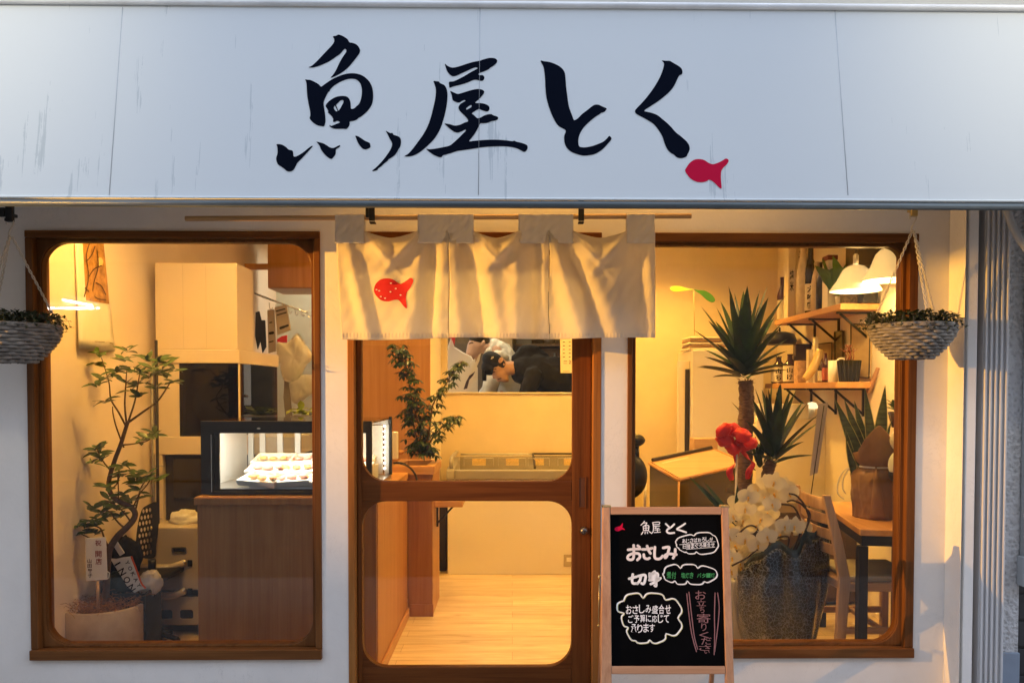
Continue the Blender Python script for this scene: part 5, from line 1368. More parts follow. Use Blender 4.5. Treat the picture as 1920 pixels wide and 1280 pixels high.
rg = MB(); o4 = [(tx0, YP_ - .012), (tx1, YP_ - .012), (tx1, YP_ + .43), (tx0, YP_ + .43)]; i4 = [(tx0 + .05, YP_ + .04), (tx1 - .05, YP_ + .04), (tx1 - .05, YP_ + .38), (tx0 + .05, YP_ + .38)]
ring(rg, o4, i4, 0, 1); rg.v = [(x, z, qz - .0495 + y * .0495) for x, y, z in rg.v]
rg.build('top_frame', mt['panel_h'], t, .003)
box('soil', tx0 + .03, tx1 - .03, YP_ + .03, YP_ + .385, qz - .06, qz - .05, M('planter_soil', (.06, .03, .015), .95, bump=.5), t, 0)
fl0, fl1 = at(812, 940, 1.45), at(868, 940, 1.45)
m_ = MB(); zf = at(840, 938, 1.45).z
m_.box(qx1 + .0005, fl1.x, 1.42, 1.72, zf - .035, zf)
m_.build('side_shelf', mt['panel_h'], t, .003)
m_ = MB(); bx_ = qx1 + .006
m_.box(bx_, bx_ + .012, 1.50, 1.512, zf - .16, zf - .0355).tube([(bx_ + .006, 1.506, zf - .14), (bx_ + .10, 1.506, zf - .04)], .006, 6)
m_.build('shelf_bracket', mt['black'], t)
cb = MB().tube(smooth_path([at(738, 868, 1.0), at(752, 868, 1.0), at(768, 876, 1.1), at(779, 890, 1.15), at(782, 905, 1.2)]), .006, 8)
tag(cb.build('power_cable', mt['black']), 'black cable looping from the display case down beside the planter stand', 'cable')
sp = MB().box(-.016, .016, -.016, .016, 0, .148, 0, Matrix.Translation(at(741, 860, 1.15)))
tag(sp.build('white_speaker', mt['white'], None, .006), 'slim white upright device between the display case and the planter', 'device')
o = MB().lathe([(.02, 0), (.026, .012), (.022, .022), (0, .024)], at(750, 851, YP_ + .02), 14).build('tape_roll', mt['panel']); tag(o, 'small orange roll on the near edge of the planter stand', 'roll')

# bushy schefflera
YV = YP_ + .21
t = thing('schefflera', 'bushy dark green schefflera growing out of the wooden planter stand', 'plant', at(785, 850, YV))
r = random.Random(31)
lf = MB()
def schef(path, wd, nodes, seed):
    rr = random.Random(seed)
    P = smooth_path([at(x, y, YV + .04 * math.sin(i + seed)) for i, (x, y) in enumerate(path)], 6)
    stm = MB().tube(P, [.006 - .0035 * i / (len(P) - 1) for i in range(len(P))], 6)
    for k in range(nodes):
        f = (k + .5) / nodes; p = P[min(len(P) - 1, int(f * (len(P) - 1)))]
        for b in range(3):
            a = rr.uniform(0, 6.283); L = wd * (1.05 - .45 * f) * rr.uniform(.35, 1)
            e = p + Vector((L * math.cos(a), .8 * L * math.sin(a), L * rr.uniform(-.15, .55)))
            stm.tube([p, p.lerp(e, .5) + Vector((0, 0, .008)), e], .0013, 4)
            n_ = rr.randint(6, 8); tilt = Vector((math.cos(a), math.sin(a), 0))
            for q in range(n_):
                aa = 2 * math.pi * q / n_ + rr.random() * .3
                d = Vector((math.cos(aa), math.sin(aa), rr.uniform(-.75, -.1))) + tilt * .35
                L2 = rr.uniform(.034, .055)
                lf.leaf(e, d, (0, 0, 1), L2, L2 * .33, .25, 4, 0, None, .15)
    stm.build('stem', mt['bark'], t)
schef([(790, 850), (776, 800), (772, 755), (765, 710), (752, 670), (744, 648)], .085, 30, 1)
schef([(792, 850), (786, 800), (778, 770), (775, 740)], .09, 12, 2)
schef([(794, 850), (806, 800), (812, 758), (836, 720), (856, 690), (866, 678)], .065, 18, 3)
schef([(796, 850), (808, 826), (828, 800), (848, 786), (858, 780)], .075, 11, 4)
schef([(788, 850), (790, 835), (796, 825)], .075, 5, 5)
lf.build('foliage', mt['leaf2'], t)

# ------------------------------------------------------------------ chest freezer
YZ = 2.37
A = lambda x, y, Y=YZ: at(x, y, Y)
t = thing('chest_freezer', 'white chest freezer with a grey rim and sliding glass top by the back wall', 'freezer', (A(980, 1078).x, YZ, 0))
fx0, fx1 = A(839, 1000).x, A(1150, 1000).x
fz0, fz1 = A(950, 1078).z, A(950, 899).z
fz2 = A(950, 882).z
box('body', fx0, fx1, YZ, YZ + .62, fz0, fz1, mt['white'], t, .008)
# rim in profile, extruded along x
prof = [(YZ - .012, fz1 + .0005), (YZ - .014, fz1 + .02), (YZ - .004, fz2), (YZ + .03, fz2 + .014), (YZ + .63, fz2 + .045), (YZ + .63, fz1 + .0005)]
m_ = MB(); n = len(prof)
m_.add([(fx0 - .006, y, z) for y, z in prof] + [(fx0 + .05, y, z) for y, z in prof], [tuple(range(n)), tuple(range(2 * n - 1, n - 1, -1))] + [(i, (i + 1) % n, n + (i + 1) % n, n + i) for i in range(n)])
m_.build('rim_cheek', mt['grey'], t, .006)
box('rim_front', fx0 + .0505, fx1, YZ - .013, YZ + .03, fz1 + .0005, fz2 + .006, mt['grey'], t, .01)
box('rim_back', fx0 + .0505, fx1, YZ + .58, YZ + .63, fz1 + .0005, fz2 + .05, mt['grey'], t, .004)
MB().tube(smooth_path([(fx0 + .025, YZ + .03, fz2 + .016), (fx0 + .025, YZ + .03, fz2 + .06), (fx0 + .025, YZ + .12, fz2 + .085), (fx0 + .025, YZ + .58, fz2 + .085)]), .014, 10).build('cheek_bar', mt['grey'], t)
lid = lambda u, v: Vector((fx0 + .055 + (fx1 - fx0 - .06) * u, YZ + .032 + .545 * v, fz2 + .012 + .055 * v + .018 * math.sin(math.pi * v)))
MB().grid(lambda u, v: lid(u * .5, v), 10, 8).build('glass_lid', mt['clear'], t)
MB().grid(lambda u, v: lid(.51 + u * .49, v) + Vector((0, 0, -.006)), 10, 8).build('glass_lid', mt['clear'], t)
MB().tube([lid(.505, v / 8) + Vector((0, 0, .004)) for v in range(9)], .008, 8).tube([lid(.505 + .495 * u / 8, 1) + Vector((0, -.01, .006)) for u in range(9)], .007, 8).build('lid_frame', mt['dark'], t)
MB().tube([lid(u / 8 * .5, 1) + Vector((0, -.01, .004)) for u in range(9)], .005, 8).build('lid_trim', mt['steel'], t)
box('inner_well', fx0 + .052, fx1 - .01, YZ + .031, YZ + .579, fz1 - .02, fz1 - .01, M('freezer_well', (.34, .30, .22), .5), t, 0)
tags_ = MB(); wires = MB()
for c0_, c1_ in ((870, 925), (934, 986), (990, 1030), (1046, 1086)):
    a, b = at(c0_, 874, YZ + .22), at(c1_, 874, YZ + .22)
    zt_, zb_ = at(900, 858, YZ + .22).z, at(900, 873, YZ + .22).z
    wires.tube([(a.x, YZ + .22, zb_), (a.x, YZ + .22, zt_ - .002), (b.x, YZ + .22, zt_ - .002), (b.x, YZ + .22, zb_)], .0028, 5)
    q0, q1 = a.x + (b.x - a.x) * .28, a.x + (b.x - a.x) * .74
    tags_.add([(q0, YZ + .216, zb_ + .004), (q1, YZ + .216, zb_ + .004), (q1, YZ + .226, zt_ - .004), (q0, YZ + .226, zt_ - .004)], [(0, 1, 2, 3)])
wires.build('basket_wire', mt['steel'], t); tags_.build('price_card', M('price_card', (.72, .50, .18), .7, var=.25, scale=120), t)
box('thermostat_plate', A(1057, 1050).x, A(1082, 1050).x, YZ - .006, YZ - .0005, A(1060, 1061).z, A(1060, 1039).z, mt['greyp'], t, .002)
box('thermostat_dial', A(1062, 1050).x, A(1071, 1050).x, YZ - .009, YZ - .0065, A(1060, 1052).z, A(1060, 1044).z, mt['paper'], t, .001)
box('thermostat_lid', A(1064, 1036).x, A(1082, 1036).x, YZ - .005, YZ - .0005, A(1060, 1038).z, A(1060, 1031).z, mt['white'], t, .001)
box('kick_base', fx0 + .02, fx1 - .01, YZ + .03, YZ + .59, fz0 - .03, fz0 - .0005, mt['dark'], t, 0)
for x in (fx0 + .06, fx0 + .55, fx1 - .08):
    for y in (YZ + .05, YZ + .55):
        m_ = MB().lathe([(.022, -.012), (.022, .012)], (0, 0, 0), 14); m_.v = [(x + v[2], y + v[0], .022 + v[1]) for v in m_.v]; m_.build('caster', mt['black'], t)
tag(MB().box(ox0 - .05, fx0 - .012, YZ + .10, YZ + .5, 0, .60).build('dark_bin', mt['dark'], None, .01), 'dark bin standing in the gap left of the freezer', 'bin')

# ------------------------------------------------------------------ kitchen behind the opening
YKB = 4.95
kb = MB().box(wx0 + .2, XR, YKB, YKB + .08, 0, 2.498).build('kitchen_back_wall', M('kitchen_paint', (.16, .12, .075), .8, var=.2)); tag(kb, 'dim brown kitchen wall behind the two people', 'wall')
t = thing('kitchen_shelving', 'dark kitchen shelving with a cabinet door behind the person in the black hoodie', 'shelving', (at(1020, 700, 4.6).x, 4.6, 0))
s0, s1 = at(968, 700, 4.6).x, at(1150, 700, 4.6).x
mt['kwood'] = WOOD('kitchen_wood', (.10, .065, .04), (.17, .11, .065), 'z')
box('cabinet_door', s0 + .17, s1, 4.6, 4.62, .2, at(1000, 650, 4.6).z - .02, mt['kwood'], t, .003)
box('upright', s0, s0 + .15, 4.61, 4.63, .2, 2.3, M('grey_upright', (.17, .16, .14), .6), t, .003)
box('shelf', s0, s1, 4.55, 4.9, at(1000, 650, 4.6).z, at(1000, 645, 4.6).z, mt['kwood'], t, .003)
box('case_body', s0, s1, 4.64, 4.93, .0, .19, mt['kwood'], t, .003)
MB().tube([at(1040, 662, 4.58), at(1040, 690, 4.58)], .010, 8).build('door_handle', mt['steel'], t)
gl_ = MB().lathe([(.05, 0), (.055, .06), (.05, .1)], at(1030, 645, 4.68), 16).lathe([(.05, 0), (.055, .06), (.05, .1)], at(1008, 645, 4.68), 16)
tag(MB().lathe([(.05, 0), (.055, .06), (.05, .1)], at(1030, 644.8, 4.68), 16).build('glass_jar', mt['steel']), 'shiny jar on the dark kitchen shelf above the black hoodie', 'jar')
tag(MB().box(at(918, 700, 4.4).x, at(962, 700, 4.4).x, 4.4, 4.8, 0, 2.2).build('steel_fridge', mt['steel'], None, .01), 'steel fridge standing behind the heads of the two people', 'fridge')
Aq = lambda x, y, Y=3.75: at(x, y, Y)
t = thing('white_machine', 'white kitchen machine with a pale panel at the left of the kitchen opening', 'machine', Aq(870, 740))
m_ = MB(); m_.prism([(838, 760), (838, 655), (846, 632), (852, 650), (868, 660), (884, 668), (896, 690), (896, 760)], lambda a, b: at(a, b, 3.85), lambda a, b: at(a, b, 4.1)); m_.build('casing', mt['white'], t, .01)
m_ = MB(); m_.prism([(881, 680), (891, 672), (893, 705), (884, 710)], lambda a, b: at(a, b, 3.84), lambda a, b: at(a, b, 3.848)); m_.build('control_panel', mt['paper'], t, .004)
m_ = MB(); m_.prism([(838, 632), (846, 628), (854, 630), (852, 648), (846, 634)], lambda a, b: at(a, b, 3.83), lambda a, b: at(a, b, 3.845)); 
tag(m_.build('red_label', mt['red'], None), 'red label at the top left corner of the kitchen opening', 'label')
m_ = MB(); m_.prism([(868, 722), (873, 718), (898, 665), (902, 662), (899, 676), (878, 722)], lambda a, b: at(a, b, 3.55), lambda a, b: at(a, b, 3.556))
tag(m_.build('paper_sheet', mt['paper'], None), 'narrow white sheet standing tilted between the plant and the two people', 'paper')
m_ = MB(); m_.prism([(869, 730), (874, 715), (880, 704), (891, 696), (887, 704), (880, 712), (876, 728)], lambda a, b: at(a, b, 3.5), lambda a, b: at(a, b, 3.51))
tag(m_.build('dark_glove', M('purple_glove', (.05, .03, .05), .6), None), 'dark cloth beside the tilted white sheet in the kitchen opening', 'cloth')
kt = MB().box(at(840, 760, 3.5).x, at(1140, 760, 3.5).x, 3.3, 4.05, .86, .9).build('kitchen_worktop', mt['steel'], None, .004); tag(kt, 'steel kitchen worktop in front of the two people', 'worktop')
for x in (at(850, 760, 3.5).x, at(1120, 760, 3.5).x):
    for y in (3.35, 4.0): MB().box(x - .02, x + .02, y - .02, y + .02, 0, .8595).build('leg', mt['steel'], kt)
lamp('kitchen_light', 'AREA', (-.25, 3.9, 2.42), 2.2, (1, .80, .50), .8, (0, 0, 0))
lamp('kitchen_light', 'AREA', (-1.35, 3.0, 2.42), 4, (1, .90, .68), .5, (0, 0, 0))
# calendar at the right edge of the opening
t = thing('wall_planner', 'narrow cream wall calendar with a big 2 at the right edge of the kitchen opening', 'calendar', at(1065, 700, YB - .02))
cq = lambda x, y, o=0: at(x, y, YB - .03 - o)
m_ = MB(); m_.prism([(1050, 626), (1076, 626), (1076, 699), (1051, 699)], lambda a, b: cq(a, b), lambda a, b: cq(a, b, -.006)); m_.build('sheet', mt['cream'], t)
m_ = MB(); text_box(m_, '2', 1066.5, 675, 1070.5, 682, lambda x, y: cq(x, y, .0015), .03)
for j in range(5):
    for i in range(2): stroke(m_, [(1056 + i * 11, 641 + j * 7), (1058.5 + i * 11, 641 + j * 7)], 1.6, lambda x, y: cq(x, y, .0015))
stroke(m_, [(1057, 677), (1063, 677)], 1.2, lambda x, y: cq(x, y, .0015)); stroke(m_, [(1057, 681), (1063, 681)], .9, lambda x, y: cq(x, y, .0015)); stroke(m_, [(1056, 696), (1068, 696)], .8, lambda x, y: cq(x, y, .0015))
m_.build('figures', M('calendar_ink', (.12, .08, .05), .7), t, clean=False)

# ------------------------------------------------------------------ the two people in the kitchen
def blob(name, parts, mat, parent, vox=.008, smooth=6, tweak=None):
    """parts: capsule chains [(p, r), ...] or balls (c, (rx, ry, rz), rotation) merged into one continuous surface"""
    mb = MB()
    for p in parts:
        if p[0] == 'c': mb.tube([q[0] for q in p[1]], [q[1] for q in p[1]], 14); [mb.ball(q[0], q[1], n=14, m=9) for q in p[1]]
        else: mb.ball(p[1], *p[2], n=20, m=12, M=p[3] if len(p) > 3 else None)
    o = mb.build(name, mat, parent)
    md = o.modifiers.new('remesh', 'REMESH'); md.mode = 'VOXEL'; md.voxel_size = vox; md.use_smooth_shade = True
    md = o.modifiers.new('smooth', 'SMOOTH'); md.iterations = smooth; md.factor = .5
    if name in ('hoodie', 'shirt', 'trousers', 'apron'):
        tx = bpy.data.textures.get('cloth_folds') or bpy.data.textures.new('cloth_folds', 'CLOUDS'); tx.noise_scale = .11; tx.noise_depth = 2
        md = o.modifiers.new('folds', 'DISPLACE'); md.texture = tx; md.texture_coords = 'GLOBAL'; md.strength = .045; md.mid_level = .5
    return o
def V(*a): return Vector(a)
# person in the black hoodie: bending over the worktop, facing left and down
YA = 3.50
P = lambda x, y, dy=0: at(x, y, YA + dy)
t = thing('person', 'person in a black hoodie and black cap bending over the kitchen worktop', 'person', (P(1040, 740).x, YA + .1, 0))
s = mpp(YA)
rotm = lambda deg: Matrix.Rotation(R(deg), 3, 'Y')
def bone(a, b): return (Vector(b) - Vector(a)).normalized()
hip = V(P(1110, 740).x + .12, YA + .12, .93)
spine = [(P(985, 694, .04), .09), (P(1005, 696, .05), .11), (P(1030, 704, .08), .13), (P(1060, 714, .1), .14), (hip, .14)]
armA = [(P(1000, 704, -.12), .052), (P(982, 752, -.16), .044), (P(945, 775, -.14), .036), (P(920, 780, -.12), .028)]
armB = [(P(1000, 704, .24), .052), (P(975, 765, .26), .044), (P(935, 780, .2), .036), (P(912, 782, .14), .028)]
def legs(h): return [[(h + V(0, k * .09, 0), .09), (h + V(-.02, k * .1, -.46), .06), (h + V(.02, k * .1, -.85), .045), (h + V(-.08, k * .1, -.89), .03)] for k in (-1, 1)]
parts = [('b', P(930, 685), (.100, .076, .086), rotm(38)), ('b', P(937, 698), (.070, .062, .062), rotm(40)), ('b', P(944, 708), (.048, .048, .036), rotm(25)),
         ('b', P(927, 706, -.0), (.016, .014, .022), rotm(30)), ('b', P(935, 713), (.018, .026, .012)), ('b', P(949, 712), (.026, .030, .020), rotm(10)),
         ('c', [(P(946, 690), .056), (P(972, 690, .02), .062)]), ('c', spine), ('c', armA), ('c', armB)] + [('c', l) for l in legs(hip)]
for bx in (armA[-1][0], armB[-1][0]):
    for k in range(4):
        q = bx + V(-.01, -.03 + k * .018, 0)
        parts.append(('c', [(q, .009), (q + V(-.04 - .006 * (k % 2), 0, -.012), .008), (q + V(-.062, 0, -.03), .007)]))
    parts.append(('c', [(bx + V(0, .03, 0), .010), (bx + V(-.03, .05, -.02), .008)]))
body = blob('body', parts, mt['skin'], t, .008, 3)
blob('ear', [('b', P(939, 675, -.080), (.019, .009, .027), rotm(28)), ('b', P(945, 683, -.078), (.010, .008, .012))], mt['skin'], t, .004, 2)
blob('hair', [('b', P(935, 681, -.002), (.080, .079, .050), rotm(36))], mt['hair'], t, .006, 2)
MB().ball(P(926, 697, -.066), .009, .006, .005).tube([P(920, 694, -.062), P(926, 691, -.070), P(931, 691, -.072)], .0042, 6).tube([P(933, 711, -.040), P(940, 709, -.050)], .0035, 6).build('eye_and_brow', mt['hair'], t)
blob('hoodie', [('c', [(P(974, 690, .02), .082)] + [(p, r_ + .036) for p, r_ in spine]),
                ('c', [(P(968, 672, .06), .056), (P(983, 662, .07), .066), (P(1003, 660, .08), .060), (P(1020, 668, .08), .05)]),
                ('c', [(p, r_ + .026) for p, r_ in armA[:3]]), ('c', [(p, r_ + .024) for p, r_ in armB[:3]]), ('b', hip, (.18, .19, .15))], mt['hoodie'], t, .011, 5)
blob('trousers', [('c', [(p + V(0, 0, -.05 * (i == 0)), r_ + .025) for i, (p, r_) in enumerate(l[:3])]) for l in legs(hip)], mt['hoodie'], t, .014, 4)
cap = blob('cap', [('b', P(925, 678), (.105, .088, .078), rotm(38)), ('b', P(918, 688), (.070, .082, .070), rotm(60))], mt['cap'], t, .006, 3)
m_ = MB()
VB = P(911, 694); ax = (P(909, 716) - P(912, 694)).normalized(); sd = V(0, 1, 0); nr = ax.cross(sd)
m_.grid(lambda u, v: VB + ax * (.088 * v) + sd * ((u - .5) * .145 * (1 - .35 * v * v)) + nr * (-.024 * (2 * u - 1) ** 2 + .010 * v), 12, 6)
m_.build('visor', mt['cap'], cap, solid=.014)
m_ = MB()
for k in range(3): stroke(m_, [(921 + k * 1.8, 673 - k * .9), (922.5 + k * 1.4, 668.5)], 1.0, lambda x, y: at(x, y, YA - .096))
m_.build('cap_emblem', mt['paper'], cap, clean=False)
# person in pale workwear behind, bowed to the left
YB2 = 4.05
P = lambda x, y, dy=0: at(x, y, YB2 + dy)
hip = V(P(985, 740).x, YB2 + .08, .95)
t = thing('person', 'person in pale workwear bowing the dark haired head beside the black cap', 'person', (hip.x, YB2, 0))
hd = P(894, 648)
parts = [('b', hd, (.080, .074, .105), rotm(38)), ('b', P(888, 658), (.060, .055, .078), rotm(45)), ('b', P(878, 660), (.022, .014, .016), rotm(30)), ('b', P(893, 671), (.032, .034, .028)),
         ('c', [(P(906, 652), .052), (P(925, 655, .02), .058)]),
         ('c', [(P(932, 662, .03), .105), (P(955, 700, .05), .135), (hip, .145)]),
         ('c', [(P(936, 672, -.16), .055), (P(925, 725, -.2), .044), (P(900, 760, -.2), .034), (P(890, 768, -.2), .026)]),
         ('c', [(P(936, 672, .22), .055), (P(915, 730, .22), .044), (P(890, 765, .16), .034), (P(880, 770, .12), .026)]),
         ('c', [(hip + V(0, -.09, 0), .09), (hip + V(-.02, -.1, -.46), .06), (hip + V(.02, -.1, -.88), .045), (hip + V(-.08, -.1, -.92), .03)]),
         ('c', [(hip + V(0, .09, 0), .09), (hip + V(.0, .1, -.46), .06), (hip + V(.04, .1, -.88), .045), (hip + V(-.06, .1, -.92), .03)])]
for k in range(4):
    for bx in (P(890, 768, -.2), P(880, 770, .12)):
        q = bx + V(-.01, -.028 + k * .018, 0)
        parts.append(('c', [(q, .009), (q + V(-.04, 0, -.012), .008), (q + V(-.06, 0, -.03), .007)]))
blob('body', parts, mt['skin2'], t, .009, 4)
blob('ear', [('b', P(906, 643, -.076), (.018, .010, .028), rotm(20)), ('b', P(909, 651, -.073), (.009, .008, .011))], mt['skin2'], t, .004, 3)
blob('hair', [('b', P(897, 634), (.090, .084, .064), rotm(22)), ('b', P(908, 637, .01), (.050, .074, .045), rotm(40))], mt['hair'], t, .006, 3)
MB().ball(P(884, 650, -.055), .009, .006, .005).tube([P(879, 644, -.052), P(885, 642, -.06), P(891, 644, -.062)], .0045, 6).build('eye_and_brow', mt['hair'], t)
blob('shirt', [('c', [(P(924, 656, .02), .075), (P(936, 658, .03), .092), (P(942, 672, .04), .125), (P(960, 705, .05), .155), (hip, .165)]),
               ('c', [(P(936, 672, -.16), .080), (P(925, 715, -.2), .068), (P(915, 738, -.2), .062), (P(903, 758, -.2), .050)]),
               ('c', [(P(936, 672, .22), .080), (P(915, 730, .22), .062), (P(895, 760, .17), .050)]), ('c', [(P(915, 660, -.04), .045), (P(928, 645, .02), .05), (P(948, 655, .06), .045)])], mt['shirt'], t, .010, 5)
blob('apron', [('c', [(hip + V(-.03, -.08, .02), .12), (hip + V(-.03, -.09, -.46), .10)]), ('c', [(hip + V(-.03, .08, .02), .12), (hip + V(-.03, .09, -.46), .10)]), ('c', [(hip + V(0, -.1, -.4), .085), (hip + V(.02, -.1, -.86), .07)]), ('c', [(hip + V(0, .1, -.4), .085), (hip + V(.04, .1, -.86), .07)])], mt['shirt'], t, .014, 4)
# ------------------------------------------------------------------ right side of the shop: back cabinet, low wall
YW = 2.45
A = lambda x, y, Y=YW: at(x, y, Y)
t = thing('white_cabinet', 'tall cream cabinet with a dark handle slot behind the yucca', 'cabinet', (A(1380, 900).x, YW, 0))
ztop = A(1350, 656).z
cx0, cx1 = A(1298, 700).x, A(1432, 700).x
box('cabinet_body', cx0, cx1, YW, YW + .5, 0, ztop, mt['white'], t, .006)
sx0 = A(1276, 700).x
box('door_post', sx0, cx0 - .001, YW + .08, YW + .12, 0, A(1285, 676, YW + .08).z, mt['inner'], t, .003)
box('handle_slot', A(1285, 700, YW + .07).x, A(1293, 700, YW + .07).x, YW + .070, YW + .0795, .3, A(1288, 692, YW + .07).z, mt['dark'], t, .002)
box('slot_frame', A(1293.4, 700, YW + .066).x, A(1296.5, 700, YW + .066).x, YW + .062, YW + .0795, .3, A(1288, 690, YW + .07).z, mt['steel'], t, .002)
t = thing('cloth_stack', 'stack of folded brown edged cloths on top of the cream cabinet', 'cloth stack', A(1320, 655))
r = random.Random(3)
for i in range(5):
    z = ztop + .001 + i * .0195; m_ = MB(); x0 = cx0 - .015 + r.uniform(-.012, .012)
    m_.box(x0, x0 + .26, YW + .02, YW + .30, z, z + .017)
    o = m_.build('folded_cloth', mt['cream'] if i % 2 == 0 else M('brown_cloth%d' % i, (.36, .22, .11), .9), t, .007, 3)
t = thing('leaf_ornament', 'two green leaf shapes balancing on a thin wire above the cloth stack', 'ornament', A(1302, 635, YW + .1))
pz_ = A(1301, 545, YW + .1)
MB().tube([pz_, A(1302, 628, YW + .1)], .0022, 6).build('wire', M('ornament_wire', (.35, .26, .08), .5), t)
def blade(pts, mat, nm):
    P = sm2(pts); m_ = MB(); m_.prism(P, lambda a, b: A(a, b, YW + .097), lambda a, b: A(a, b, YW + .101)); m_.build(nm, mat, t, .001)
blade([(1256, 541), (1262, 537), (1275, 537), (1290, 541), (1301, 543), (1290, 544), (1275, 546), (1262, 546)], M('light_leaf', (.30, .55, .05), .5), 'leaf_blade')
blade([(1301, 543), (1310, 544), (1322, 545), (1334, 552), (1341, 562), (1336, 567), (1326, 563), (1315, 553)], M('deep_leaf', (.05, .20, .02), .5), 'leaf_blade')
YL = 2.05
lz = at(1500, 786, YL).z
lw = MB().box(at(1418, 800, YL).x, XR - .001, YL, YL + .1, 0, lz).build('low_wall', mt['inner'], None, .004); tag(lw, 'low warm white wall below the bottle shelves, behind the snake plant', 'partition')
o = MB().box(at(1420, 770, YL + .05).x, at(1512, 770, YL + .05).x, YL + .005, YL + .095, lz + .001, at(1450, 757, YL + .05).z).build('white_box', mt['paper'], None, .006); tag(o, 'long low white box lying on the low wall behind the smaller yucca', 'box')
t = thing('mushroom_lamp', 'small glowing mushroom table lamp on the low wall', 'lamp', (at(1522, 785, YL + .05).x, YL + .05, lz))
x_ = at(1522, 770, YL + .05).x; zz = at(1522, 753, YL + .05).z; s = mpp(YL)
MB().lathe([(11 * s, zz - lz - 13 * s), (11 * s, zz - lz - 8 * s), (8 * s, zz - lz - 2 * s), (0, zz - lz)], (x_, YL + .05, lz), 20).build('shade', EMIT('mushroom_shade', (1, .80, .45), .25), t)
MB().lathe([(9 * s, .001), (8 * s, .02), (5 * s, .03), (7 * s, zz - lz - 13.5 * s)], (x_, YL + .05, lz), 18).build('base', mt['cream'], t)
box_b = MB().box(at(1612, 770, YL + .05).x, at(1632, 770, YL + .05).x, YL + .01, YL + .09, lz + .001, at(1620, 762, YL + .05).z).build('brown_box', mt['kraft'], None, .004); tag(box_b, 'small brown box on the low wall beside the snake plant leaves', 'box')

# ------------------------------------------------------------------ bottle shelves on the side wall
SX = XR - .225
def shelf(label, y0, y1, z, brs):
    t = thing('wall_shelf', label, 'shelf', (XR, (y0 + y1) / 2, z))
    box('shelf_board', SX, XR - .0005, y0, y1, z - .035, z, mt['panel_y'], t, .003)
    for y in brs:
        m_ = MB().box(XR - .012, XR - .0008, y - .008, y + .008, z - .20, z - .0355).box(SX + .03, XR - .0125, y - .008, y + .008, z - .046, z - .0355)
        m_.tube([(SX + .05, y, z - .045), (XR - .010, y, z - .185)], .0075, 6)
        m_.build('bracket', mt['black'], t)
    return t
ZU, ZL = 1.775, 1.335
shelf('upper wooden bottle shelf under the pendant lamps on the side wall', 1.29, 2.42, ZU, (1.42, 1.85, 2.25))
shelf('lower wooden bottle shelf with the black ribbed pot at its near end', 1.35, 2.62, ZL, (1.48, 1.88, 2.3))
def shelf_pos(px, dx=.10):
    X = XR - dx
    d = ray(px, 600); k = (X - CAM.x) / d.x
    return X, CAM.y + d.y * k
mt['bottle_d'] = M('dark_bottle', (.012, .008, .006), .12, spec=.6)
mt['bottle_b'] = M('brown_bottle', (.05, .02, .006), .12, spec=.6)
mt['wrapp'] = M('wrapping_paper', (.62, .54, .40), .7, var=.12, scale=30, bump=.5, bscale=30)
def bottle(label, px, py_top, zs, mat, labelmat=None, chars='', rad=.05, dx=.11, wrap=False, group='bottles on the wall shelves', lab=(.08, .5)):
    x, y = shelf_pos(px, dx); top = CAM.z + (PP_Y - 41 - py_top) * 0 ; 
    d = ray(px, py_top); zt = (CAM + d * ((y - CAM.y) / d.y)).z; h = max(.1, zt - zs)
    t = thing('bottle', label, 'bottle', (x, y, zs + .001), group)
    if wrap: prof = [(rad, 0), (rad * 1.02, h * .55), (rad * .8, h * .72), (rad * .42, h * .9), (rad * .55, h * .97), (rad * .5, h), (0, h)]
    else: prof = [(rad * .9, 0), (rad, .006), (rad, h * .58), (rad * .85, h * .66), (rad * .38, h * .80), (rad * .34, h * .95), (rad * .40, h * .955), (rad * .40, h), (0, h)]
    MB().lathe(prof, (x, y, zs + .001), 24).build('glass_body' if not wrap else 'wrapping', mat, t)
    if labelmat:
        a0, a1 = R(180), R(315); rl = rad + .0012
        MB().grid(lambda u, v: (x + rl * math.cos(a0 + (a1 - a0) * u), y + rl * math.sin(a0 + (a1 - a0) * u), zs + h * (lab[0] + (lab[1] - lab[0]) * v)), 14, 2).build('label_sheet', labelmat, t)
        if chars:
            m_ = MB(); n = len(chars)
            for i, c in enumerate(chars):
                vs, fs = text2d(c, .03); xs = [v[0] for v in vs]; ys = [v[1] for v in vs]
                ch_ = h * (lab[1] - lab[0]) / (n + .3); rr = rl + .0008; P = []
                for vx, vy in vs:
                    u = (vx - min(xs)) / (max(xs) - min(xs)) - .5; v = (vy - min(ys)) / (max(ys) - min(ys)) - .5
                    ang = R(250) + u * ch_ * .8 / rr
                    P.append((x + rr * math.cos(ang), y + rr * math.sin(ang), zs + h * lab[1] - ch_ * (i + .65) + v * ch_ * .82))
                m_.add(P, fs)
            m_.build('label_lettering', mt['ink'], t, clean=False)
    return t
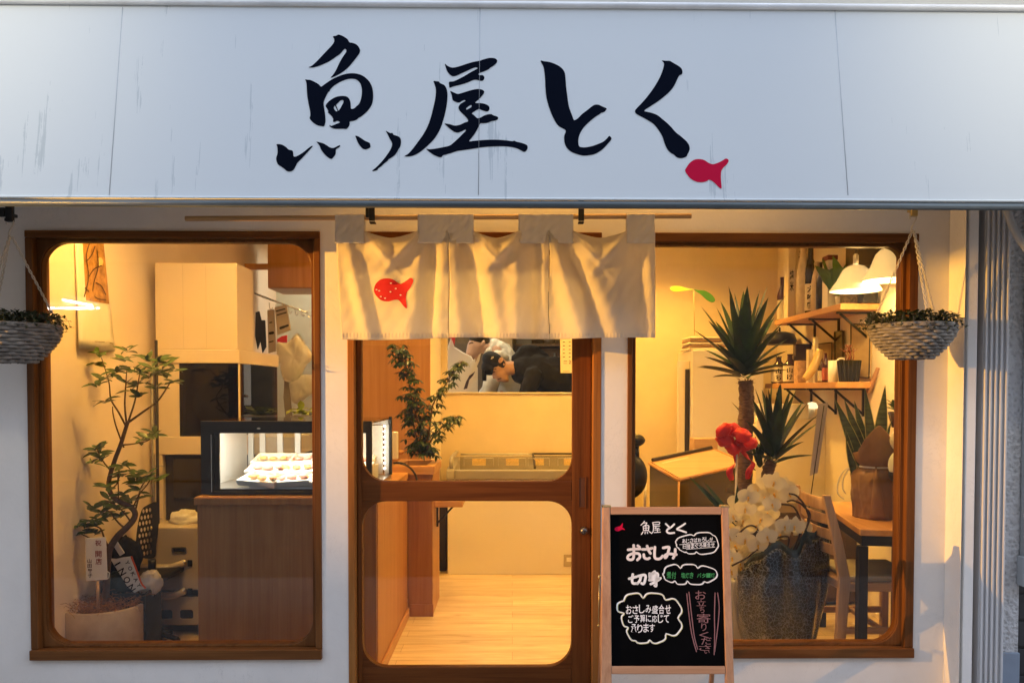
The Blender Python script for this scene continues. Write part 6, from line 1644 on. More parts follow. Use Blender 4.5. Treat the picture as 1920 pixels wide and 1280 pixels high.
def carton(label, px0, px1, py_top, zs, mat, Y=None, dx=.09, depth=.09, band=None, chars='', cmat=None, chpos=(.2, .8)):
    x, y = shelf_pos((px0 + px1) / 2, dx); w = (px1 - px0) * mpp(y)
    d = ray(px0, py_top); zt = (CAM + d * ((y - CAM.y) / d.y)).z
    t = thing('carton', label, 'box', (x, y, zs), 'cartons on the wall shelves')
    h = zt - zs
    box('carton_body', x - w / 2, x + w / 2, y - depth / 2, y + depth / 2, zs + .001, zt if not band else zt - .03, mat, t, .002)
    if band: box('carton_cap', x - w / 2 - .001, x + w / 2 + .001, y - depth / 2 - .001, y + depth / 2 + .001, zt - .0298, zt, band, t, .002)
    if chars:
        m_ = MB(); n = len(chars); cw = w * .55; hh = h * (chpos[1] - chpos[0]) / n
        for i, c in enumerate(chars):
            vs, fs = text2d(c, .02); xs = [v[0] for v in vs]; ys = [v[1] for v in vs]
            m_.add([(x + ((vx - min(xs)) / (max(xs) - min(xs)) - .5) * cw, y - depth / 2 - .0012, zs + h * chpos[1] - hh * (i + .5) + ((vy - min(ys)) / (max(ys) - min(ys)) - .5) * hh * .85) for vx, vy in vs], fs)
        m_.build('carton_lettering', cmat or mt['ink'], t, clean=False)
    return t
wl = M('white_label', (.74, .68, .54), .7)
bottle('small dark bottle with white label at the far end of the upper shelf', 1466, 520, ZU, M('plum_bottle', (.06, .012, .02), .2), wl, '', .035, .10)
carton('slim cream sake carton at the far end of the upper shelf', 1473, 1486, 456, ZU, mt['cream'], dx=.16, chars='純米', chpos=(.35, .65))
carton('broad white sake carton with faint writing on the upper shelf', 1487, 1507, 452, ZU, M('ivory_carton', (.72, .63, .46), .6), dx=.07, chars='五大山', cmat=M('faint_ink', (.38, .28, .14), .7), chpos=(.45, .92))
bottle('tall paper wrapped bottle between the white carton and the dark bottle', 1505, 462, ZU, mt['wrapp'], None, '', .042, .16, True)
bottle('tall dark sake bottle with a white label in the middle of the upper shelf', 1519, 459, ZU, mt['bottle_d'], wl, '大吟醸', .046, .12, lab=(.06, .44))
bottle('short paper wrapped bottle right of the tall dark bottle', 1531, 492, ZU, M('beige_wrap', (.55, .46, .32), .7, bump=.4), None, '', .036, .14, True)
bottle('dark bottle with a pale leaning neck next to the red capped carton', 1540, 492, ZU, mt['bottle_d'], None, '', .038, .12)
carton('white carton with a dark red cap and red emblem on the upper shelf', 1546, 1564, 480, ZU, mt['paper'], dx=.12, band=M('maroon', (.16, .012, .012), .5), chars='寿', cmat=M('emblem_red', (.42, .06, .04), .6), chpos=(.5, .78))
carton('clear patterned box at the near end of the upper shelf', 1578, 1608, 550, ZU, M('patterned_box', (.10, .07, .05), .3, var=.9, scale=60), dx=.12, depth=.06)
carton('black box at the near end of the upper shelf', 1613, 1640, 549, ZU, mt['black'], dx=.07, depth=.08)
x, y = shelf_pos(1578, .10)
t = thing('green_plant', 'green leafy plant behind the pendant lamp on the upper shelf', 'plant', (x, y, ZU + .001))
MB().lathe([(.03, 0), (.04, .07), (.036, .07), (0, .06)], (x, y, ZU + .001), 16).build('pot', mt['paper'], t)
lf = MB(); r = random.Random(2)
for k in range(16):
    a = r.uniform(0, 6.28); lf.leaf((x, y, ZU + .07), (math.cos(a) * .5, math.sin(a) * .5, r.uniform(.5, 1.4)), (0, -1, .2), r.uniform(.15, .30), .075, .3, 7)
lf.build('foliage', M('bright_leaf', (.12, .22, .03), .45, var=.3), t)
# dark fixture high on the wall
x, y = shelf_pos(1620, .06)
t = thing('wall_speaker', 'dark box fixture high on the side wall behind the pendant lamps', 'speaker', (XR, y, 1.95))
zz = at(1620, 500, y).z
box('speaker_body', XR - .13, XR - .001, y - .08, y + .10, zz, zz + .24, mt['brownbox'], t, .006)
MB().tube([(XR - .14, y - .02 + .06 * math.cos(k * .4), zz + .16 + .05 * math.sin(k * .4)) for k in range(17)], .004, 6).build('cable_loop', mt['steel'], t)

# lower shelf
bottle('squat dark bottle with a big white label at the far end of the lower shelf', 1461, 668, ZL, mt['bottle_b'], wl, '山ち', .052, .17, lab=(.06, .60))
bottle('second squat dark bottle with a white label beside a clear box on the lower shelf', 1482, 664, ZL, mt['bottle_b'], wl, '山け', .048, .14, lab=(.06, .60))
carton('clear box with a pinkish pack inside on the lower shelf', 1493, 1512, 676, ZL, M('pinkish_pack', (.52, .34, .20), .4, var=.35, scale=35), dx=.15, depth=.07)
carton('dark carton behind the clear box on the lower shelf', 1490, 1522, 645, ZL, mt['brownbox'], dx=.05, depth=.05)
carton('slim tall cream box in the middle of the lower shelf', 1526, 1533, 632, ZL, mt['cream'], dx=.10, depth=.04)
carton('short cream box left of the slim tall box', 1515, 1525, 655, ZL, mt['wrapp'], dx=.12, depth=.05)
x, y = shelf_pos(1522, .17)
t = thing('glass_boot', 'slanting pale horn shaped bottle on the lower shelf', 'bottle', (x, y, ZL + .001))
P = [at(1508, 708, y), at(1516, 702, y), at(1527, 685, y), at(1534, 667, y), at(1538, 655, y)]
P[0].z = ZL + .022
MB().tube(smooth_path(P), [.018 + .010 * math.sin(math.pi * i / 24) for i in range(25)], 14).build('horn_body', M('yellow_glass', (.66, .48, .18), .2, spec=.6), t)
bottle('slim dark red bottle next to the white mug', 1549, 662, ZL, M('dark_red_bottle', (.05, .008, .006), .15), M('red_label', (.4, .1, .05), .6), '', .022, .15)
bottle('small dark bottle behind the horn shaped bottle', 1541, 672, ZL, mt['bottle_b'], wl, '', .022, .08)
x, y = shelf_pos(1563, .15); h = at(1563, 676, y).z - ZL
t = thing('mug', 'white mug with a looped handle on the lower shelf', 'mug', (x, y, ZL + .001))
MB().lathe([(.026, 0), (.028, .004), (.029, h), (.025, h), (.024, .01), (0, .01)], (x, y, ZL + .001), 20).build('cup', mt['paper'], t)
MB().tube(smooth_path([(x + .02, y - .01, ZL + h), (x + .035, y - .015, ZL + h + .012), (x + .06, y - .02, ZL + h + .005), (x + .062, y - .02, ZL + h * .7), (x + .03, y - .01, ZL + h * .45)]), .006, 8).build('handle', mt['paper'], t)
x, y = shelf_pos(1593, .12); w_ = 21 * mpp(y); h = at(1593, 676, y).z - ZL
t = thing('ribbed_pot', 'black ribbed pot holding a bare twig plant at the near end of the lower shelf', 'pot', (x, y, ZL + .001))
m_ = MB(); n = 64; prof = [(.78, 0), (.82, .06), (1.0, 1.0), (.9, 1.0), (.86, .8)]
for q, zz in prof: m_.v += [(x + w_ * q * (1 + .045 * (1 if (k // 2) % 2 else -1)) * math.cos(2 * math.pi * k / n), y + w_ * q * (1 + .045 * (1 if (k // 2) % 2 else -1)) * math.sin(2 * math.pi * k / n), ZL + .001 + h * zz) for k in range(n)]
for i in range(len(prof) - 1):
    for k in range(n): m_.f.append((i * n + k, i * n + (k + 1) % n, (i + 1) * n + (k + 1) % n, (i + 1) * n + k)); m_.m.append(0); m_.sm.append(False)
m_.f.append(tuple(range(n))); m_.m.append(0); m_.sm.append(False)
m_.f.append(tuple(4 * n + k for k in range(n))); m_.m.append(0); m_.sm.append(False)
m_.build('pot_body', mt['black'], t)
tw = MB(); r = random.Random(9)
for k in range(9):
    p = Vector((x + r.uniform(-.02, .02), y, ZL + h * .85)); pts = [p]
    for q in range(5): p = p + Vector((r.uniform(-.012, .012), r.uniform(-.01, .01), .022)); pts.append(p)
    tw.tube(pts, [.004 - .0005 * i for i in range(6)], 5)
    tw.tube([pts[3], pts[3] + Vector((r.uniform(-.03, .03), 0, .02))], .0025, 5)
tw.build('twigs', M('red_twig', (.16, .05, .03), .7), t)
def leaning(label, q, dxs, mat, fmat, cat='picture'):
    """a framed board leaning on the side wall, outline in photo pixels on the plane x = XR - dx"""
    xs = XR - dxs; t = thing('framed_board', label, cat, atx(q[0][0], q[0][1], xs), 'boards leaning on the lower shelf')
    P = [atx(a, b, xs) for a, b in q]; m_ = MB(); n = len(P)
    m_.add([p + Vector((-.006, 0, 0)) for p in P] + [p + Vector((.006, 0, 0)) for p in P], [tuple(range(n)), tuple(range(2 * n - 1, n - 1, -1))] + [(i, (i + 1) % n, n + (i + 1) % n, n + i) for i in range(n)])
    m_.build('board', mat, t, .001)
    m_ = MB()
    for i in range(n): m_.tube([P[i] + Vector((-.008, 0, 0)), P[(i + 1) % n] + Vector((-.008, 0, 0))], .004, 4)
    m_.build('frame_edge', fmat, t)
leaning('large tan framed board behind the ribbed pot', [(1598, 607), (1634, 608), (1632, 708), (1598, 706)], .012, M('tan_board', (.42, .30, .16), .5, var=.15), mt['dark'])
leaning('narrow dark framed board left of the tan board', [(1567, 622), (1582, 620), (1582, 690), (1567, 690)], .02, mt['brownbox'], mt['dark'])
leaning('dull brown board with a dark edge behind the horn shaped bottle', [(1532, 645), (1562, 642), (1562, 690), (1532, 690)], .012, M('dull_board', (.30, .20, .10), .6), mt['dark'])
x, y = shelf_pos(1470, .11)
t = thing('black_bell', 'black round bell shape hanging under the far end of the upper shelf', 'hanging bell', (x, y, ZU - .2))
zz = at(1468, 646, y).z
MB().lathe([(.11, 0), (.12, .03), (.10, .075), (.05, .09), (0, .092)], (x - .03, y, zz), 24).build('shade', mt['black'], t)
MB().tube([(x - .03, y, zz + .09), (x - .03, y, ZU - .0355)], .006, 6).build('stem', mt['black'], t)
lt = MB(); P = [atx(1622, 735, XR - .03), atx(1628, 737, XR - .03), atx(1648, 690, XR - .006), atx(1643, 688, XR - .006)]
lt.add(P + [p + Vector((.012, 0, 0)) for p in P], [(0, 1, 2, 3), (7, 6, 5, 4), (0, 4, 5, 1), (1, 5, 6, 2), (2, 6, 7, 3), (3, 7, 4, 0)])
tag(lt.build('wooden_stick', M('pinkish_wood', (.45, .25, .15), .6)), 'narrow flat pinkish wooden stick leaning on the side wall above the snake plant', 'stick')

# ------------------------------------------------------------------ pendant lamps
mt['opal'] = EMIT('opal_glass', (1, .78, .38), .06)
mt['opal'].node_tree.nodes['Principled BSDF'].inputs['Roughness'].default_value = .12
mt['opal'].node_tree.nodes['Principled BSDF'].inputs['Base Color'].default_value = (.62, .60, .55, 1)
mt['bulb'] = EMIT('bulb', (1, .85, .55), 5)
def pendant(label, pc, py_rim, py_top, rp, Y, bulb_px):
    c = at(pc, py_rim, Y); s = mpp(Y); h = (py_rim - py_top) * s; r = rp * s
    t = thing('pendant_lamp', label, 'pendant lamp', (c.x, Y, c.z), 'opal pendant lamps in the right window')
    prof = [(r, 0), (r * .985, h * .05), (r * .86, h * .22), (r * .70, h * .42), (r * .60, h * .62), (r * .50, h * .80), (r * .34, h * .93), (r * .14, h)]
    o = MB().lathe(prof, (c.x, Y, c.z), 40); o.f = [f for f in o.f if len(f) == 4]; o.m = o.m[:len(o.f)]; o.sm = o.sm[:len(o.f)]
    o.build('shade', mt['opal'], t, solid=.003)
    MB().lathe([(.014, h), (.014, h + .05), (.006, h + .06), (0, h + .06)], (c.x, Y, c.z), 14).build('socket', mt['steel'], t)
    MB().tube([(c.x, Y, c.z + h + .06), (c.x, Y, 2.499)], .0028, 6).build('cord', mt['dark'], t)
    MB().ball((c.x, Y, c.z + h * .45), .022, .022, .028).build('bulb', mt['bulb'], t)
    lamp('pendant_light', 'POINT', (c.x, Y, c.z - .01), 1.8, (1, .60, .19), .035)
pendant('white opal pendant lamp hanging lower, left of the other above the upper shelf', 1604, 546, 497, 46, 1.0, 0)
pendant('white opal pendant lamp hanging higher, partly behind the right window post', 1666, 526, 465, 46, .82, 0)

# ------------------------------------------------------------------ display table, black chair, yucca
N_, L_, R_, B_ = at(1273, 899, 1.10), at(1217, 867, 1.55), at(1402, 868, 1.50), at(1372, 836, 1.95)
B_ = L_ + (R_ - N_); 
t = thing('display_table', 'dark sided display table with a pale wooden slanting top beside the black chair', 'display table', (N_.x, 1.4, 0))
def slantbox(mb, pts, zt0, zb):
    top = [p + Vector((0, 0, zt0)) for p in pts]; bot = [Vector((p.x, p.y, zb if not callable(zb) else p.z + zb(0))) for p in pts]
    return mb.add(top + bot, [(0, 1, 2, 3), (7, 6, 5, 4), (0, 4, 5, 1), (1, 5, 6, 2), (2, 6, 7, 3), (3, 7, 4, 0)])
base = [N_, R_, B_, L_]
cen = (N_ + B_) / 2
ins = [cen + (p - cen) * .985 for p in base]
slantbox(MB(), ins, -.012, 0.0).build('side_panels', mt['brownbox'], t)
o_ = MB(); tp = [cen + (p - cen) * .93 + Vector((0, 0, .0005)) for p in base]
slantbox(o_, [cen + (p - cen) * .93 for p in base], .0015, lambda a: -.010).build('wooden_top', mt['pale_h'], t)
ed = MB()
for i in range(4): ed.tube([base[i] + Vector((0, 0, -.004)), base[(i + 1) % 4] + Vector((0, 0, -.004))], .009, 4)
ed.tube([N_ + Vector((0, 0, -.01)), (N_.x, N_.y, .02)], .007, 4)
ed.build('edge_strip', mt['panel_h'], t)
MB().tube([L_ + (B_ - L_) * .05 + Vector((0, 0, .012)), L_ + (B_ - L_) * .95 + Vector((0, 0, .012))], .012, 6).build('back_ledge', mt['dark'], t)
pr = MB(); u = (R_ - N_); v = (L_ - N_)
for k in range(14):
    p = N_ + v * .80 + u * (.12 + k * .028) + Vector((0, 0, .0035)); pr.add([p, p + u * .018, p + u * .018 + v * .05, p + v * .05], [(0, 1, 2, 3)])
pr.build('price_ticks', mt['paper'], t)
o = MB().box(at(1302, 830, 2.05).x, at(1346, 830, 2.05).x, 2.05, 2.2, at(1320, 845, 2.05).z - .3, at(1320, 822, 2.05).z).build('wooden_crate', mt['pale_h'], None, .004); tag(o, 'plain wooden crate standing behind the slanting display table', 'crate')
YO = 1.0
t = thing('headrest_chair', 'black chair with a round headrest at the left edge of the right window', 'chair', (at(1180, 900, YO).x, YO, 0))
blob('headrest', [('b', at(1188, 825, YO), (.062, .05, .036))], mt['black'], t, .006, 3)
MB().tube([at(1194, 835, YO), at(1195, 860, YO)], .012, 8).build('post', mt['black'], t)
blob('backrest', [('b', at(1177, 892, YO), (.105, .06, .125))], mt['black'], t, .008, 3)
b0 = at(1177, 892, YO)
MB().lathe([(.0, .43), (.16, .43), (.18, .46), (.17, .50), (0, .51)], (b0.x, YO + .05 - .2, 0), 24).build('seat', mt['black'], t)
MB().tube([(b0.x, YO + .02, .75), (b0.x, YO + .02, .49), (b0.x, YO - .12, .45)], .018, 8).tube([(b0.x, YO - .15, .43), (b0.x, YO - .15, .07)], .022, 10).build('column', mt['black'], t)
m_ = MB()
for k in range(5): a = k * 1.2566; m_.tube([(b0.x, YO - .15, .08), (b0.x + .2 * math.cos(a), YO - .15 + .2 * math.sin(a), .035)], [.018, .012], 8); m_.ball((b0.x + .2 * math.cos(a), YO - .15 + .2 * math.sin(a), .025), .025)
m_.build('base', mt['black'], t)
MB().tube([at(1210, 905, YO + .1), at(1209, 960, YO + .1)], .008, 6).build('lever_tube', mt['cream'], t)

YU = .82
U = lambda x, y, d=0: at(x, y, YU + d)
sw = lambda tt: (min(1, tt * 5 + .35)) * (1 - tt ** 2.2) ** .75
t = thing('yucca', 'yucca with two spiky crowns on rough trunks in the right window', 'potted plant', (U(1400, 900).x, YU, 0))
m_ = MB()
def trunk(path, r0_, r1_, seed):
    P = smooth_path([U(*p) for p in path], 8); n = len(P); r = random.Random(seed)
    m_.tube(P, [(r0_ + (r1_ - r0_) * i / (n - 1)) * (1 + .07 * math.sin(i * 2.3)) for i in range(n)], 16)
    for i in range(n * 3):     # leaf scars
        p = P[r.randrange(n)]; a = r.uniform(0, 6.283); rr = r0_ * 1.0
        m_.leaf(p + Vector((rr * .9 * math.cos(a), rr * .9 * math.sin(a), 0)), (math.cos(a), math.sin(a), .8), (0, 0, 1), r.uniform(.012, .03), .012, .2, 2)
gz = -.0
pb = U(1398, 950); 
trunk([(1398, 713), (1400, 760), (1396, 820), (1395, 900), (1394, 1010)], .036, .044, 1)
trunk([(1448, 862), (1440, 885), (1432, 930), (1425, 1010)], .026, .036, 2)
m_.build('trunk', mt['bark2'], t)
lf = MB(); r = random.Random(17)
def crown(c, n, Lr, W, seed, lo=-.35):
    r = random.Random(seed)
    for k in range(n):
        q = k / n
        el = R(86 - 80 * q ** 1.55) + r.uniform(-.12, .12); a = k * 2.39996 + r.uniform(-.2, .2)
        d = Vector((math.cos(el) * math.cos(a), math.cos(el) * math.sin(a) * .9, math.sin(el)))
        L = r.uniform(*Lr) * (.50 + .50 * min(1, 1.12 * max(0, math.sin(el))))
        lf.leaf(Vector(c) + Vector((.022 * math.cos(a), .022 * math.sin(a), .05 - .10 * q)), d, (0, 0, 1), L, W * r.uniform(.8, 1.1), .10 * q + .02, 8, 0, sw, .45)
crown(U(1394, 690), 50, (.24, .385), .064, 1)
crown(U(1452, 850), 30, (.26, .34), .054, 2)
crown(U(1425, 868, .05), 10, (.10, .16), .03, 3)
lf.build('leaves', mt['leaf3'], t)
pz0 = .0
MB().lathe([(.14, 0), (.16, .05), (.18, .34), (.175, .36), (.16, .36), (.158, .32), (0, .32)], (U(1408, 1000).x, YU, 0), 36).build('pot', mt['grey'], t)

t = thing('shade_cupboard', 'low dark brown cupboard added to stand in for shade behind the dining table', 'cupboard', (1.75, 1.6, 0))  # added cupboard, its dark colour stands in for the shade under the table
box('cupboard_body', 1.42, XR - .002, 1.55, 1.95, .02, .56, M('shade_brown', (.07, .042, .022), .5, var=.2), t, .004)
for xx in (1.44, 1.72): box('cupboard_door', xx, min(xx + .27, XR - .01), 1.535, 1.5495, .05, .53, M('shade_front%d' % int(xx * 100), (.085, .05, .026), .45, var=.2), t, .003)

# red bow on its stick
YR_ = .66
Q = lambda x, y, d=0: at(x, y, YR_ + d)
t = thing('ribbon_bow', 'red ribbon bow on a thin pale stick in front of the yucca trunk', 'bow', Q(1382, 950))
mt['ribbon'] = M('red_ribbon', (.56, .004, .006), .5, var=.2, scale=12)
def loop(c, e, wd, seed):
    """one puffed ribbon loop from the knot c out to e and back"""
    mb = MB(); c, e = Vector(c), Vector(e); ax = e - c; pr_ = Vector((-ax.z, 0, ax.x)).normalized() * ax.length * .42
    def f(u, v):
        a = u * 2 * math.pi
        p = c + ax * (.5 - .5 * math.cos(a)) + pr_ * math.sin(a) * (.25 + .75 * math.sin(a / 2) ** 2)
        return p + Vector((0, (v - .5) * wd * (.5 + .5 * math.sin(a / 2)), 0)) + Vector((.004 * math.sin(a * 3 + seed), 0, .004 * math.cos(v * 5 + seed)))
    mb.grid(f, 26, 5); return mb
k0 = Q(1383, 828)
for i, (x, y, rx, rz_, an) in enumerate([(1357, 806, 19, 14, 35), (1360, 826, 20, 15, -10), (1376, 806, 17, 14, -20), (1392, 816, 20, 15, -25), (1374, 840, 19, 14, -35), (1394, 834, 20, 14, 15), (1408, 830, 15, 13, 5)]):
    l_ = lump((0, 0, 0), rx * .92 * mpp(YR_), .032, rz_ * .85 * mpp(YR_), i + 3, .22, 1.5, crease=.14)
    c_ = Q(x, y, -.02 + .02 * (i % 3)); RM = Matrix.Rotation(R(-an), 3, 'Y'); l_.v = [tuple(c_ + RM @ Vector(v)) for v in l_.v]
    l_.build('bow_loop', mt['ribbon'], t)
blob('knot', [('b', k0, (.018, .018, .016))], mt['ribbon'], t, .004, 2)
def tail(pts, wd):
    P = smooth_path([Q(*p) for p in pts], 6); m_ = MB(); n = len(P)
    m_.grid(lambda u, v: P[min(n - 1, int(round(v * (n - 1))))] + Vector(((u - .5) * wd * math.cos(v * 4), (u - .5) * wd * math.sin(v * 4) * .6, 0)), 2, n - 1); m_.build('ribbon_tail', mt['ribbon'], t, solid=.0008)
tail([(1380, 848), (1378, 868), (1368, 882), (1372, 900)], .034)
tail([(1388, 840), (1402, 858), (1412, 868), (1405, 882), (1402, 898)], .034)
MB().tube([Q(1382, 845), Q(1379, 960), Q(1379, 1040)], .0055, 8).build('stick', mt['cream'], t)

# ------------------------------------------------------------------ wrapped orchid gift
YG_ = .44
G = lambda x, y, d=0: at(x, y, YG_ + d)
gc = at(1462, 1100, .61); gs = mpp(YG_)
t = thing('orchid_gift', 'white moth orchids wrapped in dark netted paper and cellophane in the right window', 'flower gift', (gc.x, YG_ + .1, 0))
def NET():
    m, nt, b = _new('netted_paper')
    v = _co(nt)
    nz = nt.nodes.new('ShaderNodeTexNoise'); nz.inputs['Scale'].default_value = 24; nt.links.new(v, nz.inputs['Vector'])
    mx = nt.nodes.new('ShaderNodeMix'); mx.data_type = 'VECTOR'; mx.inputs[0].default_value = .035
    nt.links.new(v, mx.inputs[4]); nt.links.new(nz.outputs['Color'], mx.inputs[5])
    vo = nt.nodes.new('ShaderNodeTexVoronoi'); vo.feature = 'DISTANCE_TO_EDGE'; vo.inputs['Scale'].default_value = 66
    nt.links.new(mx.outputs[1], vo.inputs['Vector'])
    c = _ramp(nt, vo.outputs['Distance'], [(.015, (.40, .45, .52)), (.05, (.18, .21, .25)), (.085, (.010, .016, .015))])
    nt.links.new(c, b.inputs['Base Color']); b.inputs['Roughness'].default_value = .6
    _bump(nt, b, vo.outputs['Distance'], .5, -.003)
    return m
mt['net'] = NET()
mt['wrapg'] = M('green_wrap', (.010, .028, .026), .5, var=.2, bump=.2)
cyo = YG_ + .17
def wrap_top(a):     # the paper's torn upper edge: peaks and dips around the rim
    return .50 + .085 * math.cos(a - R(-40)) + .05 * (abs(math.sin(2.5 * a + .6)) - .5) + .014 * math.sin(9 * a)
def wrapf(k, extra=0):
    def f(u, v):
        a = u * 2 * math.pi
        zt_ = wrap_top(a) + extra; z = .015 + (zt_ - .015) * v
        rr = (.135 + .075 * math.sin(min(1, v * 1.15) * math.pi * .62) + k) * (1 + .05 * math.sin(5 * a + 3 * v) + (.03 + .07 * v) * (abs(math.sin(4 * a + 1.2 * v)) - .6) + .025 * math.sin(11 * a) - .06 * abs(mn.noise(Vector((math.cos(a) * 2.5, math.sin(a) * 2.5, v * 3)))))
        return (gc.x + rr * math.cos(a), cyo + rr * .86 * math.sin(a), z)
    return f
o = MB().grid(wrapf(0), 96, 24).build('net_wrap', mt['net'], t, solid=.002)
MB().grid(wrapf(-.014, .035), 96, 24).build('inner_wrap', mt['wrapg'], t, solid=.001)
MB().grid(wrapf(.012, .03), 72, 20).build('cellophane', mt['cello'], t)
m_ = MB().prism([(1498, 1012), (1512, 992), (1521, 1010), (1524, 1020), (1502, 1020)], lambda a, b: G(a, b, .01), lambda a, b: G(a, b, .02)); m_.build('paper_tip', mt['wrapg'], t)
# blooms
mt['petal'] = TRANSLUCENT('orchid_petal', (.84, .76, .50), .15, .55, bump=0, var=.04)
mt['lip'] = M('orchid_lip', (.72, .42, .06), .5)
r = random.Random(41); pet, lip = MB(), MB()
rnd = lambda tt: math.sin(math.pi * (.08 + .90 * tt)) ** .55
sep = lambda tt: math.sin(math.pi * (.06 + .92 * tt)) ** .8
BL = [(1452, 903), (1470, 912), (1436, 906), (1420, 918), (1402, 930), (1478, 925), (1432, 932), (1450, 925), (1398, 952), (1374, 966), (1392, 975), (1415, 950), (1446, 945), (1440, 962), (1368, 988), (1382, 1000), (1398, 1010), (1418, 985), (1450, 992), (1462, 1000), (1490, 985), (1502, 990), (1376, 1022), (1400, 1032), (1420, 1020), (1372, 1045), (1386, 1052), (1410, 1042), (1438, 1005), (1428, 972), (1370, 1070), (1384, 940), (1470, 985), (1366, 1005), (1392, 1062)]
for i, (x, y) in enumerate(BL):
    c = G(x, y, .01 + .06 * (i % 4) + r.uniform(-.02, .02)); 
    fd = Vector((r.uniform(-.7, .4), -1, r.uniform(-.25, .35))).normalized(); rt = fd.cross(Vector((0, 0, 1))).normalized(); up = rt.cross(fd).normalized()
    tw_ = r.uniform(-.3, .3); rt, up = rt * math.cos(tw_) + up * math.sin(tw_), up * math.cos(tw_) - rt * math.sin(tw_)
    S_ = r.uniform(.047, .058)
    for an, L, W, sh in ((8, 1.0, 1.05, rnd), (172, 1.0, 1.05, rnd), (90, .95, .62, sep), (222, .92, .58, sep), (318, .92, .58, sep)):
        d = rt * math.cos(R(an)) + up * math.sin(R(an)) + fd * .12
        pet.leaf(c + fd * (.004 if W > 1 else 0), d, rt * math.sin(R(an)) * -1 + up * math.cos(R(an)) if False else fd.cross(d).cross(d) * -1, S_ * L, S_ * W * 1.05, .12, 7, 0, sh, .12)
    lip.ball(c + fd * .010 - up * .004, .005, .005, .007, 8, 6); lip.leaf(c + fd * .010 - up * .006, fd * .7 - up, fd, .016, .010, .3, 4)
pet.build('blossoms', mt['petal'], t); lip.build('lips', mt['lip'], t)
mt['ostem'] = M('orchid_stem', (.035, .018, .012), .5)
for P in ([(1455, 1090), (1500, 1000), (1492, 955), (1470, 945), (1440, 950)], [(1460, 1090), (1512, 990), (1512, 955), (1495, 930), (1480, 925)], [(1450, 1090), (1480, 1010), (1440, 1015), (1400, 1045), (1372, 1060)], [(1462, 1090), (1516, 980), (1508, 950), (1488, 938), (1476, 940)], [(1450, 1080), (1425, 1000), (1405, 985), (1380, 1005)]):
    MB().tube(smooth_path([G(x, y, .10 - .02 * i) for i, (x, y) in enumerate(P)]), .0045, 7).build('stem', mt['ostem'], t)
ol = MB()
for i, (x, y, dx, dz) in enumerate([(1376, 900, .5, -1), (1368, 918, -.6, .9), (1350, 930, -1, .2), (1340, 915, -1, .5)]):
    ol.leaf(G(1380, 985, .12), (dx * .6 - .3, -.1, 1), (0, -1, 0), .20 + .03 * i, .022, .5 * (i % 2), 8)
ol.build('leaves', mt['leaf3'], t)

# ------------------------------------------------------------------ card on a wire, table, chairs, snake plant, plush
YI = .62
I = lambda x, y, d=0: at(x, y, YI + d)
t = thing('card_stick', 'grey lilac card on a thin dark stick leaning before the low wall', 'card', I(1512, 1000))
m_ = MB(); m_.prism([(1534, 758), (1553, 754), (1533, 886), (1518, 892)], lambda a, b: I(a, b), lambda a, b: I(a, b, .003)); m_.build('card', M('lilac_card', (.42, .38, .38), .7), t)
MB().tube([I(1545, 760, -.004), I(1526, 890, -.004), I(1515, 965, -.004), I(1508, 1030, -.004)], .0022, 6).build('stick', mt['dark'], t)

TN, TF = at(1613, 992, .27), at(1535, 936, 1.16)
TZ_ = TN.z; TF.z = TZ_
d1 = (TF - TN); d1.z = 0; d1n = d1.normalized(); d2n = Vector((d1n.y, -d1n.x, 0))
t = thing('dining_table', 'wooden dining table with black steel legs under the wrapped snake plant', 'table', (TN.x + .25, .7, 0))
W_ = .50
tt = [TN, TN + d2n * W_, TN + d2n * W_ + d1, TF]
# keep the corner inside the shop front and the side wall
def topslab(z0, z1, inset=0):
    c = (tt[0] + tt[2]) / 2; P = [c + (p - c) * (1 - inset) for p in tt]
    P = [Vector((min(p.x, XR - .005), max(p.y, .15), 0)) for p in P]
    return [Vector((p.x, p.y, z1)) for p in P], [Vector((p.x, p.y, z0)) for p in P]
def prism4(a, b): return MB().add(a + b, [(0, 1, 2, 3), (7, 6, 5, 4), (0, 4, 5, 1), (1, 5, 6, 2), (2, 6, 7, 3), (3, 7, 4, 0)])
prism4(*topslab(TZ_ - .028, TZ_)).build('tabletop', mt['panel_y'], t, .003)
prism4(*topslab(TZ_ - .075, TZ_ - .0285, .05)).build('apron', mt['blackm'], t)
for i, p in enumerate(topslab(0, TZ_ - .03, .06)[0]):
    MB().box(p.x - .020, p.x + .020, p.y - .020, p.y + .020, 0, TZ_ - .0755).build('leg', mt['blackm'], t, .002)
# ladder-back chair
a0, a1 = at(1549, 931, .36), at(1513, 921, .74)
zt_ = .82
t = chair0 = thing('dining_chair', 'pale wooden ladder back chair drawn up to the near end of the table', 'chair', (1.55, .55, 0), 'wooden chairs at the dining table')
ax_ = a0.x
def post(p, lean, nm='back_post'):
    m_ = MB(); P = [Vector((p.x, p.y, zt_)), Vector((p.x + .05 * lean, p.y, .62)), Vector((p.x + .085 * lean, p.y, .44)), Vector((p.x + .06 * lean, p.y, .0))]
    vs = []
    for i, q in enumerate(P):
        w1 = [.016, .022, .026, .020][i]; w2 = .013
        vs += [q + Vector((-w1, -w2, 0)), q + Vector((w1, -w2, 0)), q + Vector((w1, w2, 0)), q + Vector((-w1, w2, 0))]
    fs = [(0, 1, 2, 3), (15, 14, 13, 12)]
    for i in range(3):
        for k in range(4): fs.append((i * 4 + k, i * 4 + (k + 1) % 4, i * 4 + 4 + (k + 1) % 4, i * 4 + 4 + k))
    m_.add(vs, fs); m_.build(nm, mt['pale'], t, .003)
pa = Vector((ax_, .36, 0)); pb = Vector((ax_, .74, 0))
post(pa, 1); post(pb, 1)
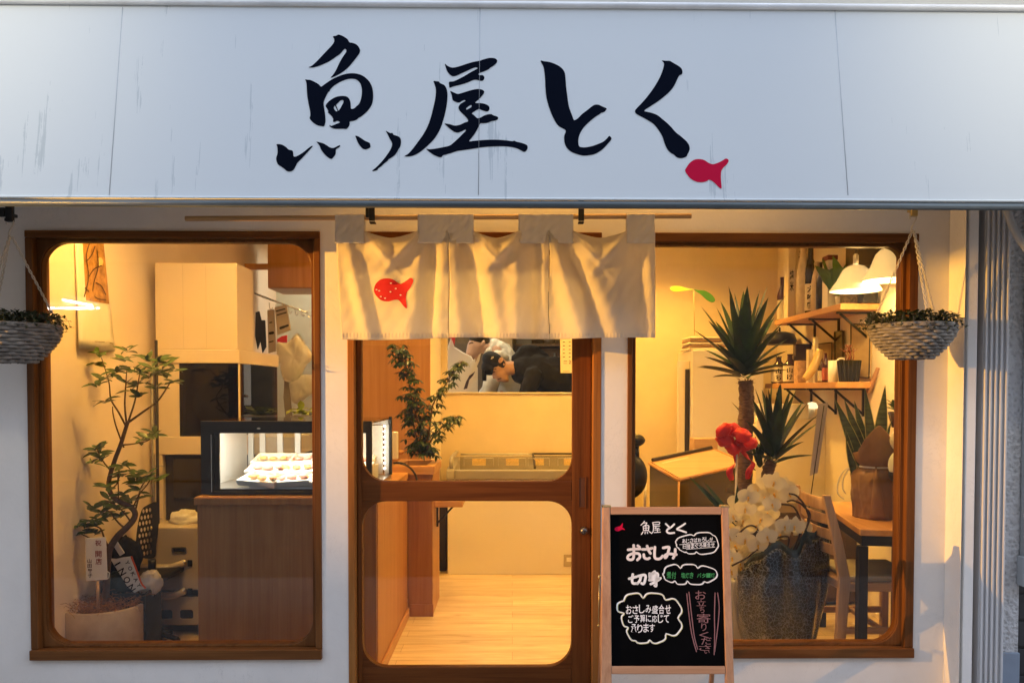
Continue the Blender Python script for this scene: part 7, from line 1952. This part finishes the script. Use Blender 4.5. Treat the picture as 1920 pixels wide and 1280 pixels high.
for z, h in ((.775, .055), (.705, .045), (.635, .045), (.565, .045)):
    def f(u, v, z=z, h=h): 
        xo = ax_ + .085 * (zt_ - z) / .38 * 1.0
        return Vector((xo - .022 * math.sin(math.pi * u), .374 + .352 * u, z - h / 2 + h * v))
    MB().grid(f, 14, 3).build('slat', mt['pale'], t, solid=.014, bevel=.003)
box('seat_frame', ax_ + .075, ax_ + .46, .355, .745, .385, .425, mt['pale_h'], t, .006)
box('cushion', ax_ + .112, ax_ + .455, .365, .735, .4255, .455, M('grey_cushion', (.40, .36, .28), .8, bump=.2), t, .014)
for y in (.375, .725): box('front_leg', ax_ + .42, ax_ + .455, y - .016, y + .016, 0, .3845, mt['pale'], t, .004)
for y in (.375, .725): box('side_rail', ax_ + .09, ax_ + .4195, y - .009, y + .009, .19, .22, mt['pale_h'], t, .003)
box('cross_rail', ax_ + .26, ax_ + .28, .3845, .7155, .195, .217, mt['pale'], t, .003)
c2 = copy_tree(chair0); c2.location = (1.55 + .14, .55 + .80, 0)
c2['label'] = 'second wooden chair mostly hidden behind the orchids and the nearer chair'

# snake plant in kraft paper
YN = .52
K = lambda x, y, d=0: at(x, y, YN + d)
kc = at(1642, 975, .60); kc.z = K(1637, 975).z; ks = mpp(YN)
t = thing('snake_plant', 'snake plant wrapped in brown kraft paper with a cord on the dining table', 'potted plant', (kc.x, YN + .08, TZ_))
hk = lambda y: (975 - y) * ks
def kf(u, v):
    a = u * 2 * math.pi
    front = .5 - .5 * math.cos(a - R(270) + math.pi)      # 1 at the side facing the street
    da = (a - R(250) + math.pi) % (2 * math.pi) - math.pi
    topz = hk(842) + .105 * max(0, 1 - abs(da) / .8) + .014 * math.sin(3 * a + 1) - .02 * max(0, math.sin(a - R(20)))
    z = .001 + topz * v
    zr = z / hk(845)
    rr = .098 + .016 * math.sin(min(1, zr * 1.3) * math.pi * .5) - .030 * math.exp(-((z - hk(876)) / .022) ** 2) + .035 * max(0, (z - hk(872)) / .2)
    rr *= 1 + .05 * math.sin(3 * a + .8) * (1 - .5 * v) + .025 * math.sin(9 * a + 2 * v) * math.exp(-((z - hk(876)) / .05) ** 2) + .02 * math.sin(5 * a)
    rr *= 1 - .11 * abs(mn.noise(Vector((math.cos(a) * 2.2, math.sin(a) * 2.2, z * 9)))) - .06 * abs(mn.noise(Vector((math.cos(a) * 5, math.sin(a) * 5, z * 22))))
    return (kc.x + rr * 1.03 * math.cos(a), YN + .08 + rr * math.sin(a), TZ_ + z)
MB().grid(kf, 90, 40).build('kraft_wrap', mt['kraft'], t, solid=.0015)
def kfold(u, v):
    a = R(232) + R(40) * u * (1 - v) + R(12) * v
    p = Vector(kf(a / (2 * math.pi), .02 + .60 * v)); c = Vector((kc.x, YN + .08, p.z)); return p + (p - c).normalized() * (.004 + .008 * math.sin(math.pi * u))
MB().grid(kfold, 8, 14).build('paper_fold', mt['kraft'], t, solid=.001)
zc_ = TZ_ + hk(876)
cordp = []
for k in range(49):
    a = 2 * math.pi * k / 48; v_ = .5
    q = Vector(kf(k / 48, .001)); rr = .098 - .010
    lo, hi = 0., 1.
    for _ in range(18):
        mid = (lo + hi) / 2
        if kf(k / 48, mid)[2] < zc_: lo = mid
        else: hi = mid
    p = Vector(kf(k / 48, lo)); c = Vector((kc.x, YN + .08, p.z)); cordp.append(p + (p - c).normalized() * .004)
MB().tube(cordp, .0045, 8, 0, False).build('cord', mt['paper'], t)
MB().tube(smooth_path([K(1592, 876, -.01), K(1580, 885, -.01), K(1571, 905, -.01), K(1571, 925, -.01), K(1582, 935, -.01)]), .003, 6).tube(smooth_path([K(1593, 877, -.01), K(1582, 895, -.01), K(1580, 915, -.01), K(1586, 925, -.01)]), .0025, 6).build('cord_tail', mt['paper'], t)
lf = MB(); 
def SNAKE():
    m, nt, b = _new('snake_leaf'); v = _co(nt, (1, 1, 1))
    n = _noise(nt, _co(nt, (8, 8, 60)), 1.2, 4, .6, .8)
    nt.links.new(_ramp(nt, n, [(.35, (.018, .035, .012)), (.6, (.06, .10, .03)), (.75, (.10, .14, .05))]), b.inputs['Base Color']); b.inputs['Roughness'].default_value = .4
    return m
mt['snake'] = SNAKE(); mt['snake_e'] = M('snake_edge', (.46, .46, .14), .5)
ss = lambda tt: (.62 + .38 * math.sin(math.pi * min(1, tt * 1.2) * .8)) * (1 - tt ** 3.2)
SL = [((1612, 860), (1565, 746), 22), ((1618, 850), (1583, 748), 20), ((1622, 840), (1602, 751), 19), ((1634, 840), (1622, 726), 19), ((1644, 850), (1660, 722), 27), ((1652, 850), (1672, 788), 12), ((1594, 850), (1586, 805), 14)]
ed_ = MB()
for i, (b0_, t0_, wpx) in enumerate(SL):
    p0 = K(*b0_, .08 + .015 * (i % 3)); p1 = K(*t0_, .06 + .02 * (i % 3)); d = p1 - p0
    p0 = p0 - d.normalized() * .12
    L = (p1 - p0).length
    lf.leaf(p0, d, (0, -1, .15 * (i % 3 - 1)), L, wpx * ks * 1.0, .0, 12, 0, ss, .35)
    ed_.leaf(p0 + Vector((0, .0018, 0)), d, (0, -1, .15 * (i % 3 - 1)), L + .003, wpx * ks * 1.0 + .008, .0, 12, 0, ss, .35)
lf.build('leaves', mt['snake'], t); ed_.build('leaf_edges', mt['snake_e'], t)
# plush toy beside it
YX = .40
Z_ = lambda x, y, d=0: at(x, y, YX + d)
pc_ = Z_(1702, 860); ps = mpp(YX)
t = thing('plush_toy', 'black and white panda plush half hidden by the right window post', 'plush toy', (pc_.x, YX, TZ_ + .001))
mt['plush_w'] = M('mint_plush', (.62, .66, .56), .9, sheen=.4, bump=.3); mt['plush_g'] = M('grey_plush', (.50, .47, .40), .9, sheen=.4, bump=.3)
blob('head', [('b', Z_(1704, 826), (34 * ps, .075, 27 * ps))], mt['plush_g'], t, .006, 3)
blob('torso', [('b', Z_(1704, 872), (38 * ps, .07, 36 * ps))], mt['plush_w'], t, .006, 3)
blob('dark_belt', [('b', Z_(1704, 890), (37 * ps, .078, 22 * ps))], mt['black'], t, .006, 3)
blob('foot', [('b', Z_(1692, 902, -.06), (17 * ps, .03, 14 * ps))], mt['plush_w'], t, .005, 3)
blob('arm', [('b', Z_(1692, 848, -.055), (8 * ps, .02, 14 * ps))], mt['black'], t, .005, 3)
MB().lathe([(.05, 0), (.055, .02), (.05, Z_(1700, 915).z - TZ_), (0, Z_(1700, 915).z - TZ_)], (pc_.x + .02, YX, TZ_ + .001), 20).build('stand', mt['black'], t)
# small plant in a wall pot
x_, y_ = XR - .09, None
d = ray(1686, 790); k = (x_ - CAM.x) / d.x; y_ = CAM.y + d.y * k; zc = CAM.z + d.z * k
t = thing('wall_pot', 'small plant in a brown pot fixed to the side wall at the right window edge', 'potted plant', (x_, y_, zc - .03))
MB().lathe([(.035, -.03), (.055, .045), (.05, .05), (0, .04)], (x_, y_, zc), 20).build('pot', mt['brownbox'], t)
MB().tube([(x_ + .03, y_, zc + .0), (XR - .0005, y_, zc + .0)], .006, 6).build('holder', mt['blackm'], t)
lf = MB(); r = random.Random(6)
for k in range(12): a = r.uniform(0, 6.28); lf.leaf((x_, y_, zc + .045), (math.cos(a) * .8, math.sin(a) * .8, r.uniform(.4, 1.6)), (0, 0, 1), r.uniform(.08, .14), .04, .25, 5)
lf.build('leaves', mt['leaf'], t)

# ------------------------------------------------------------------ across the street: what the panes reflect
ob = MB().box(-14, 14, -9.6, -9.0, -.1, 6.6); ob.build('opposite_wall', M('opposite_wall', (.055, .052, .05), .9, var=.2))
tag(bpy.data.objects['opposite_wall'], 'dull grey building wall across the street, mirrored in the glass', 'wall')
def tube_light(label, a, b):
    t = thing('tube_light', label, 'tube light', a, 'tube lights across the street')
    MB().tube([a, b], .016, 8).build('lit_tube', EMIT('cold_tube', (1, .98, .9), 13), t)
    m_ = MB(); a_, b_ = Vector(a), Vector(b); m_.tube([a_ + Vector((0, 0, .06)), b_ + Vector((0, 0, .06))], .03, 4); m_.build('housing', mt['white'], t)
def mirror_pt(px, py, D):       # point in the street whose mirror image in the panes appears at that pixel
    p = at(px, py, D); return (p.x, .094 - p.y, p.z)
tube_light('horizontal cold tube light across the street, mirrored in the left pane', mirror_pt(84, 578, 7.6), mirror_pt(186, 578, 7.6))
tube_light('slanting cold tube light across the street, mirrored in the left pane', mirror_pt(118, 562, 7.6), mirror_pt(174, 573, 7.2))
